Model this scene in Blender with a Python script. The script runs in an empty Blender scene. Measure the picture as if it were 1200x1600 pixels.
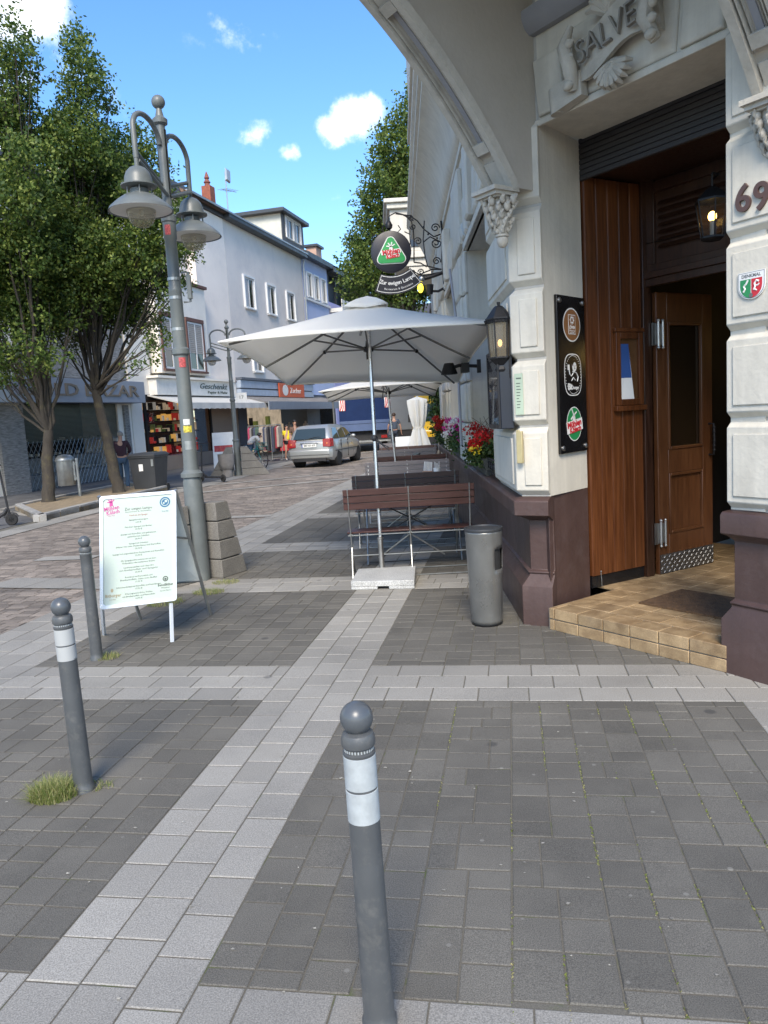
import bpy, math, random
import numpy as np
from mathutils import Vector, Matrix
random.seed(7)
PI=math.pi; R_=math.radians
SC=bpy.context.scene; COL=SC.collection

# ------------------------------------------------------------------ camera, sky, sun, exposure
FPX=1200.0; EYE=1.65
_D=Vector((570.,9600.,FPX)).normalized()
_F=(Vector((0,0,1))-_D*_D.z).normalized()
_R=_D.cross(_F)
if _R.x<0: _R=-_R
cam=bpy.data.cameras.new('camera'); camo=bpy.data.objects.new('camera',cam); COL.objects.link(camo)
ux=Vector((_R.x,_F.x,-_D.x)); vx=Vector((_R.y,_F.y,-_D.y)); fx=Vector((_R.z,_F.z,-_D.z))
camo.matrix_world=Matrix(((ux.x,-vx.x,-fx.x,0),(ux.y,-vx.y,-fx.y,0),(ux.z,-vx.z,-fx.z,EYE),(0,0,0,1)))
cam.sensor_fit='VERTICAL'; cam.sensor_height=36; cam.sensor_width=27; cam.lens=FPX/1600*36
cam.clip_start=.05; cam.clip_end=3000
SC.camera=camo
SC.render.resolution_x=768; SC.render.resolution_y=1024
SC.view_settings.view_transform='Standard'; SC.view_settings.look='None'
SC.view_settings.exposure=1.16; SC.view_settings.gamma=1

SUN_AZ=180+4; SUN_EL=42        # where the sun stands, degrees clockwise from +Y
w=bpy.data.worlds.new('World'); SC.world=w; w.use_nodes=True
nt=w.node_tree; N=nt.nodes; L=nt.links; N.clear()
out=N.new('ShaderNodeOutputWorld'); bg=N.new('ShaderNodeBackground'); sky=N.new('ShaderNodeTexSky')
sky.sky_type='NISHITA'; sky.sun_disc=False; sky.sun_elevation=R_(SUN_EL); sky.sun_rotation=R_(SUN_AZ)
sky.ozone_density=2.6; sky.dust_density=.6; sky.air_density=1.0
bg.inputs[1].default_value=.15
tc=N.new('ShaderNodeTexCoord')
def wdir(px,py):
    c=Vector((px-600,py-800,FPX)); return Vector((c.dot(_R),c.dot(_F),-c.dot(_D))).normalized()
wn=N.new('ShaderNodeTexNoise'); wn.inputs['Scale'].default_value=11; wn.inputs['Detail'].default_value=9; wn.inputs['Roughness'].default_value=.62
L.new(tc.outputs['Generated'],wn.inputs['Vector'])
mask=None
for (px,py,rad,amp,st) in [(552,188,.048,1.0,1.3),(518,203,.042,.85,1.5),(585,170,.035,.8,1.3),(455,240,.027,.85,1.4),(398,215,.036,.62,1.0),(40,10,.085,1.25,1.0),(5,35,.08,1.1,1.0),(520,318,.02,.3,1),(375,20,.10,.25,1),(120,15,.05,.45,1),(-120,120,.25,.8,1),(800,-900,.35,.7,1),(1900,200,.4,.8,1),(-1500,300,.4,.8,1)]:
    d=wdir(px,py)
    sb=N.new('ShaderNodeVectorMath'); sb.operation='SUBTRACT'; L.new(tc.outputs['Generated'],sb.inputs[0]); sb.inputs[1].default_value=d
    sc=N.new('ShaderNodeVectorMath'); sc.operation='MULTIPLY'; L.new(sb.outputs[0],sc.inputs[0]); sc.inputs[1].default_value=(1,1,st)
    ln=N.new('ShaderNodeVectorMath'); ln.operation='LENGTH'; L.new(sc.outputs[0],ln.inputs[0])
    mr=N.new('ShaderNodeMapRange'); mr.interpolation_type='SMOOTHSTEP'
    mr.inputs['From Min'].default_value=rad; mr.inputs['From Max'].default_value=0; mr.inputs['To Min'].default_value=0; mr.inputs['To Max'].default_value=amp
    L.new(ln.outputs['Value'],mr.inputs['Value'])
    if mask is None: mask=mr.outputs[0]
    else:
        mx=N.new('ShaderNodeMath'); mx.operation='MAXIMUM'; L.new(mask,mx.inputs[0]); L.new(mr.outputs[0],mx.inputs[1]); mask=mx.outputs[0]
a1=N.new('ShaderNodeMath'); a1.operation='MULTIPLY_ADD'; L.new(wn.outputs['Fac'],a1.inputs[0]); a1.inputs[1].default_value=3.6; a1.inputs[2].default_value=-1.85
a2=N.new('ShaderNodeMath'); a2.operation='ADD'; L.new(a1.outputs[0],a2.inputs[0]); L.new(mask,a2.inputs[1])
mr=N.new('ShaderNodeMapRange'); mr.interpolation_type='SMOOTHSTEP'; mr.inputs['From Min'].default_value=.25; mr.inputs['From Max'].default_value=1.05
L.new(a2.outputs[0],mr.inputs['Value'])
mm=N.new('ShaderNodeMath'); mm.operation='MULTIPLY'; L.new(mr.outputs[0],mm.inputs[0])
m2=N.new('ShaderNodeMapRange'); m2.inputs['From Max'].default_value=.25; L.new(mask,m2.inputs['Value']); L.new(m2.outputs[0],mm.inputs[1])
hs0=N.new('ShaderNodeHueSaturation'); hs0.inputs['Saturation'].default_value=1.22; hs0.inputs['Hue'].default_value=.502; hs0.inputs['Value'].default_value=.93; L.new(sky.outputs[0],hs0.inputs['Color'])
cm=N.new('ShaderNodeMix'); cm.data_type='RGBA'; L.new(mm.outputs[0],cm.inputs['Factor']); L.new(hs0.outputs[0],cm.inputs['A']); cm.inputs['B'].default_value=(5.6,5.8,6.1,1)
hs=N.new('ShaderNodeHueSaturation'); hs.inputs['Saturation'].default_value=1.0; hs.inputs['Value'].default_value=1.0
L.new(cm.outputs['Result'],bg.inputs[0]); L.new(bg.outputs[0],out.inputs[0])

sl=bpy.data.lights.new('sun','SUN'); sl.energy=2.3; sl.angle=R_(24); sl.color=(1,.90,.76)
so=bpy.data.objects.new('sun',sl); COL.objects.link(so)
_az=R_(SUN_AZ); _e=R_(SUN_EL); _sd=Vector((math.sin(_az)*math.cos(_e),math.cos(_az)*math.cos(_e),math.sin(_e)))
so.rotation_euler=_sd.to_track_quat('Z','Y').to_euler()
so.location=_sd*50

# ------------------------------------------------------------------ measuring helpers (surveyed from the photograph)
def ray(px,py):
    c=Vector((px-600,py-800,FPX)); return Vector((c.dot(_R),c.dot(_F),-c.dot(_D)))
def G(px,py,z=0):
    r=ray(px,py); t=(z-EYE)/r.z; return Vector((r.x*t,r.y*t,z))
def at(px,py,Y):
    r=ray(px,py); t=Y/r.y; return Vector((r.x*t,Y,EYE+r.z*t))

# ------------------------------------------------------------------ object helpers
def wm(o):
    m=o.matrix_basis.copy()
    while o.parent: o=o.parent; m=o.matrix_basis@m
    return m
def tag(o,label=None,cat=None,group=None,kind=None):
    if label: o['label']=label
    if cat: o['category']=cat
    if group: o['group']=group
    if kind: o['kind']=kind
    return o
def thing(name,label,cat,loc=(0,0,0),rz=0,group=None):
    o=bpy.data.objects.new(name,None); COL.objects.link(o); o.location=loc; o.rotation_euler=(0,0,rz); o.empty_display_size=.2
    o.matrix_basis=Matrix.Translation(Vector(loc))@Matrix.Rotation(rz,4,'Z')
    return tag(o,label,cat,group)
def copy_tree(o,parent=None):
    c=o.copy(); COL.objects.link(c); c.parent=parent
    for ch in list(o.children):
        copy_tree(ch,c)
    return c
def place(o,loc,rz=0,label=None,group=None):
    o.matrix_basis=Matrix.Translation(Vector(loc))@Matrix.Rotation(rz,4,'Z')
    if label: o['label']=label
    if group: o['group']=group
    return o
class MB:
    def __init__(s,M=None): s.v=[];s.f=[];s.m=[];s.M=M if M is not None else Matrix.Identity(4)
    def add(s,vs,fs,mi=0,M=None):
        k=len(s.v); T=s.M if M is None else s.M@M
        for p in vs:
            q=T@Vector(p); s.v.append((q.x,q.y,q.z))
        for f in fs: s.f.append(tuple(i+k for i in f)); s.m.append(mi)
    def box(s,x0,x1,y0,y1,z0,z1,mi=0,M=None):
        s.add([(x0,y0,z0),(x1,y0,z0),(x1,y1,z0),(x0,y1,z0),(x0,y0,z1),(x1,y0,z1),(x1,y1,z1),(x0,y1,z1)],
              [(0,3,2,1),(4,5,6,7),(0,1,5,4),(1,2,6,5),(2,3,7,6),(3,0,4,7)],mi,M)
    def prism(s,poly,z0,z1,mi=0,M=None,cap=True):
        n=len(poly)
        a=sum(poly[i][0]*poly[(i+1)%n][1]-poly[(i+1)%n][0]*poly[i][1] for i in range(n))
        if a<0: poly=poly[::-1]
        vs=[(p[0],p[1],z0) for p in poly]+[(p[0],p[1],z1) for p in poly]
        fs=[(i,(i+1)%n,n+(i+1)%n,n+i) for i in range(n)]
        if cap: fs+= [tuple(range(n-1,-1,-1)),tuple(range(n,2*n))]
        s.add(vs,fs,mi,M)
    def loft(s,loops,mi=0,cap=True,closed=True,M=None):
        n=len(loops[0]); vs=[p for l in loops for p in l]; fs=[]
        for k in range(len(loops)-1):
            for i in range(n if closed else n-1):
                j=(i+1)%n; fs.append((k*n+i,k*n+j,(k+1)*n+j,(k+1)*n+i))
        if cap and closed:
            fs.append(tuple(range(n-1,-1,-1))); b=(len(loops)-1)*n; fs.append(tuple(range(b,b+n)))
        s.add(vs,fs,mi,M)
    def tube(s,pts,r,n=8,mi=0,cap=True,M=None,flat=None):
        pts=[Vector(p) for p in pts]; rs=r if isinstance(r,(list,tuple)) else [r]*len(pts)
        loops=[]; up=None
        for i,p in enumerate(pts):
            a=pts[max(0,i-1)]; b=pts[min(len(pts)-1,i+1)]; d=(b-a)
            if d.length<1e-9: d=Vector((0,0,1))
            d.normalize()
            if up is None:
                up=Vector((0,0,1)) if abs(d.z)<.9 else Vector((1,0,0))
            x=up-d*up.dot(d)
            if x.length<1e-6: x=d.orthogonal()
            x.normalize(); up=x; y=d.cross(x)
            fy=flat if flat else 1
            loops.append([p+(x*math.cos(2*PI*k/n)+y*math.sin(2*PI*k/n)*fy)*rs[i] for k in range(n)])
        s.loft(loops,mi,cap,True,M)
    def lathe(s,prof,c=(0,0,0),n=24,mi=0,M=None):
        loops=[[(c[0]+max(r,1e-4)*math.cos(2*PI*k/n),c[1]+max(r,1e-4)*math.sin(2*PI*k/n),c[2]+z) for k in range(n)] for r,z in prof]
        s.loft(loops,mi,True,True,M)
    def sphere(s,c,r,n=16,m=10,mi=0,sc=(1,1,1),M=None):
        loops=[]
        for i in range(m+1):
            a=-PI/2+PI*i/m; rr=max(math.cos(a)*r,1e-5)
            loops.append([(c[0]+rr*math.cos(2*PI*k/n)*sc[0],c[1]+rr*math.sin(2*PI*k/n)*sc[1],c[2]+r*math.sin(a)*sc[2]) for k in range(n)])
        s.loft(loops,mi,True,True,M)
    def build(s,name,mat,parent=None,smooth=None,bevel=0,label=None,seg=2,sub=0,recalc=True):
        me=bpy.data.meshes.new(name)
        vs=s.v
        if parent is not None:
            inv=wm(parent).inverted(); 
            if inv!=Matrix.Identity(4): vs=[tuple(inv@Vector(p)) for p in vs]
        me.from_pydata(vs,[],s.f)
        mats=mat if isinstance(mat,(list,tuple)) else [mat]
        for m in mats: me.materials.append(m)
        if len(mats)>1: me.polygons.foreach_set('material_index',s.m)
        if recalc:
            import bmesh
            bm=bmesh.new(); bm.from_mesh(me); bmesh.ops.recalc_face_normals(bm,faces=bm.faces); bm.to_mesh(me); bm.free()
        o=bpy.data.objects.new(name,me); COL.objects.link(o)
        if parent is not None: o.parent=parent
        if bevel:
            b=o.modifiers.new('b','BEVEL'); b.width=bevel; b.segments=seg; b.limit_method='ANGLE'; b.angle_limit=R_(35)
        if sub:
            b=o.modifiers.new('s','SUBSURF'); b.levels=sub; b.render_levels=sub
        if smooth is not None or bevel or sub:
            me.polygons.foreach_set('use_smooth',[True]*len(me.polygons))
            if not sub: me.set_sharp_from_angle(angle=R_(smooth if smooth else 35))
        if label: o['label']=label
        me.update()
        return o
def frame(o,dx,up=(0,0,1)):
    """matrix with local x along dx, z up, y = z cross x, at o"""
    x=Vector(dx).normalized(); z=Vector(up).normalized(); y=z.cross(x).normalized(); z=x.cross(y)
    return Matrix(((x.x,y.x,z.x,o[0]),(x.y,y.y,z.y,o[1]),(x.z,y.z,z.z,o[2]),(0,0,0,1)))
def text_mb(mb,s,size,M,ext=.002,mi=0,bold=0,align='CENTER',maxw=None,shear=0,res=3):
    cu=bpy.data.curves.new('t','FONT'); cu.body=s; cu.size=size; cu.align_x=align; cu.align_y='CENTER'; cu.extrude=ext; cu.offset=bold; cu.resolution_u=res; cu.shear=shear
    o=bpy.data.objects.new('t',cu); COL.objects.link(o)
    bpy.context.view_layer.update()
    me=bpy.data.meshes.new_from_object(o.evaluated_get(bpy.context.evaluated_depsgraph_get()))
    vs=[v.co.copy() for v in me.vertices]; fs=[tuple(p.vertices) for p in me.polygons]
    if maxw and vs:
        w_=max(v.x for v in vs)-min(v.x for v in vs)
        if w_>0:
            k=maxw/w_
            for v in vs: v.x*=k
    mb.add(vs,fs,mi,M)
    bpy.data.objects.remove(o); bpy.data.curves.remove(cu); bpy.data.meshes.remove(me)

# ------------------------------------------------------------------ materials
_mats={}
def mat(name,col=(.5,.5,.5),rough=.6,metal=0,var=.12,vs=3.0,bump=0,bs=40,stretch=(1,1,1),col2=None,c2t=(.45,.65),island=0,speck=0,ss=300,spec=.5,trans=0,emit=0,coat=0,rv=.1,streak=0,spots=None,spots2=None,dirt=0,dcol=(.05,.045,.035),ds=1.2):
    if name in _mats: return _mats[name]
    m=bpy.data.materials.new(name); m.use_nodes=True; t=m.node_tree; n=t.nodes; l=t.links
    b=n['Principled BSDF']; _mats[name]=m
    tcn=n.new('ShaderNodeTexCoord'); mp=n.new('ShaderNodeMapping'); mp.inputs['Scale'].default_value=stretch
    l.new(tcn.outputs['Object'],mp.inputs['Vector'])
    no=n.new('ShaderNodeTexNoise'); no.inputs['Scale'].default_value=vs; no.inputs['Detail'].default_value=7; no.inputs['Roughness'].default_value=.6
    l.new(mp.outputs[0],no.inputs['Vector'])
    c=Vector(col)
    r=n.new('ShaderNodeValToRGB'); l.new(no.outputs['Fac'],r.inputs[0])
    r.color_ramp.elements[0].position=c2t[0] if col2 else .3; r.color_ramp.elements[1].position=c2t[1] if col2 else .7
    lo=c*(1-var); hi=Vector(col2) if col2 else c*(1+var)
    r.color_ramp.elements[0].color=(lo.x,lo.y,lo.z,1); r.color_ramp.elements[1].color=(hi.x,hi.y,hi.z,1)
    cur=r.outputs[0]
    def mul(sock,lo,hi,fmin=0,fmax=1):
        nonlocal cur
        mr=n.new('ShaderNodeMapRange'); mr.inputs['From Min'].default_value=fmin; mr.inputs['From Max'].default_value=fmax; mr.inputs['To Min'].default_value=lo; mr.inputs['To Max'].default_value=hi
        l.new(sock,mr.inputs['Value'])
        mx=n.new('ShaderNodeVectorMath'); mx.operation='SCALE'; l.new(cur,mx.inputs[0]); l.new(mr.outputs[0],mx.inputs['Scale']); cur=mx.outputs[0]
    if island:
        g=n.new('ShaderNodeNewGeometry'); mul(g.outputs['Random Per Island'],1-island,1+island)
    if speck:
        s2=n.new('ShaderNodeTexNoise'); s2.inputs['Scale'].default_value=ss; s2.inputs['Detail'].default_value=2; l.new(tcn.outputs['Object'],s2.inputs['Vector'])
        mul(s2.outputs['Fac'],1-speck,1+speck,.3,.7)
    if streak:
        m3=n.new('ShaderNodeMapping'); m3.inputs['Scale'].default_value=(9,9,.55); l.new(tcn.outputs['Object'],m3.inputs['Vector']); s4=n.new('ShaderNodeTexNoise'); s4.inputs['Scale'].default_value=1; s4.inputs['Detail'].default_value=6; s4.inputs['Roughness'].default_value=.65; l.new(m3.outputs[0],s4.inputs['Vector']); mul(s4.outputs['Fac'],1-streak,1+streak*.5,.35,.65)
    if dirt:
        s3=n.new('ShaderNodeTexNoise'); s3.inputs['Scale'].default_value=ds; s3.inputs['Detail'].default_value=10; s3.inputs['Roughness'].default_value=.7; l.new(tcn.outputs['Object'],s3.inputs['Vector'])
        mr=n.new('ShaderNodeMapRange'); mr.inputs['From Min'].default_value=.5; mr.inputs['From Max'].default_value=.75; mr.inputs['To Max'].default_value=dirt; l.new(s3.outputs['Fac'],mr.inputs['Value'])
        mx=n.new('ShaderNodeMix'); mx.data_type='RGBA'; l.new(mr.outputs[0],mx.inputs['Factor']); l.new(cur,mx.inputs['A']); mx.inputs['B'].default_value=(*dcol,1); cur=mx.outputs['Result']
    for sp_ in (spots,spots2):
        if not sp_: continue
        vo=n.new('ShaderNodeTexVoronoi'); vo.inputs['Scale'].default_value=sp_[0]; l.new(tcn.outputs['Object'],vo.inputs['Vector'])
        n5=n.new('ShaderNodeMath'); n5.operation='MULTIPLY_ADD'; l.new(no.outputs['Fac'],n5.inputs[0]); n5.inputs[1].default_value=.10; l.new(vo.outputs['Distance'],n5.inputs[2])
        mr=n.new('ShaderNodeMapRange'); mr.inputs['From Min'].default_value=sp_[1]+.065; mr.inputs['From Max'].default_value=sp_[1]+.045; mr.inputs['To Max'].default_value=.75; l.new(n5.outputs[0],mr.inputs['Value'])
        mx=n.new('ShaderNodeMix'); mx.data_type='RGBA'; l.new(mr.outputs[0],mx.inputs['Factor']); l.new(cur,mx.inputs['A']); mx.inputs['B'].default_value=(*sp_[2],1); cur=mx.outputs['Result']
    l.new(cur,b.inputs['Base Color'])
    mr=n.new('ShaderNodeMapRange'); mr.inputs['To Min'].default_value=max(0,rough-rv); mr.inputs['To Max'].default_value=min(1,rough+rv); mr.inputs['From Min'].default_value=.3; mr.inputs['From Max'].default_value=.7
    l.new(no.outputs['Fac'],mr.inputs['Value']); l.new(mr.outputs[0],b.inputs['Roughness'])
    b.inputs['Metallic'].default_value=metal; b.inputs['Specular IOR Level'].default_value=spec
    if trans: b.inputs['Transmission Weight'].default_value=trans
    if coat: b.inputs['Coat Weight'].default_value=coat; b.inputs['Coat Roughness'].default_value=.08
    if emit:
        l.new(cur,b.inputs['Emission Color']); b.inputs['Emission Strength'].default_value=emit
    if bump:
        bn=n.new('ShaderNodeTexNoise'); bn.inputs['Scale'].default_value=bs; bn.inputs['Detail'].default_value=5
        l.new(mp.outputs[0],bn.inputs['Vector']); bu=n.new('ShaderNodeBump'); bu.inputs['Strength'].default_value=1; bu.inputs['Distance'].default_value=bump
        l.new(bn.outputs['Fac'],bu.inputs['Height']); l.new(bu.outputs[0],b.inputs['Normal'])
    return m
def leafmat(name,c1,c2,c3,trans=.35):
    m=bpy.data.materials.new(name); m.use_nodes=True; t=m.node_tree; n=t.nodes; l=t.links; b=n['Principled BSDF']; o=n['Material Output']
    g=n.new('ShaderNodeNewGeometry'); r=n.new('ShaderNodeValToRGB'); l.new(g.outputs['Random Per Island'],r.inputs[0])
    e=r.color_ramp.elements; e[0].color=(*c1,1); e[1].color=(*c3,1); e[1].position=1; x=e.new(.55); x.color=(*c2,1)
    l.new(r.outputs[0],b.inputs['Base Color']); b.inputs['Roughness'].default_value=.5; b.inputs['Specular IOR Level'].default_value=.35
    tr=n.new('ShaderNodeBsdfTranslucent'); l.new(r.outputs[0],tr.inputs[0]); mx=n.new('ShaderNodeMixShader'); mx.inputs[0].default_value=trans
    l.new(b.outputs[0],mx.inputs[1]); l.new(tr.outputs[0],mx.inputs[2]); l.new(mx.outputs[0],o.inputs[0]); _mats[name]=m
    return m
def glassmat(name,tint=(.03,.035,.04),rough=.05,alpha=None):
    m=bpy.data.materials.new(name); m.use_nodes=True; b=m.node_tree.nodes['Principled BSDF']
    b.inputs['Base Color'].default_value=(*tint,1); b.inputs['Roughness'].default_value=rough; b.inputs['Specular IOR Level'].default_value=.7
    if alpha is not None: b.inputs['Alpha'].default_value=alpha
    _mats[name]=m; return m

joint=mat('joint_sand',(.19,.175,.14),.95,var=.35,vs=6,col2=(.085,.105,.04),c2t=(.56,.68),bump=.002,bs=150,speck=.2)
darkpave=mat('dark_paver',(.112,.104,.087),.85,var=.26,vs=.7,island=.15,speck=.42,spots=(7,.055,(.20,.19,.165)),spots2=(1.6,.05,(.05,.048,.045)),ss=260,bump=.0012,bs=220,rv=.08,dirt=.5,dcol=(.155,.145,.12),ds=2.2)
lightpave=mat('light_granite',(.27,.256,.226),.8,spots2=(1.9,.05,(.13,.125,.115)),var=.18,vs=1.1,island=.13,speck=.34,ss=210,bump=.0008,bs=250,dirt=.6,dcol=(.20,.185,.155),ds=2.2)
sett=mat('road_sett',(.20,.168,.138),.8,var=.22,vs=.9,island=.34,speck=.15,ss=90,bump=.003,bs=60,dirt=.4,dcol=(.07,.065,.06),ds=1)
slabm=mat('pavement_slab',(.10,.10,.10),.8,var=.2,vs=1,island=.14,speck=.15,ss=120)
groundm=mat('far_ground',(.13,.125,.12),.9,var=.2,vs=.5,speck=.2,ss=20)
kerbm=mat('kerb_stone',(.30,.29,.27),.85,var=.2,vs=3,speck=.25,ss=150,bump=.001,bs=120)
soil=mat('planter_soil',(.24,.185,.115),.95,var=.35,vs=8,bump=.012,bs=30)

# ------------------------------------------------------------------ ground and paving
b=MB(); b.add([(-400,-400,-.03),(400,-400,-.03),(400,600,-.03),(-400,600,-.03)],[(0,1,2,3)]); tag(b.build('ground',groundm),kind='structure')
TH=R_(9.7); TV=Vector((math.sin(TH),math.cos(TH),0)); SV=Vector((math.cos(TH),-math.sin(TH),0))
def ST(s_,t_,z=0): return SV*s_+TV*t_+Vector((0,0,z))
def tile(mb,s0,s1,t0,t1,z=0,g=.0028,ch=.0035,dz=.003):
    tl=random.uniform(-.0012,.0012); a=[(s0+g,t0+g),(s1-g,t0+g),(s1-g,t1-g),(s0+g,t1-g)]
    bb=[(s0+g+ch,t0+g+ch),(s1-g-ch,t0+g+ch),(s1-g-ch,t1-g-ch),(s0+g+ch,t1-g-ch)]
    vs=[ST(x,y,z-dz) for x,y in a]+[ST(x,y,z+tl+random.uniform(-.0006,.0006)) for x,y in bb]
    mb.add(vs,[(4,5,6,7),(0,1,5,4),(1,2,6,5),(2,3,7,6),(3,0,4,7)])
def cols(mb,s0,s1,t0,t1,cw,lens,z=0,along='t',keep=None,**k):
    """rows of tiles running along t (or s), with random joint offsets"""
    if along=='s': A0,A1,B0,B1=t0,t1,s0,s1
    else: A0,A1,B0,B1=s0,s1,t0,t1
    nc=max(1,round((A1-A0)/cw)); w_=(A1-A0)/nc
    for c in range(nc):
        x0=A0+c*w_; x1=x0+w_; y=B0-random.uniform(0,.2)
        while y<B1:
            ln=random.choice(lens)*random.uniform(.98,1.02); ya=max(y,B0); yb=min(y+ln,B1); y+=ln
            if yb-ya<.03: continue
            s_,t_,u_,v_=(x0,x1,ya,yb) if along=='t' else (ya,yb,x0,x1)
            if keep and not keep((s_+t_)/2,(u_+v_)/2): continue
            tile(mb,s_,t_,u_,v_,z,**k)
SB0,SB1=-1.535,-.985; KB0,KB1=-4.35,-3.47
CR=[(1.38,1.97),(4.26,4.88),(7.13,7.75),(9.42,10.05),(12.55,13.15),(15.6,16.2),(18.7,19.3),(21.8,22.4)]
# bedding sheet under the stones of the square
b=MB(); b.add([ST(-4.36,-3,-.0045),ST(5.5,-3,-.0045),ST(5.5,40,-.0045),ST(-4.36,40,-.0045)],[(0,1,2,3)]); tag(b.build('paving_joints',joint),kind='structure')
dk=MB(); lt=MB()
inb=lambda s_,t_: ST(s_,t_).x<3.4
prev=-2.4
DL=[.13,.2,.2,.27,.27]
def ashlar(mb,s0,s1,t0,t1,keep=None):
    nc=max(1,round((s1-s0)/.32)); w_=(s1-s0)/nc
    for c in range(nc):
        x0=s0+c*w_; y=t0-random.uniform(0,.2)
        while y<t1-.02:
            r_=random.random(); cells=[]
            if r_<.5:
                h_=.32
                for i in range(2):
                    ls=random.choice([[.21,.11],[.11,.21],[.16,.16],[.16,.16]]); yy=y
                    for l_ in ls: cells.append((x0+i*w_/2,x0+(i+1)*w_/2,yy,yy+l_)); yy+=l_
            elif r_<.85:
                h_=.16; k=random.choice([.66,.34,.5]); cells=[(x0,x0+w_*k,y,y+h_),(x0+w_*k,x0+w_,y,y+h_)]
            else:
                h_=.11; cells=[(x0,x0+w_/2,y,y+h_),(x0+w_/2,x0+w_,y,y+h_)]
            y+=h_
            for (a,b_,c_,d_) in cells:
                c_=max(c_,t0); d_=min(d_,t1)
                if d_-c_<.025: continue
                if keep and not keep((a+b_)/2,(c_+d_)/2): continue
                tile(mb,a,b_,c_,d_)
for i,(c0,c1) in enumerate(CR+[(26,26.6)]):
    far=i>=4
    for (a0,a1) in ((KB1,SB0),(SB1,1.18 if i in(0,1) else 4.6)):
        (cols(dk,a0,a1,prev,c0,.28,[.4,.5],keep=inb) if far else ashlar(dk,a0,a1,prev,c0,inb))
    if i in(0,1): ashlar(dk,1.62,4.6,prev,c0,inb)
    cols(lt,KB1,SB0,c0,c1,.2,[.27,.29],along='s'); cols(lt,SB1,4.6,c0,c1,.2,[.27,.29],along='s',keep=inb)
    prev=c1
cols(lt,SB0,SB1,-2.4,26.6,.184,[.205,.215]); 
cols(lt,KB0,KB1,-2.4,26.6,.22,[.29,.31])
for t0,t1 in ((-2.4,1.38),(1.97,4.26)): cols(lt,1.18,1.62,t0,t1,.22,[.24,.3],keep=inb)
tag(dk.build('dark_paving',darkpave,recalc=False),kind='structure'); tag(lt.build('light_paving_bands',lightpave,recalc=False),kind='structure')
# road of small setts
RL=[(-14,-3),(-9.3,9),(-6.45,12.7),(-5.95,16.0),(-5.35,19.0),(-4.35,24),(-3.45,31),(-2.2,40)]   # left road edge (x,y)
def redge(y):
    for (x0,y0),(x1,y1) in zip(RL,RL[1:]):
        if y<=y1: return x0+(x1-x0)*(y-y0)/(y1-y0)
    return RL[-1][0]
b=MB(); b.add([ST(-16,-3,-.013),ST(-4.36,-3,-.013),ST(-4.36,60,-.013),ST(-16,60,-.013)],[(0,1,2,3)]); tag(b.build('road_bedding',joint),kind='structure')
b=MB()
def keepr(s_,t_):
    p=ST(s_,t_); return p.x>redge(p.y)-.1
cols(b,-16,KB0,1.5,20,.105,[.16,.2,.22],z=-.003,along='s',keep=keepr,g=.004,ch=.008)
cols(b,-12.5,KB0,20,46,.21,[.3,.4],z=-.003,along='s',keep=keepr,g=.005,ch=.01)
def keepf(s_,t_): 
    p=ST(s_,t_); return p.x<2
cols(b,KB0,2,26.6,60,.25,[.4,.5],z=-.003,along='s',keep=keepf,g=.005,ch=.01)
tag(b.build('road',sett,recalc=False),kind='structure')
def strip(mb,a,c,w_,z):
    a=Vector((a[0],a[1],0)); c=Vector((c[0],c[1],0)); d=(c-a).normalized(); nn=Vector((-d.y,d.x,0))*w_/2; n_=max(1,int((c-a).length/.5)); st=(c-a)/n_
    for i in range(n_):
        p=a+st*i; q=a+st*(i+1); e=d*.004
        mb.add([p-nn+e+Vector((0,0,z)),q-nn-e+Vector((0,0,z)),q+nn-e+Vector((0,0,z)),p+nn+e+Vector((0,0,z))],[(0,1,2,3)])
b=MB()
for a,c,w_ in [(G(0,911),G(185,913),.5),(G(60,874),G(150,871),.3),(G(300,811),G(425,806),.28),(G(300,771),G(545,748),.34),(G(345,757),G(540,738),.3),(G(400,735),G(600,712),.35),(G(470,722),G(620,700),.35)]:
    strip(b,a,c,w_,.007)
tag(b.build('light_cross_strips',lightpave,recalc=False),kind='structure')
# left kerb band and pavement (slightly raised) 
b=MB()
for (x0,y0),(x1,y1) in zip(RL,RL[1:]): strip(b,(x0-.28,y0),(x1-.28,y1),.55,.006)
tag(b.build('kerb_band',lightpave,recalc=False),kind='structure')
b=MB(); pl=[(x-.57,y) for x,y in RL]+[(4,60),(-40,60),(-40,-3)]
b.add([(x,y,-.009) for x,y in pl],[tuple(range(len(pl)))]); tag(b.build('pavement_bedding',joint),kind='structure')
b=MB()
def keepl(s_,t_):
    p=ST(s_,t_); return p.x<redge(p.y)-.7 and p.x>-22
cols(b,-24,-5,4,48,.4,[.4,.4],z=.0,keep=keepl)
tag(b.build('pavement',slabm,recalc=False),kind='structure')
b=MB()
for a,c in [((-9.3,17.9),(-7.3,16.1)),(G(240,766),G(345,757)),(G(100,812),G(230,781)),(G(380,737),G(450,722)),(G(0,797),G(60,783)),(G(390,724),G(455,712)),(G(160,765),G(200,762))]: strip(b,a,c,.3,.008)
tag(b.build('pavement_strips',lightpave,recalc=False),kind='structure')
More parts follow.
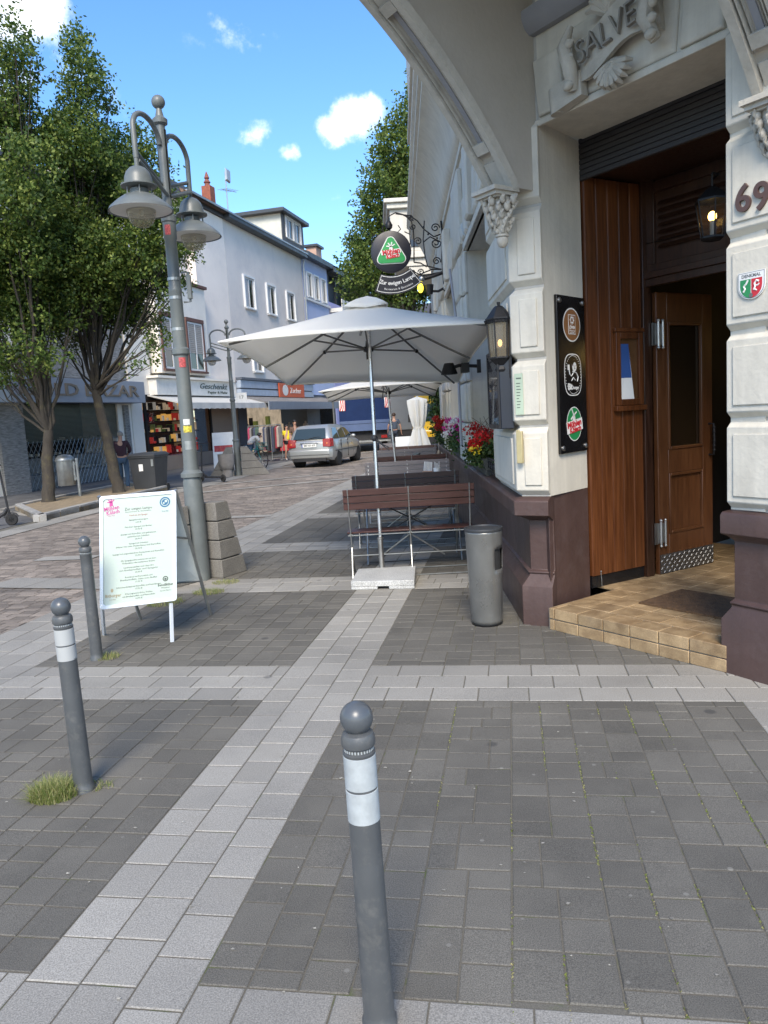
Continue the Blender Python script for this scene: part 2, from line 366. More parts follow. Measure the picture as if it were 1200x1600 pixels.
# ================================================================== the corner building with the entrance
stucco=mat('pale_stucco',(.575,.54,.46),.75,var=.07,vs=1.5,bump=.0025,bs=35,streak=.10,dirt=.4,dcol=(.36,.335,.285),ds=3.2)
stucco2=mat('ornament_stucco',(.45,.42,.36),.75,var=.14,vs=6,bump=.003,bs=50,dirt=.5,dcol=(.24,.22,.18),ds=9)
grout=mat('stucco_groove',(.38,.365,.33),.85,var=.15,vs=5)
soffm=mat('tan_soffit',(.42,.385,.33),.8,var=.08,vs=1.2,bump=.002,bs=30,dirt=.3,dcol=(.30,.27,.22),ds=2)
doorw=mat('door_wood',(.10,.036,.013),.4,var=.3,vs=3,stretch=(12,12,1.2),col2=(.14,.055,.020),c2t=(.3,.75),coat=.15)
greyp=mat('grey_paint',(.27,.27,.285),.7,var=.1,vs=3,dirt=.3,dcol=(.18,.175,.17))
plinthm=mat('brown_plinth_paint',(.068,.039,.033),.5,var=.13,vs=2.5,bump=.0025,bs=28,dirt=.25,dcol=(.15,.12,.115),ds=4,streak=.12)
wood=mat('varnished_wood',(.085,.027,.009),.38,var=.35,vs=3,stretch=(16,16,.7),col2=(.135,.046,.014),c2t=(.35,.75),bump=.001,bs=6,spec=.3,island=.18)
woodd=mat('dark_wood',(.028,.011,.006),.42,var=.3,vs=3,stretch=(12,12,1.2),col2=(.055,.022,.010),c2t=(.3,.75),coat=.1)
tilem=mat('ochre_quarry_tile',(.30,.20,.105),.5,var=.25,vs=7,col2=(.42,.30,.165),c2t=(.35,.7),island=.16,speck=.2,ss=180,bump=.001,bs=90,dirt=.35,dcol=(.12,.085,.06),ds=4)
groutm=mat('tile_grout',(.20,.18,.15),.9)
steel=mat('brushed_steel',(.5,.49,.47),.38,metal=1,var=.12,vs=5)
tread=mat('tread_plate',(.22,.22,.22),.4,metal=.9,var=.2,vs=30)
blackm=mat('black_plate',(.008,.008,.009),.22,var=.1)
irond=mat('black_iron',(.02,.02,.022),.5,metal=.4,var=.2,vs=8)
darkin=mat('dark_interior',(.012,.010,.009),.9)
whitep=mat('white_paint',(.75,.75,.73),.5,var=.05)
glassd=glassmat('dark_glass',(.01,.011,.012),.04)
shutm=mat('dark_shutter',(.03,.028,.03),.6,var=.3,vs=2,stretch=(1,1,12))
matm=mat('doormat_coir',(.10,.055,.025),.95,var=.4,vs=25,bump=.008,bs=120)
goldm=mat('brass',(.62,.48,.2),.35,metal=.8,var=.1)
glow=mat('warm_bulb',(1.0,.62,.16),.5,var=0,emit=5)
glowc=mat('cream_lamp_glass',(.75,.52,.25),.35,var=.15,vs=6,emit=.16)

PA=Vector((1.05,5.76,0)); dA=Vector((math.sin(R_(1.5)),math.cos(R_(1.5)),0)); nA=Vector((-dA.y,dA.x,0))
def A(s_,o_,z_): return PA+dA*s_+nA*o_+Vector((0,0,z_))
MA=Matrix(((dA.x,nA.x,0,PA.x),(dA.y,nA.y,0,PA.y),(0,0,1,0),(0,0,0,1)))       # local: x=s along facade, y=outward, z
O=Vector((1.24,5.65,0)); J1=Vector((1.633,6.09,0)); ORt=Vector((2.037,4.465,0)); 
PL2=Vector((2.25,6.44,0)); dW=Vector((math.sin(R_(146)),math.cos(R_(146)),0)); nW=Vector((-.829,-.559,0))
J1r=J1+dW*1.62; PL2r=PL2+dW*1.55
dR=Vector((math.sin(R_(151)),math.cos(R_(151)),0)); nR=Vector((dR.y,-dR.x,0))
if nR.x>0: nR=-nR
HF=.165
bld=thing('corner_building','pale grey stucco corner house with oriel arches over a recessed wooden entrance','building',(1.6,6.3,0))

def offs(poly,d):
    """offset an open polyline of plan points to its left-hand (outer) side"""
    out_=[]; n=len(poly)
    for i in range(n):
        ns=[]
        if i>0: e=(poly[i]-poly[i-1]).normalized(); ns.append(Vector((-e.y,e.x,0)))
        if i<n-1: e=(poly[i+1]-poly[i]).normalized(); ns.append(Vector((-e.y,e.x,0)))
        if len(ns)==1: out_.append(poly[i]+ns[0]*d)
        else:
            m_=(ns[0]+ns[1]).normalized(); out_.append(poly[i]+m_*(d/max(.35,m_.dot(ns[0]))))
    return out_
def sweep(mb,poly,prof,back,mi=0):
    """prof = [(outward,z)...] swept along plan polyline; closed at the back with an inner polyline"""
    loops=[]
    n=len(poly)
    lines=[[p+Vector((0,0,z)) for p in offs(poly,o_)] for o_,z in prof]
    bl=offs(poly,-back); lines=[[p+Vector((0,0,prof[0][1])) for p in bl]]+lines+[[p+Vector((0,0,prof[-1][1])) for p in bl]]
    secs=[[lines[k][i] for k in range(len(lines))] for i in range(n)]
    mb.loft(secs,mi,True,True)
# left pier plan: from far along facade toward the corner, facet, then reveal   (outer side must be left-hand)
F_=A(1.25,0,0)
pierL=[F_,PA.copy(),O,J1]
e=(pierL[1]-pierL[0]).normalized()
sgn=1 if Vector((-e.y,e.x,0)).dot(nA)>0 else -1
def SW(mb,poly,prof,back,mi=0):
    if sgn<0: poly=poly[::-1]
    sweep(mb,poly,prof,back,mi)
JZ=[.99,1.51,2.0,2.51,3.07,3.63]
m=MB(); gm=MB()
def blocks(mb,poly,zs,o0=.0,o1=.045,gap=.02,ch=.028,back=.05,ends=True):
    for z0,z1 in zip(zs,zs[1:]):
        SW(mb,poly,[(o0,z0+gap*.4),(o1,z0+gap+ch),(o1,z1-gap-ch),(o0,z1-gap*.4)],back)
# core behind the blocks (groove colour) and smooth reveal
SW(gm,[F_,PA,O],[(.0,.985),(.0,4.9)],.12)
blocks(m,[F_,PA,O-(O-PA).normalized()*-.0],JZ)
# raised inner panels of the blocks on the facade face and on the facet
def panel(mb,p,q,z0,z1,o_,ins=.05,th=.012):
    d=(q-p); ln=d.length; d.normalize(); nn=Vector((-d.y,d.x,0))*sgn
    M=Matrix(((d.x,nn.x,0,p.x),(d.y,nn.y,0,p.y),(0,0,1,0),(0,0,0,1)))
    mb.box(ins,ln-ins,o_-.004,o_+th,z0,z1,0,M)
for z0,z1 in zip(JZ,JZ[1:]):
    panel(m,F_,PA,z0+.085,z1-.085,.045,ins=.07); panel(m,PA,O,z0+.085,z1-.085,.045,ins=.045)
m.build('rusticated_pier',stucco,bld,bevel=.006); gm.build('pier_core',grout,bld)
def wallbox(mb,p,q,th,z0,z1,inner=1):
    d=(q-p).normalized(); nn=Vector((d.y,-d.x,0))*sgn*th
    mb.prism([(p.x,p.y),(q.x,q.y),(q.x+nn.x,q.y+nn.y),(p.x+nn.x,p.y+nn.y)],z0,z1)
m=MB()
wi=offs([O,J1] if sgn>0 else [J1,O],-.001)
# reveal slabs (left and right of the opening), plain plaster
def slab(mb,p,q,away,z0,z1):
    mb.prism([(p.x,p.y),(q.x,q.y),(q.x+away.x,q.y+away.y),(p.x+away.x,p.y+away.y)],z0,z1)
aw=Vector((-.12,.13,0))
slab(m,O,J1,Vector((-.02,.20,0)),.99,3.62)
dj=(J1-O)
slab(m,ORt,ORt+Vector((.50,.30,0)),Vector((.1,-.2,0)),.99,3.62)
m.build('entrance_reveal',stucco,bld)
# right pier
pR=[ORt,ORt+dR*.9]
m=MB(); gm=MB()
def SW2(mb,poly,prof,back):
    e=(poly[1]-poly[0]).normalized(); left=Vector((-e.y,e.x,0)).dot(nR)>0
    sweep(mb,poly if left else poly[::-1],prof,back)
SW2(gm,pR,[(0,.985),(0,4.9)],.2)
for z0,z1 in zip(JZ,JZ[1:]):
    SW2(m,pR,[(0,z0+.008),(.04,z0+.045),(.04,z1-.045),(0,z1-.008)],.05)
    d=dR; Mx=Matrix(((d.x,nR.x,0,ORt.x),(d.y,nR.y,0,ORt.y),(0,0,1,0),(0,0,0,1)))
    m.box(.045,.85,.036,.050,z0+.08,z1-.08,0,Mx)
m.build('rusticated_pier',stucco,bld,bevel=.006); gm.build('pier_core',grout,bld)
MR=Matrix(((dR.x,nR.x,0,ORt.x),(dR.y,nR.y,0,ORt.y),(0,0,1,0),(0,0,0,1)))
# plinths with ledge and mouldings
prof=[(.03,-.02),(.03,.30),(.028,.305),(-.035,.375),(-.04,.39),(-.028,.395),(-.028,.405),(-.05,.42),(-.05,.80),(.02,.835),(.07,.85),(.07,.955),(.055,.97),(-.02,.995)]
m=MB(); SW(m,[A(10.95,0,0),A(1.25,0,0),PA,O],[(o_,z) for o_,z in prof],.12)
slab(m,O+(O-PA).normalized()*-.02,J1,Vector((-.03,.22,0)),0,.989)
m.build('plinth',plinthm,bld,bevel=.004)
m=MB(); 
Pr0=ORt-dR*.0
prof2=[(.07,-.02),(.07,.33),(.0,.40),(-.0,.415),(.012,.42),(.012,.43),(-.02,.45),(-.02,.80),(.03,.83),(.075,.845),(.075,.955),(.06,.975),(-.02,.99)]
inn=Vector((.50,.30,0))
e1=[ORt+inn,ORt,ORt+dR*.9]
ee=(e1[1]-e1[0]).normalized(); 
sweep(m,e1 if Vector((-ee.y,ee.x,0)).dot(nR-dR)>0 else e1[::-1],[(o_*.6,z) for o_,z in prof2],.12)
m.build('plinth',plinthm,bld,bevel=.004)

# facade along the street: piers, windows, frieze and cornice
WIN=[(1.25,3.50),(4.98,7.15),(8.65,10.35)]
m=MB(MA); ends=[WIN[0][0]]
prev=1.25
for i,(a0,a1) in enumerate(WIN):
    if i>0: m.box(WIN[i-1][1],a0,-.45,0,.985,3.5)
m.box(10.35,10.95,-.45,0,.985,3.5); m.box(10.5,10.95,-6,-.45,0,4.95)
m.box(1.25-.45,10.95,-.45,-.002,3.5,4.95)
m.build('street_wall',stucco,bld)
gmw=MB(MA)
m=MB(MA)
PZ=[.99,1.51,2.0,2.51,3.02,3.5]
for i,(a0,a1) in enumerate(WIN[:-1]):
    p0,p1=a1,WIN[i+1][0]
    for z0,z1 in zip(PZ,PZ[1:]):
        for (u0,u1,o_) in ((p0,p1,.05),(p0+.22,p1-.22,.085)):
            m.loft([[(u0+.0,.0,z0+.008),(u1,.0,z0+.008),(u1,.0,z1-.008),(u0,.0,z1-.008)],[(u0+.0,o_-.02,z0+.01),(u1,o_-.02,z0+.01),(u1,o_-.02,z1-.01),(u0,o_-.02,z1-.01)],[(u0+.025,o_,z0+.035),(u1-.025,o_,z0+.035),(u1-.025,o_,z1-.035),(u0+.025,o_,z1-.035)]])
    # splayed voussoirs above the window
for i,(a0,a1) in enumerate(WIN):
    c=(a0+a1)/2; wd=(a1-a0)
    m.box(a0-.01,a1+.01,-.03,.045,3.5,3.58)        # lip along the lintel
    for k in range(-3,4):
        b0=c+k*wd/7.2-wd/15; b1=c+k*wd/7.2+wd/15; t0=b0+k*.10; t1=b1+k*.10; zt=4.32 if k==0 else 4.12-.10*abs(k)+(.0 if k%2 else .1)
        o_=.11 if k==0 else .06
        pts0=[(b0+.01,0,3.60),(b1-.01,0,3.60),(t1-.01,0,zt),(t0+.01,0,zt)]
        pts1=[(b0+.01,o_-.02,3.60),(b1-.01,o_-.02,3.60),(t1-.01,o_-.02,zt),(t0+.01,o_-.02,zt)]
        pts2=[(b0+.03,o_,3.625),(b1-.03,o_,3.625),(t1-.03,o_,zt-.025),(t0+.03,o_,zt-.025)]
        m.loft([pts0,pts1,pts2])
    # flat raised fields between the windows
    if i<len(WIN)-1:
        p0=a1+.25; p1=WIN[i+1][0]-.25
        m.loft([[(p0,0,3.64),(p1,0,3.64),(p1,0,4.5),(p0,0,4.5)],[(p0,.05,3.64),(p1,.05,3.64),(p1,.05,4.5),(p0,.05,4.5)],[(p0+.03,.065,3.67),(p1-.03,.065,3.67),(p1-.03,.065,4.47),(p0+.03,.065,4.47)]])
m.build('facade_blocks',stucco,bld,bevel=.005)
# jambs lined, windows with frames and dark glass
for i,(a0,a1) in enumerate(WIN):
    wf=MB(MA); 
    for u0,u1,z0,z1 in ((a0,a0+.07,1.0,3.49),(a1-.07,a1,1.0,3.49),(a0+.07,a1-.07,1.0,1.07),(a0+.07,a1-.07,3.42,3.49),(a0+.07,a1-.07,2.75,2.82),((a0+a1)/2-.04,(a0+a1)/2+.04,1.07,2.75)):
        wf.box(u0,u1,-.42,-.34,z0,z1)
    fr=wf.build('window',whitep,bld,bevel=.006)
    g=MB(MA); g.box(a0+.06,a1-.06,-.39,-.38,1.03,3.45); g.build('pane',glassd,fr)
# room behind the windows
# frieze, cove and cornice, then the projecting upper storey
cpr=[(.0,4.62),(.03,4.62),(.03,4.70),(.06,4.72),(.10,4.80),(.12,4.90),(.16,5.04),(.24,5.20),(.36,5.34),(.42,5.38),(.42,5.46),(.46,5.48),(.46,5.56),(.50,5.60),(.50,5.68),(.40,5.74)]
m=MB(MA); s0_,s1_=2.2,11.3
secs=[[(s_,o_,z) for o_,z in [(-.3,4.62)]+cpr+[(-.3,5.74)]] for s_ in (s0_,s1_)]
m.loft(secs); m.build('cove_cornice',stucco,bld,smooth=30)
m=MB(MA); m.box(2.2,11.0,-.4,.34,5.75,9.4)
m.box(2.2,11.0,.34,.40,7.2,7.32)
m.build('upper_storey',stucco,bld,bevel=.01)
m=MB(MA); m.box(-.0,10.9,-5.4,-.42,5.0,9.3); m.build('core_wall',stucco,bld)

# lintel wall over the entrance with mouldings
MW=Matrix(((dW.x,nW.x,0,O.x),(dW.y,nW.y,0,O.y),(0,0,1,0),(0,0,0,1)))   # local: x from left pier to right pier, y outward
WL=(ORt-O).length
m=MB(MW)
m.box(-.10,WL+.5,-.58,-.0,3.62,4.6)
m.build('lintel_wall',stucco,bld)
m=MB(MW)
def fld(mb,x0,x1,z0,z1,o_=.035,ch=.02,t0=0,t1=0):
    mb.loft([[(x0,0,z0),(x1,0,z0),(x1+t1,0,z1),(x0+t0,0,z1)],[(x0+.004,o_-ch*.5,z0+.004),(x1-.004,o_-ch*.5,z0+.004),(x1+t1-.004,o_-ch*.5,z1-.004),(x0+t0+.004,o_-ch*.5,z1-.004)],[(x0+ch,o_,z0+ch),(x1-ch,o_,z0+ch),(x1+t1-ch,o_,z1-ch),(x0+t0+ch,o_,z1-ch)]])
fld(m,.02,.27,3.64,4.02,t0=-.04,t1=-.05); fld(m,WL-.30,WL-.02,3.64,4.10,t0=.04,t1=.04)
fld(m,.31,WL-.33,3.64,4.10,.02,t0=-.05,t1=.05)
fld(m,WL+.03,WL+.5,3.64,4.2)
m.box(-.05,WL+.05,-.01,.022,3.585,3.628)
m.build('lintel_blocks',stucco,bld,bevel=.006)
m=MB(MW)
secs=[[(x,o_,z) for o_,z in [(-.05,4.18),(.05,4.18),(.09,4.21),(.12,4.27),(.12,4.32),(.09,4.34),(-.05,4.34)]] for x in (-.30,WL+.6)]
m.loft(secs); m.build('grey_cornice_moulding',greyp,bld,smooth=30)
# bracket arches that carry the oriel
AX=2.6; 
def arc_pts(n=40):
    out_=[(0.,0.)]; L_=2.95/n; x=z=0.
    for k in range(n):
        s_=(k+.5)*L_; th_=R_(57-20*min(1,s_/1.45)-(30*max(0,(s_-1.45)/1.5)))
        x+=math.cos(th_)*L_; z+=math.sin(th_)*L_; out_.append((x,z))
    return out_
AX,AZ=arc_pts()[-1]; ZT_=1.78
ZT_=max(ZT_,AZ+.05)
def bracket(org,side):
    """org: plan point of the corbel; side: direction along the door wall for thickness"""
    M=Matrix(((nW.x,side.x,0,org.x),(nW.y,side.y,0,org.y),(0,0,1,3.16),(0,0,0,1)))
    ps=arc_pts(); th=.20
    mb=MB(M); 
    for (x0,z0),(x1,z1) in zip(ps,ps[1:]):
        mb.add([(x0,0,z0),(x1,0,z1),(x1,0,ZT_),(x0,0,ZT_),(x0,th,z0),(x1,th,z1),(x1,th,ZT_),(x0,th,ZT_)],[(0,1,2,3),(7,6,5,4),(0,4,5,1)])
    mb.add([(AX,0,AZ),(AX,0,ZT_),(AX,th,ZT_),(AX,th,AZ),(-.3,0,0),(-.3,0,ZT_),(0,0,ZT_),(0,0,0),(-.3,th,0),(-.3,th,ZT_),(0,th,ZT_),(0,th,0)],[(0,1,2,3),(4,5,6,7),(8,9,10,11),(4,7,11,8)])
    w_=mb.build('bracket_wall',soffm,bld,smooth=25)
    rb=MB(M); gp=MB(M)
    # moulded rib following the arch: border ridges with sunk grey panels between plain stretches
    def nrm(k):
        a=ps[max(0,k-1)]; c=ps[min(len(ps)-1,k+1)]; d=Vector((c[0]-a[0],c[1]-a[1])).normalized(); return Vector((d.y,-d.x))
    def ridge(mb,y0,y1,h,k0,k1):
        loops=[]
        for k in range(k0,k1+1):
            n_=nrm(k); x,z=ps[k]
            loops.append([(x-n_.x*.01,y0,z-n_.y*.01),(x+n_.x*h,y0+.006,z+n_.y*h),(x+n_.x*h,y1-.006,z+n_.y*h),(x-n_.x*.01,y1,z-n_.y*.01)])
        mb.loft(loops)
    n_=len(ps)-1
    ridge(rb,-.03,.03,.045,0,n_); ridge(rb,th-.03,th+.03,.045,0,n_)
    for (k0,k1) in ((4,19),(21,34)):
        ridge(rb,.034,.052,.032,k0,k1); ridge(rb,th-.052,th-.034,.032,k0,k1); ridge(rb,.058,.07,.02,k0,k1); ridge(rb,th-.07,th-.058,.02,k0,k1)
        ridge(gp,.075,th-.075,.008,k0,k1)
        for kk in (k0,k1): ridge(rb,.034,th-.034,.034,kk,kk+(1 if kk==k0 else 0)) if kk==k0 else ridge(rb,.034,th-.034,.034,kk-1,kk)
    for (k0,k1) in ((0,3),(19,21),(34,n_)): ridge(rb,.034,th-.034,.02,k0,k1)
    r_=rb.build('arch_rib',stucco2,bld,smooth=30); gp.build('rib_panel',greyp,r_,smooth=30)
    # corbel: abacus, leafy capital, drop
    M=M@Matrix.Translation((0,th/2,0))@Matrix.Scale(.80,4)@Matrix.Translation((0,-th/2,0))
    cb=MB(M)
    def sq(x0,x1,y0,y1,z0,z1): cb.box(x0,x1,y0,y1,z0,z1)
    sq(-.02,.27,-.05,th+.05,-.04,-.005); sq(-.02,.24,-.03,th+.03,-.07,-.04); sq(-.02,.21,-.01,th+.01,-.085,-.07)
    c=(.06,th/2)
    cb.lathe([(.02,-.48),(.035,-.47),(.05,-.44),(.052,-.41),(.045,-.395),(.06,-.39),(.062,-.375),(.05,-.37),(.06,-.34),(.085,-.28),(.10,-.2),(.115,-.12),(.12,-.085)],(c[0],c[1],0),20)
    cb.build('corbel',stucco2,bld,smooth=30)
    lf=MB(M); rr=random.Random(3)
    for row,(zz,rad,nl,sz) in enumerate([(-.34,.06,7,.035),(-.285,.085,9,.042),(-.225,.105,10,.046),(-.16,.125,11,.05),(-.11,.14,9,.05)]):
        for k in range(nl):
            a=2*PI*k/nl+row*.4
            if math.cos(a)<-.35: continue
            x=c[0]+rad*math.cos(a)*1.0; y=c[1]+rad*math.sin(a)*1.05
            lf.sphere((x,y,zz+rr.uniform(-.008,.008)),sz*rr.uniform(.5,.72),8,6,0,(1,.8,1.25))
            lf.sphere((x+.022*math.cos(a),y+.022*math.sin(a),zz+.022),sz*.36,6,5)
            pts=[(x,y,zz-.02),(x+.03*math.cos(a),y+.03*math.sin(a),zz+.01),(x+.036*math.cos(a+.5),y+.036*math.sin(a+.5),zz+.035),(x+.015*math.cos(a),y+.015*math.sin(a),zz+.045)]
            lf.tube(pts,[.006,.010,.009,.004],5)
    lf.build('capital_leaves',stucco2,bld,smooth=50)
CL=Vector((.985,5.62,0)); CRr=ORt+dW*.10+nW*.02
bracket(CL-dW*.10,dW)
bracket(ORt+dW*.20-nW*.0,dW)
# soffit slab of the oriel and its drum
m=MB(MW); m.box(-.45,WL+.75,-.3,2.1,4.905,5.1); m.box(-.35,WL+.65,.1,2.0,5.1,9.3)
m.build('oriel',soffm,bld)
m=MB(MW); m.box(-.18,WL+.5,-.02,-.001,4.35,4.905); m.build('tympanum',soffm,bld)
# cartouche with SALVE over the door
m=MB(MW@Matrix.Translation((WL*.49,0,3.93))@Matrix.Scale(1.16,4)@Matrix.Rotation(R_(-5),4,'Y')@Matrix.Translation((-WL*.49,0,-3.98))); cx,cz=WL*.49,3.93
def scroll(mb,cx,cz,w_,h,tilt):
    pts=[]
    for k in range(13):
        u=-1+2*k/12; pts.append((cx+u*w_/2, .06+.035*math.cos(u*PI*.5)-.02*abs(u)**3*1.2, cz+tilt*u+.04*math.sin(u*PI)))
    loops=[[(x,y-.02,z-h/2),(x,y+.015,z-h/2-.005),(x,y+.02,z+h/2+.005),(x,y-.02,z+h/2)] for x,y,z in pts]
    mb.loft(loops)
scroll(m,cx,cz,.56,.20,.0)
for sx,z_ in ((-1,-.13),(1,.13)):
    x=cx+sx*.30
    m.loft([[(x-sx*.08,.03,cz+z_-.07),(x+sx*.12,.03,cz+z_-.09),(x+sx*.12,.03,cz+z_+.05),(x-sx*.08,.03,cz+z_+.06)],[(x-sx*.08,.085,cz+z_-.07),(x+sx*.12,.10,cz+z_-.09),(x+sx*.12,.10,cz+z_+.05),(x-sx*.08,.085,cz+z_+.06)]])
    m.tube([(x+sx*.12,.065,cz+z_-.09),(x+sx*.12,.065,cz+z_+.05)],.038,10)
    m.tube([(x-sx*.03,.09,cz-.16),(x-sx*.055,.13,cz-.05),(x-sx*.02,.13,cz+.07),(x-sx*.06,.10,cz+.17)],[.03,.042,.036,.018],8)
    for k in range(4): m.sphere((x-sx*.03+.01*k,.13,cz-.14+.07*k),.03,8,6,0,(1.2,.8,.9))
for k in range(9):
    a=-PI/2+(k-4)*.34; 
    for q,rd in ((1,.10),(2,.055)):
        m.tube([(cx,.07,cz-.13),(cx+rd*.6*math.cos(a),.11,cz-.15+rd*.6*math.sin(a)),(cx+rd*math.cos(a),.105,cz-.15+rd*math.sin(a)),(cx+rd*1.15*math.cos(a),.07,cz-.15+rd*1.15*math.sin(a))],[.022,.02,.016,.008],6)
for k in range(7):
    a=PI/2+(k-3)*.42
    m.tube([(cx,.07,cz+.12),(cx+.08*math.cos(a),.11,cz+.15+.07*math.sin(a)),(cx+.14*math.cos(a),.09,cz+.15+.12*math.sin(a))],[.025,.02,.01],6)
cart=m.build('cartouche',stucco2,bld,smooth=45)
tx=MB(); text_mb(tx,'SALVE',.175,m.M@Matrix.Translation((cx,.126,cz))@Matrix(((1,0,0,0),(0,0,-1,0),(0,1,0,0),(0,0,0,1)))@Matrix.Rotation(R_(4),4,'Z'),ext=.012,maxw=.385,bold=-.002)
# letters face outward (+y in the wall frame is outward, so turn them)
tx.build('lettering',mat('grey_letter',(.22,.205,.18),.7),cart)

# entrance: step, floor, vestibule, door
m=MB()
stp=[Vector((1.185,5.575,0)),Vector((1.985,4.47,0))]
dS=(stp[1]-stp[0]).normalized(); nS=Vector((dS.y,-dS.x,0)); 
if nS.x>0: nS=-nS
MS=Matrix(((dS.x,-nS.x,0,stp[0].x),(dS.y,-nS.y,0,stp[0].y),(0,0,1,0),(0,0,0,1)))   # x along step edge, y inward
SLn=(stp[1]-stp[0]).length
core=MB(MS); core.box(-.01,SLn+.1,.006,2.9,-.02,HF-.006)
stepo=core.build('entrance_step',groutm,bld)
t_=MB(MS); n_=6; 
xs=[0,.05]+[.05+ (SLn-.05)*k/6 for k in range(1,6)]+[SLn+.03]
for x0,x1 in zip(xs,xs[1:]):
    t_.box(x0+.004,x1-.004,-.004,.02,.0,HF*.5-.004); t_.box(x0+.004,x1-.004,-.006,.16,HF*.5+.004,HF)
y=.168
row=0
def cl(poly): return poly
for j in range(14):
    for k in range(-12,14):
        # diagonal run of quarry tiles on the floor
        a=.205; cx0=.5+(k-j*0)*a*1.0; cy0=.17+j*a
        t_.box(cx0+.003-.5-.0,cx0+a-.003-.5,cy0+.003,cy0+a-.003,HF-.02,HF+random.uniform(-.001,.001)) if -0.02<cx0-.5<SLn+.6 or True and j>2 and -1.4<cx0-.5<1.9 else None
t_.build('floor_tile',tilem,stepo,bevel=.004)
# boarded side wall of the vestibule
dV=(PL2-J1); VL=dV.length; dV.normalize(); nV=Vector((dV.y,-dV.x,0))
MV=Matrix(((dV.x,nV.x,0,J1.x),(dV.y,nV.y,0,J1.y),(0,0,1,0),(0,0,0,1)))   # y positive = into the vestibule
pm=MB(MV); nb=5; bw=(VL-.10)/nb
for k in range(nb):
    x0=.02+k*bw; 
    pm.loft([[(x0+.001,-.02,z),(x0+.003,.004,z),(x0+.010,.016,z),(x0+bw-.010,.016,z),(x0+bw-.003,.004,z),(x0+bw-.001,-.02,z)] for z in (HF+.10,3.36)])
pm.build('boarded_panel',wood,bld)
pk=MB(MV); pk.box(0,VL-.08,-.06,-.02,HF,3.4); pk.box(.02,VL-.09,-.02,.004,HF,HF+.095); pk.build('kick_strip',blackm,bld)
ps_=MB(MV); ps_.box(VL-.08,VL+.0,-.05,.035,HF,3.4); ps_.box(VL-.0,VL+.03,-.05,.02,HF,3.4); ps_.build('door_post',woodd,bld,bevel=.004)
hk=MB(MV); hk.tube([(.10,.022,HF+.13),(.10,.03,HF+.06),(.10,.03,HF-.0+.01),(.115,.035,HF+.01)],.003,6); hk.sphere((.10,.024,HF+.13),.008,8,6); hk.build('door_hook',steel,bld)
# small window in the boarding
wf=MB(MV); wx0,wx1,wz0,wz1=VL*.43,VL*.86,1.62,2.20
for a_ in ((wx0,wx0+.05,wz0,wz1),(wx1-.05,wx1,wz0,wz1),(wx0+.05,wx1-.05,wz1-.05,wz1),(wx0+.05,wx1-.05,wz0,wz0+.05)): wf.box(a_[0],a_[1],.014,.045,a_[2],a_[3])
wf.box(wx0-.02,wx1+.02,.0,.06,wz0-.045,wz0-.002); wf.box(wx0-.015,wx1+.015,.0,.05,wz1+.002,wz1+.035)
sw=wf.build('window',wood,bld,bevel=.004)
g=MB(MV); g.box(wx0+.045,wx1-.045,.016,.022,wz0+.045,wz1-.045); g.build('pane',mat('warm_glass',(.09,.045,.02),.12,var=.3,vs=6),sw)
pt=MB(MV); x_=wx0+.055
pt.add([(x_,.0235,wz0+.05),(x_+.16,.0235,wz0+.05),(x_+.10,.0235,wz1-.09),(x_,.0235,wz1-.09)],[(0,1,2,3)],0)
pt.add([(x_,.0245,wz0+.22),(x_+.132,.0245,wz0+.22),(x_+.10,.0245,wz1-.09),(x_,.0245,wz1-.09)],[(0,1,2,3)],1)
sti=pt.build('poster',[whitep,mat('poster_blue',(.03,.08,.25),.5)],sw)
Mt=MV@Matrix(((1,0,0,0),(0,0,1,0),(0,1,0,0),(0,0,0,1)))
def onV(x,z,o_=.026): return MV@Matrix(((1,0,0,x),(0,0,1,o_),(0,1,0,z),(0,0,0,1)))
# transom and door head
MT=Matrix(((dW.x,nW.x,0,PL2.x),(dW.y,nW.y,0,PL2.y),(0,0,1,0),(0,0,0,1)))
tr=MB(MT); tr.box(-.02,1.6,-.06,.0,2.62,3.6); tr.box(.0,1.6,.0,.05,2.56,2.62); tr.box(.0,1.6,.0,.075,2.62,2.67); tr.box(.0,1.6,.0,.03,2.67,2.73)
tr.box(.0,.10,.0,.03,2.73,3.6); tr.box(.1,1.6,.0,.03,3.28,3.36)
for k in range(7): tr.add([(.13,.0,2.86+k*.055),(1.3,.0,2.86+k*.055),(1.3,.035,2.845+k*.055),(.13,.035,2.845+k*.055),(.13,.0,2.88+k*.055),(1.3,.0,2.88+k*.055)],[(0,1,2,3),(3,2,5,4)])
tr.build('transom',woodd,bld,bevel=.003)
# open door leaf, continuing the boarded wall
DA=R_(59); dD=Vector((math.sin(DA),math.cos(DA),0)); nD=Vector((dD.y,-dD.x,0)); DO=Vector((2.315,6.455,0)); DLn=.72
MD=Matrix(((dD.x,nD.x,0,DO.x),(dD.y,nD.y,0,DO.y),(0,0,1,HF),(0,0,0,1)))
d_=MB(MD); dh=2.36
for a_ in ((0,.13,.0,dh),(DLn-.13,DLn,.0,dh),(.13,DLn-.13,.0,.34),(.13,DLn-.13,.86,1.06),(.13,DLn-.13,2.12,dh)): d_.box(a_[0],a_[1],-.025,.02,a_[2],a_[3])
d_.box(.13,DLn-.13,-.02,.002,.34,.86)
for (z0,z1) in ((.34,.86),(1.06,2.12)):
    for a_ in ((.13,.155,z0,z1),(DLn-.155,DLn-.13,z0,z1),(.155,DLn-.155,z0,z0+.025),(.155,DLn-.155,z1-.025,z1)): d_.box(a_[0],a_[1],.0,.03,a_[2],a_[3])
door=d_.build('door',doorw,bld,bevel=.005)
g=MB(MD); g.box(.155,DLn-.155,-.008,-.002,1.085,2.095); g.build('pane',glassmat('door_glass',(.02,.012,.006),.06),door)
k_=MB(MD); k_.box(.005,DLn-.005,.021,.027,.005,.17)
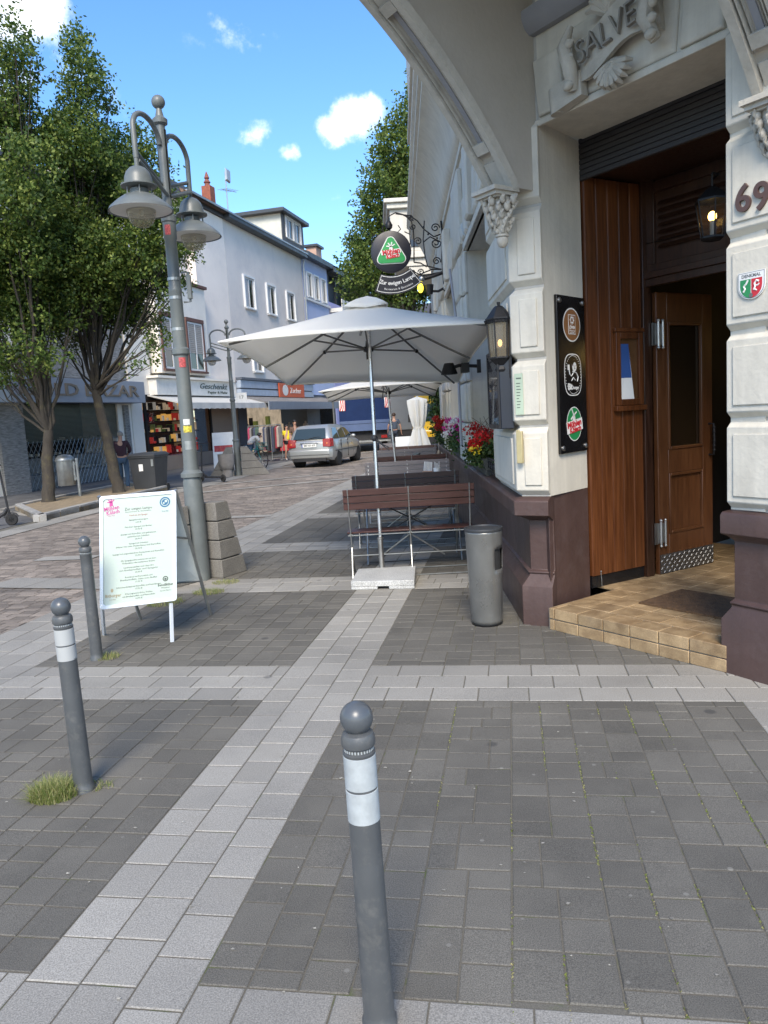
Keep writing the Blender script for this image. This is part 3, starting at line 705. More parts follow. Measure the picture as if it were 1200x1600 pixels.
for i in range(22):
    for j in range(5):
        x=.02+i*(DLn-.04)/21; z=.02+j*.032; s_=1 if (i+j)%2 else -1
        k_.tube([(x-.008,.028,z-.008*s_),(x+.008,.028,z+.008*s_)],.0035,4)
k_.build('kick_plate',tread,door)
for z_ in (.36,2.02):
    h_=MB(MD); h_.box(-.055,.05,.021,.028,z_-.085,z_+.085); h_.tube([(-.0,.04,z_-.10),(-.0,.04,z_+.10)],.012,10); h_.tube([(.055,.04,z_-.10),(.055,.04,z_+.10)],.012,10); h_.box(-.06,-.03,.02,.034,z_-.09,z_+.09)
    for zz in (z_-.11,z_+.11): h_.sphere((0,.04,zz),.014,8,6); h_.sphere((.055,.04,zz),.014,8,6)
    h_.build('hinge',steel,door,smooth=40)
h_=MB(MD); h_.tube([(DLn-.05,.02,1.25),(DLn-.05,.07,1.25),(DLn-.05,.075,1.12),(DLn-.05,.07,.98),(DLn-.05,.02,.98)],.009,8)
for k in range(6): h_.sphere((DLn-.05,.074,1.02+k*.04),.014,8,6)
h_.build('handle',irond,door,smooth=50)
# roller shutter box above
sh=MB(Matrix(((dW.x,nW.x,0,J1.x),(dW.y,nW.y,0,J1.y),(0,0,1,0),(0,0,0,1))))
for k in range(8): 
    z0=3.33+k*.038; sh.loft([[(-.0,-.02,z0),(-.0,.002,z0+.003),(-.0,.004,z0+.019),(-.0,.002,z0+.035),(-.0,-.02,z0+.037)],[(1.75,-.02,z0),(1.75,.002,z0+.003),(1.75,.004,z0+.019),(1.75,.002,z0+.035),(1.75,-.02,z0+.037)]])
sh.build('roller_shutter',shutm,bld,smooth=40)
ce=MB(); ce.prism([(p_.x,p_.y) for p_ in (J1-nW*.05,J1r-nW*.05,PL2r,PL2-dW*.1)],3.38,3.44); ce.build('vestibule_ceiling',woodd,bld)
# dark room beyond the door
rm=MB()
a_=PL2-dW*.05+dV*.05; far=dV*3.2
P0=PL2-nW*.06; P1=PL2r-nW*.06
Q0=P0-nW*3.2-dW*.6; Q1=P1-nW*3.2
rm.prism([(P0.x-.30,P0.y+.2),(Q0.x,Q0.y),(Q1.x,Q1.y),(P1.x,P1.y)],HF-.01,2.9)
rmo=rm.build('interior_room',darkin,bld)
# open the room's front side so that one looks into it
me=rmo.data
import bmesh
bm=bmesh.new(); bm.from_mesh(me); bm.faces.ensure_lookup_table()
ctr=(P0+P1)/2; ic=wm(bld).inverted()
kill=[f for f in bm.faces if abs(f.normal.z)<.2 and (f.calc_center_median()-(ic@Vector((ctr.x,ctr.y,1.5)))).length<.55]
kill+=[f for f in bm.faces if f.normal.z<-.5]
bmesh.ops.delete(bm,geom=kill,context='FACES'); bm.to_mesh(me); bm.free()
lm=MB(); lc=PL2-nW*2.1+dW*.35; lm.lathe([(.001,2.3),(.06,2.28),(.09,2.20),(.11,2.14)],(lc.x,lc.y,0),16); 
tag(lm.build('pendant_lamp',glow),'small glowing lamp hanging in the dark room beyond the open door','lamp')
# doormat
dm=MB(MS); dm.box(.42,1.40,.50,1.05,HF+.002,HF+.014); tag(dm.build('doormat',matm),'brown coir doormat on the ochre tiles before the open door','doormat')
# ================================================================== street furniture and the terrace
bolm=mat('bollard_paint',(.075,.08,.083),.42,var=.12,vs=5,bump=.0006,bs=60,dirt=.6,dcol=(.16,.155,.14),ds=18)
bolb=mat('bollard_ball',(.08,.088,.095),.3,var=.1,vs=6)
reflm=mat('reflective_band',(.37,.40,.405),.45,var=.12,vs=30,bump=.0008,bs=60,dirt=.4,dcol=(.30,.31,.31),ds=20)
reflw=mat('worn_band',(.42,.43,.42),.6,var=.1,vs=14,col2=(.16,.16,.15),c2t=(.62,.66))
lampm=mat('lamp_grey_paint',(.125,.14,.138),.4,var=.12,vs=4,dirt=.4,dcol=(.22,.22,.2),ds=6)
lampw=mat('lamp_shade_inside',(.62,.62,.58),.5)
clearg=glassmat('lamp_dome',(.30,.26,.17),.05,.5)
alu=mat('aluminium',(.62,.63,.65),.3,metal=.85,var=.06,vs=6)
alul=mat('white_aluminium',(.74,.78,.82),.3,metal=.25,var=.04)
galv=mat('galvanised_steel',(.36,.37,.36),.42,metal=.75,var=.15,vs=9)
granite=mat('salt_pepper_granite',(.44,.44,.42),.75,var=.12,vs=5,speck=.5,ss=130,bump=.0008,bs=150)
conc=mat('exposed_concrete',(.17,.16,.142),.9,var=.18,vs=4,speck=.35,ss=120,bump=.002,bs=70,dirt=.4,dcol=(.13,.12,.09),ds=3)
paperm=mat('menu_paper',(.47,.54,.47),.35,var=.02)
inkm=mat('ink',(.10,.12,.10),.6); magm=mat('magenta_ink',(.50,.06,.26),.5); bluem=mat('blue_ink',(.03,.14,.26),.5); tanm=mat('tan_ink',(.38,.32,.2),.6)
canvas=mat('umbrella_canvas',(.94,.915,.85),.85,var=.03,vs=1.2,bump=.0015,bs=14)
_t=canvas.node_tree; _tr=_t.nodes.new('ShaderNodeBsdfTranslucent'); _tr.inputs[0].default_value=(.95,.92,.85,1); _mx=_t.nodes.new('ShaderNodeMixShader'); _mx.inputs[0].default_value=.4
_t.links.new(_t.nodes['Principled BSDF'].outputs[0],_mx.inputs[1]); _t.links.new(_tr.outputs[0],_mx.inputs[2]); _t.links.new(_mx.outputs[0],_t.nodes['Material Output'].inputs[0])
ribm=mat('parasol_frame',(.16,.16,.155),.4,metal=.6)
binm=mat('bin_paint',(.19,.19,.18),.33,metal=.55,var=.08,vs=4,dirt=.35,dcol=(.30,.29,.27),ds=9)
slatr=mat('red_brown_slat',(.055,.017,.012),.38,var=.2,vs=4,stretch=(1,9,9),coat=.2)
slatd=mat('dark_brown_slat',(.075,.040,.032),.5,var=.2,vs=4,stretch=(1,9,9))
slatg=mat('sky_sheen_slat',(.17,.15,.15),.42,var=.15,vs=4,stretch=(1,9,9))  # pale grey has the sky's reflection on camera-facing bench backs painted in
graphm=mat('graphite_metal',(.045,.047,.05),.5,metal=.3)
grassm=leafmat('grass_blade',(.16,.22,.05),(.30,.34,.10),(.55,.48,.25),.45)
# facing text helpers: matrices for writing on a plane with right vector rx, up z
def face(o,rx,up=(0,0,1)):
    x=Vector(rx).normalized(); y=Vector(up).normalized(); z=x.cross(y).normalized()
    return Matrix(((x.x,y.x,z.x,o[0]),(x.y,y.y,z.y,o[1]),(x.z,y.z,z.z,o[2]),(0,0,0,1)))

def bollard(loc,label,bands,tilt=(0,0)):
    t=thing('bollard',label,'bollard',loc,0,'grey ball top bollards on the square')
    M=Matrix.Translation(Vector(loc))@Matrix.Rotation(tilt[0],4,'X')@Matrix.Rotation(tilt[1],4,'Y')
    m=MB(M); m.lathe([(.001,-.03),(.048,-.03),(.048,.02),(.043,.028),(.0425,.05),(.041,.70),(.0415,.782),(.043,.784),(.043,.788),(.038,.790),(.038,.803),(.044,.806),(.045,.812),(.0445,.828),(.040,.838),(.030,.842),(.022,.846)],(0,0,0),36); m.build('post',bolm,t,smooth=40)
    m=MB(M); m.sphere((0,0,.878),.0435,32,20); m.build('ball_top',bolb,t,smooth=60)
    m=MB(M)
    for k in range(30):
        a=2*PI*k/30; m.box(-.0018,.0018,.037,.0395,.793,.800,0,Matrix.Rotation(a,4,'Z'))
    m.build('perforated_ring',reflm,t)
    if bands:
        for z0,z1 in bands[1]:
            m=MB(M); m.lathe([(.0412,z0),(.0430,z0+.001),(.0430,z1-.001),(.0412,z1)],(0,0,0),40); m.build('reflective_band',bands[0],t,smooth=40)
    return t
bollard((-.094,1.915,0),'nearest grey bollard with two clean white reflective bands, in the foreground',(reflm,[(.692,.780),(.60,.686)]),(0,R_(-.6)))
bollard((-1.478,3.417,0),'grey bollard with worn peeling white bands and a grass tuft at its foot',(reflw,[(.705,.778),(.632,.699)]),(0,R_(-.8)))
bollard((-2.174,5.496,0),'plain dark grey bollard without bands, left of the menu board',None)

def tuft(loc,n,h,r,label,seed,flat=.5):
    rr=random.Random(seed); m=MB()
    for k in range(n):
        a=rr.uniform(0,2*PI); q=r*math.sqrt(rr.random()); x=loc[0]+q*math.cos(a); y=loc[1]+q*math.sin(a)*.8
        hh=h*rr.uniform(.35,1)*(1-.35*q/r); ln=rr.uniform(.1,1.0)*h*flat*1.6; b_=rr.uniform(0,2*PI); wd=rr.uniform(.0012,.0024)
        dx,dy=math.cos(b_),math.sin(b_); px_,py_=-dy*wd,dx*wd
        vs=[]
        for s_ in range(4):
            u=s_/3; cx_=x+dx*ln*u*u; cy_=y+dy*ln*u*u; cz_=hh*u*(1.15-.35*u); w_=1-u*.85
            vs+= [(cx_-px_*w_,cy_-py_*w_,cz_),(cx_+px_*w_,cy_+py_*w_,cz_)]
        m.add(vs,[(0,1,3,2),(2,3,5,4),(4,5,7,6)])
    return tag(m.build('grass_tuft',grassm,recalc=False),label,'grass')
tuft((-1.60,3.37,0),1700,.12,.11,'round tuft of light green grass at the foot of the worn banded bollard',1,.45)
tuft((-1.41,3.44,0),90,.04,.07,'few dry grass blades right of the worn banded bollard foot',2)
tuft((-2.11,5.52,0),260,.07,.10,'thin dry grass around the foot of the plain dark bollard',3)
tuft((-1.80,7.55,0),500,.07,.16,'low weeds in front of the stepped stone block beside the lamp foot',4)
tuft((-2.15,7.2,0),500,.08,.2,'weeds growing behind the menu board',5)
tuft((-1.72,8.0,0),350,.05,.15,'weeds along the right side of the stepped stone block',6)
# moss and small weeds in the joints
m=MB(); rr=random.Random(11)
for k in range(5200):
    i=rr.choice([0,0,1,2,3,4,5,6,7]); ti=1.97+rr.random()**1.3*-0
    cx_=SB1+.1546*rr.choice([4,6,7,8,8,9,10,10,11,12,12,13,13]) ; tt=rr.uniform(1.0,4.2) if rr.random()<.8 else rr.uniform(5,7)
    sp=math.sin(cx_*37+tt*3.1)*math.sin(tt*5.3+cx_*9)
    if sp<.05: continue
    p=ST(cx_+rr.uniform(-.006,.006),tt,-.006); s_=rr.uniform(.003,.008); a=rr.uniform(0,6)
    if p.x>1.6: continue
    m.add([(p.x-s_*math.cos(a),p.y-s_*math.sin(a),p.z),(p.x+s_*math.cos(a),p.y+s_*math.sin(a),p.z),(p.x,p.y,p.z+s_*1.3)],[(0,1,2)])
tag(m.build('joint_moss',grassm,recalc=False),'scattered moss growing in the paving joints','moss',kind='stuff')

# ---- menu board (A-frame)
ab=thing('menu_board','white A-frame menu board listing asparagus dishes between bollard and lamp post','menu board',(-1.9,6.0,0))
def aframe(t,TL,TR,BL,BR,foot_f,foot_b_r,foot_b_l,pm,fm,back=True):
    TL,TR,BL,BR=[Vector(p) for p in (TL,TR,BL,BR)]
    rx=(TR-TL).normalized(); up=((TL-BL)+(TR-BR)).normalized(); nrm=rx.cross(up).normalized()
    W=(TR-TL).length; Hh=(TL-BL).length
    M=face(BL,rx,up)      # x right, y up along board, z toward viewer
    b_=MB(M); b_.box(.012,W-.012,.012,Hh-.012,-.012,.0); b_.build('menu_sheet',pm,t)
    f_=MB(M); 
    for a_ in ((0,.026,.02,Hh-.02),(W-.026,W,.02,Hh-.02),(.02,W-.02,0,.026),(.02,W-.02,Hh-.026,Hh)): f_.box(a_[0],a_[1],a_[2],a_[3],-.018,.008)
    for (x,y) in ((.02,.02),(W-.02,.02),(.02,Hh-.02),(W-.02,Hh-.02)): f_.lathe([(.0,-.018),(.02,-.018),(.02,.006),(.017,.009),(0,.009)],(x,y,0),16)
    f_.build('frame',fm,t,bevel=.003)
    return M,W,Hh,rx,up,nrm
TLb,TRb=tuple(at(152,776,5.83)),tuple(at(272,766,5.99)); BLb,BRb=tuple(at(156,953,5.70)),tuple(at(270,946,5.86))
# plane through the corner points, front face toward the camera
M,W,Hh,rx,up,nm=aframe(ab,TLb,TRb,BLb,BRb,None,None,None,paperm,alul)
W=(Vector(TRb)-Vector(TLb)).length
FL_,FR_=G(163,992),G(269,1003)
for (p,q) in ((Vector(BLb)+rx*.014+up*.02,FL_),(Vector(BRb)-rx*.014+up*.02,FR_)):
    x=MB(); x.tube([p-nm*.012,q],.015,4); x.build('leg',alul,ab)
BK=Vector((0,.035,.0)); bl0,bl1=Vector(TLb)+BK,Vector((-2.19,6.60,0)); br0,br1=Vector(TRb)+BK,Vector((-1.58,6.62,0))
for (p,q) in ((bl0,bl1),(br0,br1)):
    x=MB(); x.tube([p,q],.016,4); x.build('leg',galv,ab)
x=MB(); 
def lerp(a,b,u): return Vector(a)*(1-u)+Vector(b)*u
q=[lerp(bl0,bl1,.03),lerp(br0,br1,.03),lerp(br0,br1,.70),lerp(bl0,bl1,.70)]
x.add([tuple(p) for p in q]+[tuple(p+Vector((0,.012,.004))) for p in q],[(0,1,2,3),(7,6,5,4),(0,4,5,1),(3,2,6,7)]); x.build('back_sheet',mat('grey_back_sheet',(.62,.64,.60),.6),ab)
x=MB(); x.tube([lerp(br0,br1,.36),Vector(TRb)+Vector((-.03,-.06,-.36))],.008,4); x.tube([lerp(br0,br1,.70),lerp(bl0,bl1,.70)],.012,4); x.build('hinge_strut',galv,ab)
tx=MB(); cx_=W/2
def line(y,s,size,mw=None,x=None,mi=0):
    text_mb(tx,s,size,M@Matrix.Translation((cx_ if x is None else x,y,.0015)),ext=.0004,maxw=mw,mi=mi,res=1)
Y0=Hh
line(Y0-.115,'Zur ewigen Lampe',.030,.20); line(Y0-.137,'Restaurant & Gaststätte',.011,.19); line(Y0-.165,'Rund um den Spargel',.017,.13,mi=1)
rows=[('Spargelcremesuppe',.14),('6,90 €',.04),(None,0),('Frischer Spargel mit Butter',.20),('17,90 €',.05),(None,0),('Spargel mit Kartoffeln und gebratenen',.26),('geräuchertem Schinken',.16),('24,90 €',.05),(None,0),('Spargel mit Schnitzel',.14),('(Natur mit oder Hollandaise) und Kartoffeln',.33),('24,90 €',.05),(None,0),('Spargel mit argentinischem Rumpsteak und Kartoffeln',.38),('29,90 €',.05),(None,0),('Alle Spargelgerichte servieren wir mit Sauce',.26),('Hollandaise oder zerlassener Butter',.24),(None,0),('Landesspezialität nach alter Art',.22),('mit Bratkartoffeln und Spiegelei',.28),('20,90 €',.05),(None,0),('Roastbeef mit Remoulade und',.20),('Bratkartoffeln, Salat vom Buffet',.27),('19,90 €',.05),(None,0),('Schweineschnitzel mit Kartoffeln und Preiselbeeren',.33),('17,90 €',.05),(None,0),('Hausgemachte Sülze',.20),('mit Bratkartoffeln und Remoulade',.24),('14,90 €',.05)]
y=Y0-.20
for s_,w_ in rows:
    if s_: line(y,s_,.0165,w_); y-=.0205
    else: y-=.0125
tx.build('lettering',[inkm,mat('red_ink',(.4,.05,.06),.6)],ab,recalc=False)
tx=MB(); text_mb(tx,'Mühlen',.042,M@Matrix.Translation((.088,Y0-.098,.0015))@Matrix.Rotation(.14,4,'Z'),ext=.0004,maxw=.11,bold=.001,res=1); text_mb(tx,'Kölsch',.042,M@Matrix.Translation((.098,Y0-.130,.0015))@Matrix.Rotation(.14,4,'Z'),ext=.0004,maxw=.095,bold=.001,res=1)
for a in (.5,1.35,2.2,2.9): 
    tx.box(-.004,.028,-.004,.004,.0012,.002,0,M@Matrix.Translation((.085,Y0-.052,0))@Matrix.Rotation(a+.2,4,'Z'))
tx.box(-.012,.012,-.03,.0,.0012,.002,0,M@Matrix.Translation((.085,Y0-.052,0)))
text_mb(tx,'Vom Fass',.014,M@Matrix.Translation((.085,Y0-.155,.0015)),ext=.0004,res=1)
tx.build('lettering',magm,ab,recalc=False)
tx=MB(); 
def ring(mb,cx,cy,r0,r1,M,z=.0012,n=28,mi=0,sy=1):
    vs=[];fs=[]
    for k in range(n):
        a=2*PI*k/n; vs+=[(cx+r0*math.cos(a),cy+r0*math.sin(a)*sy,z),(cx+r1*math.cos(a),cy+r1*math.sin(a)*sy,z)]
    for k in range(n): j=(k+1)%n; fs.append((2*k,2*k+1,2*j+1,2*j))
    mb.add(vs,fs,mi,M)
def disc(mb,cx,cy,r,M,z=.0012,n=28,mi=0,sy=1):
    mb.add([(cx+r*math.cos(2*PI*k/n),cy+r*math.sin(2*PI*k/n)*sy,z) for k in range(n)],[tuple(range(n))],mi,M)
ring(tx,W-.085,Y0-.085,.030,.040,M); disc(tx,W-.085,Y0-.085,.024,M); text_mb(tx,'Krombacher',.016,M@Matrix.Translation((W-.085,Y0-.135,.0015)),ext=.0004,res=1) if False else None
disc(tx,W-.078,Y0-.078,.010,M,z=.0018,mi=1); disc(tx,W-.094,Y0-.092,.007,M,z=.0018,mi=1); text_mb(tx,'Vom Faß',.014,M@Matrix.Translation((W-.085,Y0-.155,.0015)),ext=.0004,res=1)
tx.build('emblem',[bluem,paperm],ab,recalc=False)
tx=MB(); text_mb(tx,'Bitburger',.034,M@Matrix.Translation((.095,.095,.0015)),ext=.0004,maxw=.115,bold=.0008,res=1); text_mb(tx,'Vom Faß',.013,M@Matrix.Translation((.09,.065,.0015)),ext=.0004,res=1); disc(tx,.088,.135,.010,M,sy=1.4); tx.build('lettering',tanm,ab,recalc=False)
tx=MB(); text_mb(tx,'Benediktiner',.030,M@Matrix.Translation((W-.085,.135,.0015)),ext=.0004,maxw=.115,bold=.0006,res=1); text_mb(tx,'Weissbier',.016,M@Matrix.Translation((W-.085,.112,.0015)),ext=.0004,res=1); text_mb(tx,'Aus der Flasche',.013,M@Matrix.Translation((W-.085,.09,.0015)),ext=.0004,res=1); ring(tx,W-.085,.18,.013,.021,M); disc(tx,W-.085,.178,.009,M); tx.build('lettering',inkm,ab,recalc=False)

# ---- street lamp
def lantern(M,t,sz=1.0):
    m=MB(M); m.lathe([(.001,.50),(.022,.50),(.022,.42),(.04,.412),(.075,.395),(.108,.36),(.128,.31),(.133,.26),(.136,.248),(.168,.24),(.168,.228),(.13,.222),(.10,.218)],(0,0,0),28)
    m.lathe([(.085,.205),(.088,.15),(.10,.145),(.10,.14)],(0,0,0),20)
    for k in range(5):
        a=2*PI*k/5; m.tube([(.115*math.cos(a),.115*math.sin(a),.215),(.115*math.cos(a),.115*math.sin(a),.13)],.008,6)
    h=m.build('lamp_hood',lampm,t,smooth=40)
    m=MB(M); m.lathe([(.11,.155),(.15,.14),(.22,.092),(.29,.03),(.305,.0),(.300,.0),(.29,.012)],(0,0,0),36); m.build('lamp_shade',lampm,t,smooth=50)
    m=MB(M); m.lathe([(.288,.008),(.215,.080),(.15,.125),(.11,.14),(.105,.142)],(0,0,0),36); m.build('shade_lining',lampw,t,smooth=50)
    m=MB(M); m.lathe([(.138,.125),(.14,.06),(.138,.0),(.128,-.06),(.10,-.115),(.06,-.142),(.001,-.15)],(0,0,0),28); m.build('glass_dome',clearg,t,smooth=50)
    m=MB(M); m.lathe([(.001,.10),(.03,.10),(.03,.04),(.022,.02),(.022,-.03),(.001,-.045)],(0,0,0),14); m.build('bulb',mat('lamp_bulb',(.75,.72,.62),.3),t,smooth=50)
def street_lamp(loc,label,la,k=1.0,detail=True):
    t=thing('street_lamp',label,'street lamp',loc,0,'old style two armed street lamps')
    B=Matrix.Translation(Vector(loc))@Matrix.Scale(k,4)
    m=MB(B); m.lathe([(0.0009,-.03),(0.1015,-.03),(0.1015,.9),(0.0989,1.08),(0.0903,1.115),(0.1161,1.125),(0.1161,1.165),(0.0989,1.18),(0.0817,1.20),(0.0757,1.30),(0.0714,2.40),(0.0903,2.42),(0.0903,2.47),(0.0705,2.49),(0.0654,3.05),(0.0688,3.06),(0.0688,3.09),(0.0619,3.10),(0.0602,3.58),(0.0671,3.59),(0.0671,3.75),(0.0774,3.76),(0.0774,3.82),(0.0516,3.84),(0.0447,4.0),(0.0447,4.70),(0.0731,4.72),(0.0757,4.76),(0.0430,4.79),(0.0301,4.85),(0.0258,4.87)],(0,0,0),28); m.build('pole',lampm,t,smooth=35)
    m=MB(B); m.sphere((0,0,4.93),.068,20,14); m.build('ball_finial',lampm,t,smooth=60)
    d=Vector((math.sin(la),math.cos(la),0))
    m=MB(B)
    n2=Vector((-d.y,d.x,0))*.05
    for s_ in (1,-1):
        for q in (n2,-n2): 
            m.tube([(q.x*.8,q.y*.8,4.66),(q.x*.8,q.y*.8,4.0)],.016,6)
        R=.52; pts=[]
        for i in range(15):
            a=PI*.95*i/14; pts.append(d*s_*(.06+R/2*(1-math.cos(a)))+Vector((0,0,4.50+.19*math.sin(a))))
        pts.append(d*s_*(R+.05)+Vector((0,0,4.22)))
        m.tube(pts,.026,10)
        m.tube([d*s_*(.04)+n2*.5+Vector((0,0,4.12)),d*s_*(R+.04)+n2*.3+Vector((0,0,4.30))],.02,8)
        m.tube([d*s_*(.04)-n2*.5+Vector((0,0,4.02)),d*s_*(R+.04)-n2*.3+Vector((0,0,4.20))],.02,8)
    m.build('arm',lampm,t,smooth=40)
    for s_ in (1,-1):
        lantern(B@Matrix.Translation(d*s_*.57+Vector((0,0,3.73))),t)
    return t
sl_=street_lamp((-2.035,8.24,0),'tall grey two armed street lamp with bell shades behind the menu board',R_(12))
stk=MB(); 
for (z,a,h,w_,mi) in ((3.62,-95,.10,.06,0),(2.28,-70,.10,.07,0),(1.68,-80,.06,.07,1),(1.60,-76,.07,.09,2),(1.42,-80,.09,.08,3),(2.66,-100,.03,.17,3),(2.98,-100,.03,.17,3),(3.17,-100,.03,.17,3)):
    r_=.0695 if z>3.1 else .0705
    if z<2.4: r_=.0765
    if 2.4<z<3.05: r_=.0720
    for k in range(6):
        a0=R_(a)+(k-3)*w_/r_/6; a1=a0+w_/r_/6
        stk.add([(-2.035+r_*math.cos(a0),8.24+r_*math.sin(a0),z),(-2.035+r_*math.cos(a1),8.24+r_*math.sin(a1),z),(-2.035+r_*math.cos(a1),8.24+r_*math.sin(a1),z+h),(-2.035+r_*math.cos(a0),8.24+r_*math.sin(a0),z+h)],[(0,1,2,3)],mi)
stk.build('sticker',[mat('sticker_red',(.45,.08,.08),.5,var=.6,vs=60),mat('sticker_white',(.6,.6,.58),.5),mat('sticker_yellow',(.5,.42,.05),.5,var=.7,vs=50),galv],sl_,smooth=50)
x=MB(Matrix.Translation((-2.035,8.24,0))); x.tube([(.08,0,2.95),(.15,0,2.95),(.15,0,3.25),(.08,0,3.25)],.012,6); x.box(.13,.17,-.03,.03,2.98,3.22); x.build('bracket',lampm,sl_)
bp=G(373,743); street_lamp((bp.x,bp.y,0),'distant two armed street lamp standing in a stone pyramid across the street',R_(95),1.0)

# ---- stepped stone blocks at the foot of the lamp
def pyramid(loc,dx,label,w_=.34,d_=.86,h=.86,tag_=True):
    t=thing('stone_block',label,'stone block',loc,0,'stepped stone blocks guarding the lamps')
    a=math.atan2(dx[1],dx[0]); M=Matrix.Translation(Vector(loc))@Matrix.Rotation(a,4,'Z')   # x = long direction away from the lamp
    n=4
    for k in range(n):
        m=MB(M); z0=h*k/n; z1=h*(k+1)/n-.012
        f=lambda z:.20+(d_-.20)*(1-z/h); g_=lambda z:w_/2-.03*z/h
        m.loft([[(0,-g_(z),z),(f(z),-g_(z),z),(f(z),g_(z),z),(0,g_(z),z)] for z in (z0,z1)]); m.build('course',conc,t,bevel=.008)
    m=MB(M); m.loft([[(.02,-w_/2+.03-.0*z,z),(.16+(d_-.20)*(1-z/h),-w_/2+.03,z),(.16+(d_-.20)*(1-z/h),w_/2-.03,z),(.02,w_/2-.03,z)] for z in (.01,h-.03)]); m.build('mortar_core',mat('dark_mortar',(.06,.055,.05),.9),t)
    return t
pyramid((-1.91,8.30,0),(.55,1.0),'sloping four course stone block right of the lamp foot, farther end lower',.27,.42,.84)
pyramid((-2.17,8.18,0),(-.75,-1.0),'sloping four course stone block behind the menu board, left of the lamp foot',.30,.55,.84)
pyramid((bp.x+.13,bp.y,0),(1,.15),'sloping stone block right of the distant street lamp',.5,.9,.95)
pyramid((bp.x-.13,bp.y,0),(-1,-.15),'sloping stone block left of the distant street lamp',.5,.8,.95)
x=MB(); q=G(356,745); x.lathe([(.001,0),(.16,0),(.16,.22),(.22,.28),(.25,.40),(.27,.66),(.27,.74),(.23,.74),(.21,.68),(.001,.66)],(q.x,q.y,0),24)
tag(x.build('planter',mat('terracotta_grey',(.24,.22,.20),.85,var=.2,vs=5),smooth=40),'round grey concrete planter beside the distant lamp and red board','planter')

# ---- waste bin by the wall
bn=thing('waste_bin','tall grey metal waste bin with side slot beside the brown plinth','waste bin',(.755,5.83,0))
m=MB(); c=(.755,5.845)
prof=[(.118,.0),(.124,.0),(.140,.72),(.146,.735),(.146,.75),(.138,.752)]
n=40; loops=[]
vs=[];fs=[]
zs=[0.012]+[.04*k for k in range(1,19)]+[.74]
for z in zs:
    for k in range(n):
        a=2*PI*k/n; r_=.119+.025*z/.74; vs.append((c[0]+r_*math.cos(a),c[1]+r_*math.sin(a),z))
for i in range(len(zs)-1):
    for k in range(n):
        a=2*PI*(k+.5)/n; zc=(zs[i]+zs[i+1])/2; da=(a-R_(-35)+PI)%(2*PI)-PI
        if abs(da)<.46 and .44<zc<.60: continue
        fs.append((i*n+k,i*n+(k+1)%n,(i+1)*n+(k+1)%n,(i+1)*n+k))
m.add(vs,fs); bd=m.build('bin_shell',binm,bn,smooth=50)
so_=bd.modifiers.new('t','SOLIDIFY'); so_.thickness=.004; so_.offset=-1
m=MB(); m.lathe([(.10,.0),(.121,.0),(.1215,.012),(.10,.014)],(c[0],c[1],0),36); m.build('base_ring',blackm,bn,smooth=40)
m=MB(); m.lathe([(.130,.735),(.1475,.735),(.149,.742),(.149,.752),(.1475,.758),(.136,.758),(.134,.75)],(c[0],c[1],0),40); m.build('rim',graphm,bn,smooth=40)
m=MB(); m.lathe([(.001,.715),(.136,.72),(.136,.728),(.001,.722)],(c[0],c[1],0),36); m.build('ash_tray',graphm,bn,smooth=40)
m=MB(); m.lathe([(.112,.05),(.125,.70)],(c[0],c[1],0),30); m.build('liner',mat('bin_liner',(.02,.02,.02),.8),bn,smooth=50)

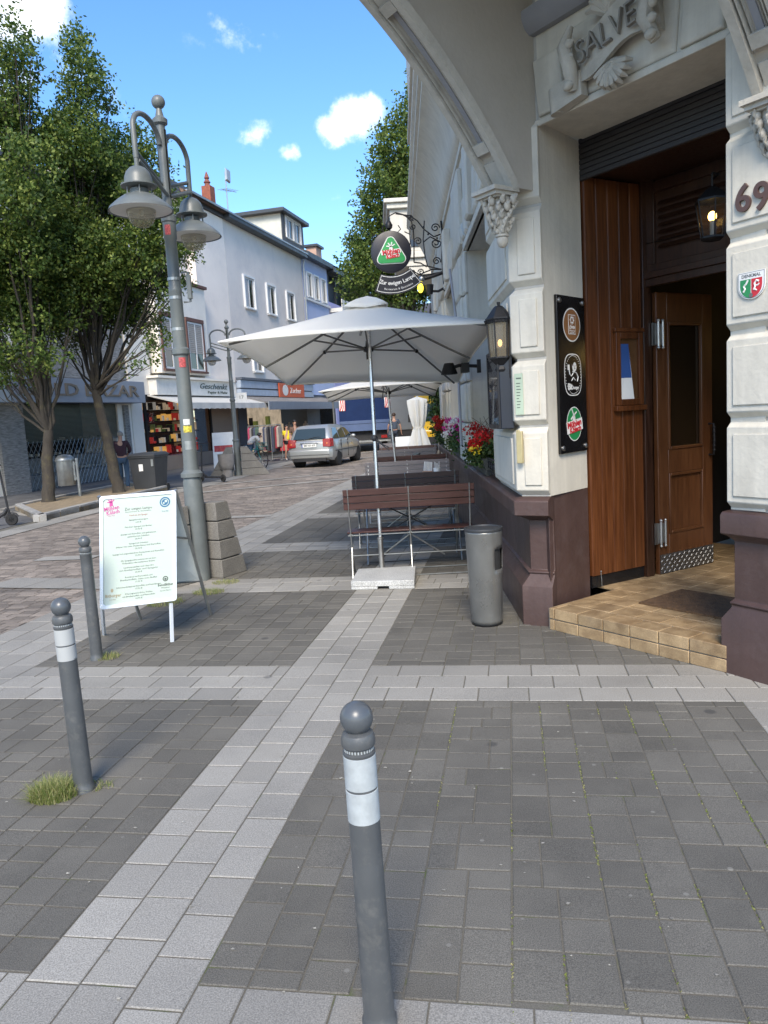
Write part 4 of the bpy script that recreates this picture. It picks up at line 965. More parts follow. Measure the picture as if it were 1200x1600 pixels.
# ---- big umbrella
def umbrella(loc,cor,apex,hub,label,group,detail=True,basep=True,polez=.0):
    """cor: four canopy corners in order; apex, hub points"""
    t=thing('parasol',label,'parasol',loc,0,group)
    cor=[Vector(c_) for c_ in cor]; ap=Vector(apex); hb=Vector(hub)
    m=MB(); n=8; rows=7
    rim=[]
    for i in range(4):
        a,b_=cor[i],cor[(i+1)%4]; mid=(a+b_)/2
        for k in range(n):
            u=k/n; p=a*(1-u)+b_*u
            inw=(ap-p); inw.z=0; p=p+inw*.035*math.sin(PI*u)+Vector((0,0,.022*math.sin(PI*u))); rim.append((p,i,u))
    vs=[];fs=[]; N_=len(rim)
    for r_ in range(rows+1):
        v=r_/rows
        for (p,i,u) in rim:
            q=p*v+ap*(1-v); sag=.030*math.sin(PI*min(1,2*abs(u-.5) if False else abs(math.sin(2*PI*u))))*math.sin(PI*v)
            q.z-= sag*.5+.015*math.sin(PI*v)
            vs.append(tuple(q))
    for r_ in range(rows):
        for k in range(N_): fs.append((r_*N_+k,r_*N_+(k+1)%N_,(r_+1)*N_+(k+1)%N_,(r_+1)*N_+k))
    m.add(vs,fs); cn=m.build('canopy',canvas,t,smooth=60); so_=cn.modifiers.new('t','SOLIDIFY'); so_.thickness=.004
    # valance hem: short flap
    m=MB(); vs=[];fs=[]
    for (p,i,u) in rim: vs+= [tuple(p),tuple(p+Vector((0,0,-.016)))]
    for k in range(N_): j=(k+1)%N_; fs.append((2*k,2*j,2*j+1,2*k+1))
    m.add(vs,fs); h=m.build('hem',canvas,t,smooth=60); so_=h.modifiers.new('t','SOLIDIFY'); so_.thickness=.005
    # vent cap
    m=MB(); vs=[tuple(ap+Vector((0,0,.075)))]; fs=[]
    nn=16
    for r_,(f_,dz) in enumerate(((.08,.06),(.13,.045),(.18,.02))):
        for k in range(nn):
            u=k/nn*4; i=int(u); uu=u-i; p=cor[i]*(1-uu)+cor[(i+1)%4]*uu; q=ap*(1-f_)+p*f_; 
            vs.append((q.x,q.y,q.z+dz+.012*math.cos(8*PI*k/nn)))
    for k in range(nn): fs.append((0,1+k,1+(k+1)%nn))
    for r_ in range(2):
        for k in range(nn): fs.append((1+r_*nn+k,1+(r_+1)*nn+k,1+(r_+1)*nn+(k+1)%nn,1+r_*nn+(k+1)%nn))
    m.add(vs,fs); vc=m.build('vent_cap',canvas,t,smooth=60); so_=vc.modifiers.new('t','SOLIDIFY'); so_.thickness=.004
    # ribs and struts
    tg=[(cor[i],1) for i in range(4)]+[((cor[i]+cor[(i+1)%4])/2,0) for i in range(4)]
    for p,cn_ in tg:
        inw=(ap-p); q=p+Vector((inw.x,inw.y,0))*.05+Vector((0,0,.0))
        def onr(v): 
            z=ap*(1-v)+q*v; z.z-=.015*math.sin(PI*v)+.03; return z
        r_=MB(); r_.tube([onr(v) for v in (.03,.25,.5,.75,.985)],.011,6); rb=r_.build('rib',ribm,t,smooth=40)
        s_=MB(); s_.tube([hb+Vector((0,0,.0)),onr(.52)],.009,6); s_.build('strut',ribm,rb,smooth=40)
        if cn_:
            s_=MB(); s_.sphere(onr(.52),.022,10,8); s_.build('joint',blackm,rb,smooth=50)
    m=MB(); b0=Vector(loc); m.tube([b0+Vector((0,0,polez)),ap+Vector((0,0,.02))],.019,14); m.build('pole',alu,t,smooth=40)
    m=MB(); d=(ap-b0).normalized()
    m.lathe([(.021,-.10),(.026,-.10),(.026,-.03),(.05,-.02),(.055,.0),(.055,.025),(.03,.035),(.022,.09)],tuple(hb),16); m.build('hub',blackm,t,smooth=40)
    return t
um=umbrella((-.055,7.90,.0),[(-1.362,6.85,2.383),(1.119,6.85,2.409),(.986,9.3,2.007),(-1.069,9.3,2.097)],(-.045,8.06,2.80),(-.062,8.08,2.34),'large off white square parasol on a granite foot behind the near bench','parasols over the terrace',polez=.06)
m=MB(); m.lathe([(.001,.06),(.028,.06),(.028,.38),(.033,.385),(.033,.40),(.022,.41)],(-.055,7.905,0),18); m.build('foot_tube',steel,um,smooth=40)
m=MB(); m.lathe([(.021,.86),(.027,.865),(.027,1.0),(.021,1.005)],(-.06,7.99,0),16); m.tube([(-.055,7.96,1.42),(.03,7.90,1.35),(.09,7.86,1.30)],.006,6); m.tube([(-.055,7.96,1.44),(.03,7.90,1.36),(.09,7.86,1.33)],.006,6); m.sphere((-.055,7.97,1.43),.035,12,8); m.build('crank',graphm,um,smooth=40)
# granite foot plate (lies under the pole; same parasol)
m=MB(); 
pl4=[(-.36,7.283),(.249,7.177),(.298,7.87),(-.303,7.89)]
m.prism(pl4,.03,.085); 
for (a0,a1) in ((0,.42),(.60,1)):
    p=lambda u,v:tuple((Vector(pl4[0])*(1-u)+Vector(pl4[1])*u)*(1-v)+(Vector(pl4[3])*(1-u)+Vector(pl4[2])*u)*v)
    m.prism([p(a0,.0),p(a1,.0),p(a1,1),p(a0,1)],0,.0299)
m.build('granite_foot',granite,um,bevel=.006)
um2=umbrella((.30,13.6,0),[(-.93,12.4,2.10),(1.09,12.4,2.14),(1.12,15.0,2.0),(-.95,15.0,2.0)],(.17,13.6,2.42),(.20,13.65,2.05),'second off white parasol standing open behind the large one','parasols over the terrace')
m=MB(); m.lathe([(.001,0),(.28,0),(.28,.07),(.03,.08),(.03,.3),(.02,.31)],(.30,13.6,0),24); m.build('foot_plate',granite,um2,smooth=35)
cu=thing('parasol','closed off white parasol tied at the waist near the delivery trucks','parasol',(.93,18.2,0))
m=MB(); rr=random.Random(5); loops=[]
for (z,r_) in ((2.05,.02),(1.98,.20),(1.9,.20),(1.6,.17),(1.38,.125),(1.33,.10),(1.28,.125),(1.0,.20),(.7,.28),(.56,.32),(.53,.27)):
    loops.append([(.93+r_*(1+.22*math.cos(9*2*PI*k/54+z))*math.cos(2*PI*k/54),18.2+r_*(1+.22*math.cos(9*2*PI*k/54+z))*math.sin(2*PI*k/54),z+.04*math.sin(2*PI*k/54*3)*(1 if z<.8 else 0)) for k in range(54)])
m.loft(loops); m.build('folded_canopy',canvas,cu,smooth=50)
m=MB(); m.tube([(.93,18.2,0),(.93,18.2,2.12)],.022,10); m.lathe([(.001,0),(.25,0),(.25,.06),(.001,.07)],(.93,18.2,0),20); m.build('pole',alu,cu,smooth=40)
m=MB(); m.lathe([(.115,1.31),(.125,1.31),(.125,1.35),(.115,1.35)],(.93,18.2,0),24); m.build('tie_strap',canvas,cu,smooth=40)

# ---- folding benches and tables
def bench(slm,label,n=3):
    """local: x along bench (0..1.3), y from the back toward the seat (+y), z up"""
    t=thing('folding_bench',label,'bench',(0,0,0),0,'folding slatted benches on the terrace')
    L_=1.30
    m=MB()
    for k in range(3):
        z0=.715+k*.072; y=.012-.0-k*.012
        m.box(-.02,L_+.02,y-.018,y,z0,z0+.066)
    m.build('backrest',slm,t,bevel=.004)
    m=MB()
    for k in range(5): m.box(-.01,L_+.01,.10+k*.062,.10+k*.062+.054,.452-.002*k,.47-.002*k)
    m.build('seat',slm,t,bevel=.004)
    for x in (.03,L_/2,L_-.03):
        m=MB(); m.tube([(x,-.035,.93),(x,.03,.60),(x,.09,.44),(x,.14,.30),(x,-.02,.0)],.008,6,flat=2.0); m.tube([(x,.09,.445),(x,.40,.43)],.008,6,flat=2); m.tube([(x,.36,.43),(x,.10,.20),(x,.36,.0)],.007,6,flat=2); m.build('leg',galv,t,smooth=40)
    m=MB(); m.tube([(0,.09,.435),(L_,.09,.435)],.007,6); m.tube([(-.02,.40,.43),(L_+.02,.40,.43)],.007,6); m.tube([(.02,-.02,.01),(L_-.02,-.02,.01)],.007,6); m.tube([(.02,.10,.22),(L_-.02,.10,.22)],.007,6); m.tube([(.02,.36,.01),(L_-.02,.36,.01)],.007,6); m.tube([(-.03,.0,.855),(L_+.02,.0,.855)],.004,5); m.tube([(-.03,.01,.785),(L_+.02,.01,.785)],.004,5)
    m.tube([(L_/2,.12,.42),(.30,.30,.15)],.008,6,flat=2); m.tube([(L_/2,.12,.42),(L_-.30,.30,.15)],.008,6,flat=2); m.build('stretcher',galv,t,smooth=40)
    return t
def table(slm,label):
    t=thing('folding_table',label,'table',(0,0,0),0,'folding slatted tables on the terrace')
    L_=1.25
    m=MB()
    for k in range(8): m.box(0,L_,.005+k*.085,.08+k*.085,.735,.755)
    m.build('table_top',slm,t,bevel=.004)
    m=MB(); m.box(.02,L_-.02,.01,.03,.705,.734); m.box(.02,L_-.02,.64,.66,.705,.734); m.build('top_frame',graphm,t)
    for x in (.10,L_-.10):
        m=MB(); m.tube([(x,.06,.71),(x,.62,.01),(x,.55,.0)],.010,6); m.build('leg',galv,t,smooth=40)
        m=MB(); m.tube([(x+.02,.62,.71),(x+.02,.06,.01),(x+.02,.12,.0)],.010,6); m.build('leg',galv,t,smooth=40)
    m=MB(); m.tube([(.10,.34,.36),(L_-.10,.34,.36)],.007,6); m.tube([(.10,.60,.03),(L_-.10,.60,.03)],.007,6); m.tube([(.10,.08,.03),(L_-.10,.08,.03)],.007,6); m.tube([(.3,.12,.68),(.9,.55,.30)],.008,5); m.tube([(.95,.12,.68),(.35,.55,.30)],.008,5); m.build('stretcher',graphm,t,smooth=40)
    return t
RZ=-R_(1.5)
b1=bench(slatr,'near red brown slatted folding bench behind the parasol foot'); place(b1,(-.39,7.82,0),RZ)
def bcopy(src,loc,rz,label,mtl):
    c=copy_tree(src); place(c,loc,rz,label)
    for ch in c.children:
        if ch.name.split('.')[0] in ('backrest','seat','table_top'):
            ch.data=ch.data.copy(); ch.data.materials.clear(); ch.data.materials.append(mtl)
    return c
bcopy(b1,(-.36,9.62,0),RZ,'dark brown folding bench directly behind the near bench, its back to the camera',slatd)
bcopy(b1,(1.06,12.15,0),RZ+PI,'pale grey folding bench facing the camera across the table with napkins',slatg)
bcopy(b1,(-.10,13.75,0),RZ,'red brown folding bench in the middle of the row beyond the pale grey one',slatr)
bcopy(b1,(1.16,16.25,0),RZ+PI,'bench with painted sky sheen facing the camera at the table with the flower pot',slatg)
bcopy(b1,(.0,17.9,0),RZ,'brown bench next to the closed parasol',slatd)
bcopy(b1,(1.3,20.4,0),RZ+PI,'farthest pale bench at the end of the terrace',slatg)
t1=table(slatd,'dark folding table right behind the near bench'); place(t1,(-.33,8.40,0),RZ)
bcopy(t1,(-.20,10.55,0),RZ,'dark table holding the napkin cup and glass jars',slatd)
bcopy(t1,(-.05,14.65,0),RZ,'table with a small grey flower pot on it',slatg)
bcopy(t1,(.08,18.8,0),RZ,'farthest table with a white cup, beside the closed parasol',slatg)
# things on the tables
def cup(loc,r,h,mtl,name,label,cat,pap=False,pot=None):
    t=thing(name,label,cat,loc)
    M=Matrix.Translation(Vector(loc)); m=MB(M)
    m.lathe([(.001,0),(r*.8,0),(r,h),(r*.92,h),(r*.75,.01),(.001,.012)],(0,0,0),20); m.build('vessel',mtl,t,smooth=40)
    if pap:
        m=MB(M); rr=random.Random(int(h*1000))
        for k in range(7): x=-r*.6+k*r*.2; m.box(x,x+.004,-r*.5,r*.5,.02,h+.06+rr.uniform(-.02,.03),0,Matrix.Rotation(rr.uniform(-.2,.2),4,'X'))
        m.build('napkins',whitep,t)
    return t
zt=.757
cup((.80,11.05,zt),.055,.11,whitep,'napkin_cup','white napkin cup at the window end of the dark table','cup',True)
cup((.80,10.85,zt),.055,.055,mat('olive_ceramic',(.22,.2,.12),.5),'ceramic_bowl','olive ceramic bowl in front of the white napkin cup','bowl')
cup((.95,10.9,zt),.045,.07,mat('grey_glass',(.45,.47,.45),.2),'glass_jar','small glass candle jar beside the olive bowl','jar')
cup((.66,10.85,zt),.04,.06,mat('dark_ceramic',(.05,.02,.02),.3),'sauce_pot','small dark sauce pot left of the olive bowl','pot')
cup((.78,12.6,.93),.07,.06,mat('wood_holder',(.3,.2,.12),.6),'napkin_holder','wooden holder with standing white napkins above the pale bench','napkin holder',True) if False else None
nh=thing('napkin_holder','wooden block with upright white napkins on the dark table','napkin holder',(.66,11.1,zt))
m=MB(); m.box(.59,.73,11.05,11.14,zt,zt+.07); m.build('block',mat('wood_holder',(.3,.18,.12),.6),nh,bevel=.006)
m=MB(); 
for k in range(6): m.box(.60+k*.02,.612+k*.02,11.06,11.13,zt+.07,zt+.20,0,Matrix.Translation((.66,11.1,zt))@Matrix.Rotation(.12,4,'Y')@Matrix.Translation((-.66,-11.1,-zt)))
m.build('napkins',whitep,nh)
cup((.70,14.95,zt),.075,.14,mat('zinc_pot',(.30,.30,.28),.4,metal=.5),'flower_pot','small empty zinc flower pot on the pale table','pot')
cup((1.02,19.1,zt),.09,.13,whitep,'napkin_cup','white cup on the farthest table under the red geraniums','cup',True)
# ================================================================== houses along the left side of the street
pinkw=mat('pinkish_render',(.93,.83,.73),.85,var=.05,vs=.7,dirt=.3,dcol=(.48,.44,.43),ds=.6,bump=.003,bs=12)
greyw=mat('lilac_grey_render',(.74,.68,.62),.85,var=.05,vs=.7,dirt=.3,dcol=(.33,.33,.38),ds=.6,bump=.003,bs=12)
bluew=mat('pale_blue_render',(.47,.54,.75),.85,var=.05,vs=.7)
violw=mat('violet_render',(.40,.41,.68),.85,var=.05,vs=.7)
whitew=mat('off_white_render',(.84,.79,.70),.85,var=.06,vs=.8,dirt=.3,dcol=(.45,.44,.41),ds=1)
slate=mat('dark_slate',(.06,.06,.065),.6,var=.3,vs=6,bump=.006,bs=20)
rooft=mat('brown_roof_tile',(.17,.11,.08),.8,var=.45,vs=5,bump=.02,bs=9)
zinc=mat('zinc_flashing',(.36,.38,.40),.4,metal=.5,var=.1)
gut=mat('dark_gutter',(.06,.065,.07),.45,metal=.3)
brick=mat('red_brick',(.26,.085,.05),.85,var=.3,vs=10,bump=.004,bs=30)
stonec=mat('grey_ledgestone',(.24,.235,.225),.9,var=.5,vs=5,stretch=(1,1,7),bump=.02,bs=8)
slat_w=mat('white_slat_cladding',(.52,.53,.55),.7,var=.1,vs=2)
blpan=mat('blue_grey_fascia',(.25,.28,.33),.55,var=.08)
goldl=mat('dull_gold_letter',(.16,.13,.10),.5,metal=.2)
shutb=mat('beige_shutter',(.36,.34,.31),.7,var=.08,stretch=(1,1,1))
brownf=mat('brown_window_surround',(.14,.07,.055),.7)
awn=mat('striped_awning',(.50,.50,.48),.85,var=.06)
dgreyf=mat('dark_grey_facade',(.10,.115,.14),.6,var=.1)
orange=mat('orange_sign',(.55,.085,.025),.5)
sign_w=mat('sign_white',(.70,.69,.65),.5)
tanw=mat('beige_shop_wall',(.33,.26,.20),.8,var=.06)
shopin=mat('shop_interior',(.10,.055,.035),.8,var=.4,vs=3)
warmw=mat('self_glow_shop_wall',(.35,.24,.13),.8,emit=.12,var=.3,vs=2)  # wall surface glows by itself, standing in for shop lighting
gB=G(46,769); aB=R_(15); dB=Vector((math.sin(aB),math.cos(aB),0)); nB=Vector((dB.y,-dB.x,0))   # nB faces the street
MBF=Matrix(((dB.x,nB.x,0,gB.x),(dB.y,nB.y,0,gB.y),(0,0,1,0),(0,0,0,1)))   # x along facade, y toward street
def P(t,name,m_,boxes,bevel=0,label=None,**k):
    m=MB(MBF)
    for b_ in boxes: m.box(*b_)
    return m.build(name,m_,t,bevel=bevel,label=label,**k)
def window(t,s0,s1,z0,z1,o=0,fm=whitep,gl=None,mull=True,dep=.14,sill=True,sash='curtain'):
    """white framed window set into the wall: frame bars, pane, light curtain, sill"""
    f=.07
    bx=[(s0,s0+f,o-.02,o+.03,z0,z1),(s1-f,s1,o-.02,o+.03,z0,z1),(s0+f,s1-f,o-.02,o+.03,z0,z0+f),(s0+f,s1-f,o-.02,o+.03,z1-f,z1)]
    if mull: bx.append(((s0+s1)/2-.035,(s0+s1)/2+.035,o-.02,o+.028,z0+f,z1-f))
    w_=P(t,'window',fm,bx)
    P(w_,'pane',gl or glassd,[(s0+f*.5,s1-f*.5,o-.012,o+.004,z0+f*.5,z1-f*.5)])
    if sash=='curtain': P(w_,'curtain',mat('net_curtain',(.45,.46,.47),.9,var=.2,vs=9,stretch=(12,1,1)),[(s0+f,s0+f+(s1-s0-2*f)*.42,o+.005,o+.008,z0+f,z1-f)])
    if sash=='curtain': P(w_,'surround',whitep,[(s0-.10,s0-.005,o-.02,o+.10,z0-.0,z1+.10),(s1+.005,s1+.10,o-.02,o+.10,z0-.0,z1+.10),(s0-.005,s1+.005,o-.02,o+.10,z1+.005,z1+.10)])
    if sill: P(w_,'sill',fm,[(s0-.06,s1+.06,o-.02,o+.13,z0-.06,z0-.001)])
    return w_
def wtext(t,s_,x,z,y,size,m_,maxw=None,bold=0,ext=.01,shear=0,rot=0,res=2):
    tx=MB(); M=MBF@Matrix.Translation((x,y,z))@Matrix(((1,0,0,0),(0,0,-1,0),(0,1,0,0),(0,0,0,1)))@Matrix.Rotation(rot,4,'Z')
    # the facade's x axis runs away from the camera and to the right as one faces it
    text_mb(tx,s_,size,M,ext=ext,maxw=maxw,bold=bold,shear=shear,res=res)
    return tx.build('lettering',m_,t)
# --- jeweller's house with ledgestone and closed grille
h=thing('town_house','house with blue grey shop fascia, closed grille and stacked stone cladding behind the left trees','building',tuple(gB))
P(h,'wall',whitew,[(-9,-.0,-8,.0,0,9.6),(-.0,5.85,-8,-.35,3.4,9.6),(5.0,5.85,-8,-.02,0,3.4)])
P(h,'ledgestone_cladding',stonec,[(-.0,5.6,-.35,.02,3.5,5.6),(-1.05,-.0,.0,.10,0,2.6),(5.3,5.6,-.02,.06,0,2.6)])
P(h,'grey_door',mat('grey_graffiti_door',(.22,.235,.25),.6,var=.2,vs=2,col2=(.34,.36,.38)),[(-6,-1.5,.0,.05,0,2.6)])
P(h,'fascia',blpan,[(-.9,6.0,.0,.55,2.66,3.42)],bevel=.01); P(h,'fascia_return',mat('pale_fascia',(.33,.38,.43),.5),[(-6,-.95,.0,.55,2.66,3.42)],bevel=.01)
f_=wtext(h,'GOLD BAZAR',2.45,3.04,.56,.55,goldl,maxw=6.2,bold=.008,ext=.02)
P(h,'band_window',glassd,[(.2,5.5,-.35,-.3,5.7,6.7)]); P(h,'window_ledge',sign_w,[(.0,5.6,-.35,.05,5.55,5.69)])
m=MB(MBF)
for k in range(22): m.box(.0,5.7,-.36,-.02+.0,6.75+k*.13,6.75+k*.13+.10)
m.build('slat_cladding',slat_w,h)
P(h,'roof',slate,[(-9,5.9,-8,.25,9.6,9.85)])
P(h,'shop_back_wall',darkin,[(.0,5.3,-1.6,-1.55,0,3.4)])
gi=MB(MBF)
for k in range(30):
    gi.box(.02,5.0,-.10,-.085,1.45+k*.04,1.475+k*.04)
gi.build('roller_shutter',mat('dark_green_shutter',(.035,.05,.045),.4,metal=.5,var=.2),h)
gi=MB(MBF); rr=random.Random(9)
for k in range(-14,28):
    for s_ in (1,-1):
        x0=k*.2; z0=.0; x1=x0+s_*1.5*.62; z1=1.5
        a,b_=(x0,z0),(x1,z1)
        if min(a[0],b_[0])<.02 or max(a[0],b_[0])>5.0:
            # clip to the opening
            def clipx(p,q,X): u=(X-p[0])/(q[0]-p[0]); return (X,p[1]+u*(q[1]-p[1]))
            pts=[a,b_]
            if max(a[0],b_[0])<.02 or min(a[0],b_[0])>5.0: continue
            if a[0]<.02: a=clipx(a,b_,.02)
            if b_[0]<.02: b_=clipx(a,b_,.02)
            if a[0]>5: a=clipx(a,b_,5.0)
            if b_[0]>5: b_=clipx(a,b_,5.0)
        gi.tube([(a[0],-.09+s_*.006,a[1]),(b_[0],-.09+s_*.006,b_[1])],.009,4)
gi.build('diamond_grille',galv,h)
P(h,'display_shelf',mat('display_grey',(.20,.20,.19),.7,var=.5,vs=9),[(.2,4.9,-.9,-.3,.0,.45),(.2,4.9,-1.2,-.8,.45,.95)])
m=MB(MBF)
for k in range(60):
    x=rr.uniform(.3,4.8); z=rr.choice([.5,1.02,1.5]); m.box(x,x+rr.uniform(.04,.12),-.7,-.62,z,z+rr.uniform(.03,.10))
m.build('displayed_jewellery',mat('jewel_pale',(.45,.43,.36),.3,var=.5,vs=40),h)
# --- white shop house with bay, striped awning
h=thing('town_house','off white house with bay windows over the gift shop with striped awning','building',tuple(gB+dB*6))
P(h,'wall',whitew,[(5.86,14.98,-8,-.30,3.6,7.6),(5.86,6.6,-.30,.0,0,3.7),(6.6,14.98,-.3,-.0,3.0,3.75),(5.86,7.4,-.3,.0,3.75,7.6)])
P(h,'bay',whitew,[(7.7,11.8,-.3,.35,3.85,7.55)],bevel=.01)
P(h,'bay_cornice',brownf,[(7.6,11.9,-.3,.45,7.56,7.68)],bevel=.01)
for (s0,s1) in ((7.95,9.25),(9.95,11.25)):
    P(h,'window_surround',brownf,[(s0-.12,s0,.35,.41,4.0,6.05),(s1,s1+.12,.35,.41,4.0,6.05),(s0-.12,s1+.12,.35,.43,6.05,6.2),(s0-.15,s1+.15,.35,.46,3.93,4.0)])
    w_=window(h,s0,s1,4.02,6.03,.36,sill=False,sash=None)
    m=MB(MBF)
    for k in range(16): m.box(s0+.05,s1-.05,.372,.385,4.75+k*.08,4.75+k*.08+.07)
    m.build('roller_blind',shutb,w_)
P(h,'pink_wall',pinkw,[(11.9,14.98,-.32,.0,3.76,11.3),(5.86,14.98,-8,-.33,7.61,11.3)])
P(h,'string_course',brownf,[(11.9,14.99,-.01,.05,3.7,3.76)])
P(h,'shop_sign',sign_w,[(7.2,13.8,.0,.35,2.98,3.62)],bevel=.01); 
wtext(h,'Geschenkt',11.9,3.38,.36,.34,inkm,maxw=2.6,shear=.35); wtext(h,'Papier & Mehr',12.3,3.13,.36,.16,inkm,maxw=1.9)
P(h,'sign_cornice',whitew,[(7.1,13.9,.0,.5,3.63,3.72)])
m=MB(MBF); m.loft([[(7.0,.0,3.0),(7.0,1.35,2.62),(7.0,1.35,2.58),(7.0,.0,2.95)],[(16.6,.0,3.0),(16.6,1.35,2.62),(16.6,1.35,2.58),(16.6,.0,2.95)]]); aw_=m.build('awning',awn,h)
m=MB(MBF); pts=[]; n=60
vs=[];fs=[]
for k in range(n+1):
    x=7.0+9.6*k/n; vs+=[(x,1.36,2.62),(x,1.37+.01*math.sin(k),2.36+.03*abs(math.sin(k*PI/3)))]
for k in range(n): fs.append((2*k,2*k+2,2*k+3,2*k+1))
m.add(vs,fs); m.build('valance',awn,aw_)
P(h,'shopfront_frame',darkin,[(6.7,6.85,-.05,.03,.0,3.0),(12.0,12.15,-.05,.03,.55,3.0),(6.85,12.0,-.05,.03,2.78,3.0)])
P(h,'shop_base',tanw,[(6.85,12.15,-.28,.0,.0,.55),(12.15,14.98,-.28,-.02,0,3.0)])
P(h,'shop_back_wall',shopin,[(6.7,12.1,-1.6,-1.5,.5,3.0)]); P(h,'self_glow_niche',warmw,[(10.8,12.0,-1.2,-.9,.55,2.7)])
rr=random.Random(4); gl_=[mat('ware_%s'%c,v,.6,emit=e) for c,v,e in (('cream',(.55,.42,.28),.35),('red',(.5,.04,.03),.25),('amber',(.6,.32,.08),.6),('dark',(.05,.03,.03),0),('green',(.30,.38,.10),.05),('white',(.7,.66,.6),.2))]  # most wares carry their own glow in place of light inside the shop
m=MB(MBF)
for r_ in range(5):
    for k in range(26):
        x=6.95+k*.19; z=.65+r_*.45; hh=rr.uniform(.08,.34); m.box(x,x+rr.uniform(.06,.16),-.75-rr.random()*.2,-.6,z,z+hh,rr.choice([0,0,1,1,2,3,3,3,4,5]))
m.build('displayed_goods',gl_,h)
P(h,'shelf',darkin,[(6.9,11.9,-.95,-.55,.60+r_*.45,.635+r_*.45) for r_ in range(5)])
P(h,'shop_pane',glassmat('shop_glass',(.02,.02,.02),.03,.25),[(6.85,12.0,-.03,-.02,.56,2.78)])
# --- lilac grey house
h=thing('town_house','tall lilac grey gabled house with dark gutter above the clothes shop','building',tuple(gB+dB*20))
P(h,'wall',greyw,[(15.0,25.4,-8,.0,3.8,11.3)])
for (s0,s1) in ((16.8,17.95),(19.65,20.75),(22.5,23.65)): window(h,s0,s1,7.45,8.95,.0)
for (s0,s1) in ((17.2,18.3),(20.2,21.3),(23.0,24.1)): window(h,s0,s1,4.3,5.85,.0)
P(h,'gutter',gut,[(14.9,25.5,-.0,.42,11.3,11.5)],bevel=.02)
m=MB(MBF); m.tube([(25.45,.18,11.2),(25.45,.12,10.9),(25.45,.08,3.9)],.06,8); m.build('downpipe',zinc,h,smooth=40)
P(h,'shop_fascia',mat('pale_blue_fascia',(.36,.42,.50),.6),[(15.0,25.3,.0,.25,3.05,3.35),(15.0,25.3,.0,.25,3.42,3.78)]); P(h,'fascia_rail',dgreyf,[(15.0,25.4,.0,.32,3.80,3.92),(15.0,25.3,.0,.16,3.35,3.42)])
P(h,'shop_sign',orange,[(19.6,23.4,.30,.36,3.0,3.75)]); 
m=MB(MBF); M_=MBF@Matrix.Translation((20.45,.365,3.38))@Matrix(((1,0,0,0),(0,0,-1,0),(0,1,0,0),(0,0,0,1)))
x=MB(); x.add([(.42*math.cos(2*PI*k/20),.30*math.sin(2*PI*k/20),.0) for k in range(20)],[tuple(range(20))],0,M_); 
x.build('sign_disc',sign_w,h); wtext(h,'Zucker',22.0,3.36,.365,.42,sign_w,maxw=1.7)
m=MB(MBF); m.loft([[(15.2,.0,3.04),(15.2,1.5,2.66),(15.2,1.5,2.60),(15.2,.0,2.98)],[(27.6,.0,3.04),(27.6,1.5,2.66),(27.6,1.5,2.60),(27.6,.0,2.98)]]); 
for k in range(25): m.tube([(15.2+.5*k,.0,3.05),(15.2+.5*k,1.5,2.67)],.02,4)
cn_=m.build('metal_canopy',mat('canopy_grey',(.20,.20,.21),.5,metal=.2),h); P(h,'canopy_fascia',mat('canopy_edge',(.22,.25,.29),.6),[(15.2,27.6,1.5,1.56,2.28,2.68)])
P(h,'shop_wall',dgreyf,[(15.0,16.0,-.3,.0,0,3.0),(24.6,26.2,-.3,.0,0,3.0),(16.0,24.6,-.3,.0,2.5,3.0)])
P(h,'shop_back_wall',mat('self_glow_beige_wall',(.36,.29,.21),.8,emit=.45,var=.35,vs=2),[(16.0,24.6,-1.8,-1.7,0,2.6)])  # glow put into the beige wall to brighten the interior under the canopy
m=MB(MBF); rr=random.Random(8)
for k in range(30):
    x=16.3+rr.random()*8; z=rr.uniform(.6,1.9); m.box(x,x+rr.uniform(.1,.3),-1.6,-1.4,z-.3,z+.2,rr.choice([3,3,3,0,4]))
m.build('displayed_clothes',gl_,h)
roof=MB(MBF); roof.loft([[(11.0,.40,11.5),(11.0,-2.6,13.0),(11.0,-7.6,11.5)],[(25.45,.40,11.5),(25.45,-2.6,13.0),(25.45,-7.6,11.5)]])
rf=roof.build('roof',rooft,h)
m=MB(MBF); m.loft([[(5.9,.15,11.32),(5.9,-.05,11.9),(5.9,-.2,11.9),(5.9,-.1,11.32)],[(14.99,.15,11.32),(14.99,-.05,11.9),(14.99,-.2,11.9),(14.99,-.1,11.32)]]); m.build('slate_verge',slate,rf)
P(rf,'gutter_edge',zinc,[(11.0,25.5,.30,.45,11.5,11.58)]); P(rf,'ridge_flashing',zinc,[(11.0,25.5,-2.75,-2.45,12.97,13.08)])
ch=P(rf,'chimney',brick,[(15.6,16.1,-1.25,-.80,11.9,13.1)]); 
m=MB(MBF@Matrix.Translation((1.0,2.45,-1.9))); m.lathe([(.001,15.0),(.14,15.0),(.12,15.15),(.17,15.2),(.08,15.35),(.13,15.4),(.02,15.7)],(14.85,-3.5,0),12); m.build('chimney_pot',mat('clay_pot',(.2,.07,.05),.8),ch,smooth=40)
an=MB(MBF@Matrix.Translation((-.3,2.2,-1.5))); an.tube([(18.6,-3.4,14.1),(18.6,-3.4,16.0)],.03,6); an.tube([(18.0,-3.4,15.0),(19.8,-3.4,15.3)],.015,4)
for k in range(5): an.tube([(18.2+.3*k,-3.7,15.05+.05*k),(18.2+.3*k,-3.1,15.05+.05*k)],.01,4)
an.loft([[(18.3,-3.3,15.5),(18.8,-3.3,15.45),(18.8,-3.25,16.1),(18.3,-3.25,16.1)],[(18.35,-3.2,15.55),(18.75,-3.2,15.5),(18.75,-3.18,16.0),(18.35,-3.18,16.0)]])
an.build('antenna',zinc,rf)
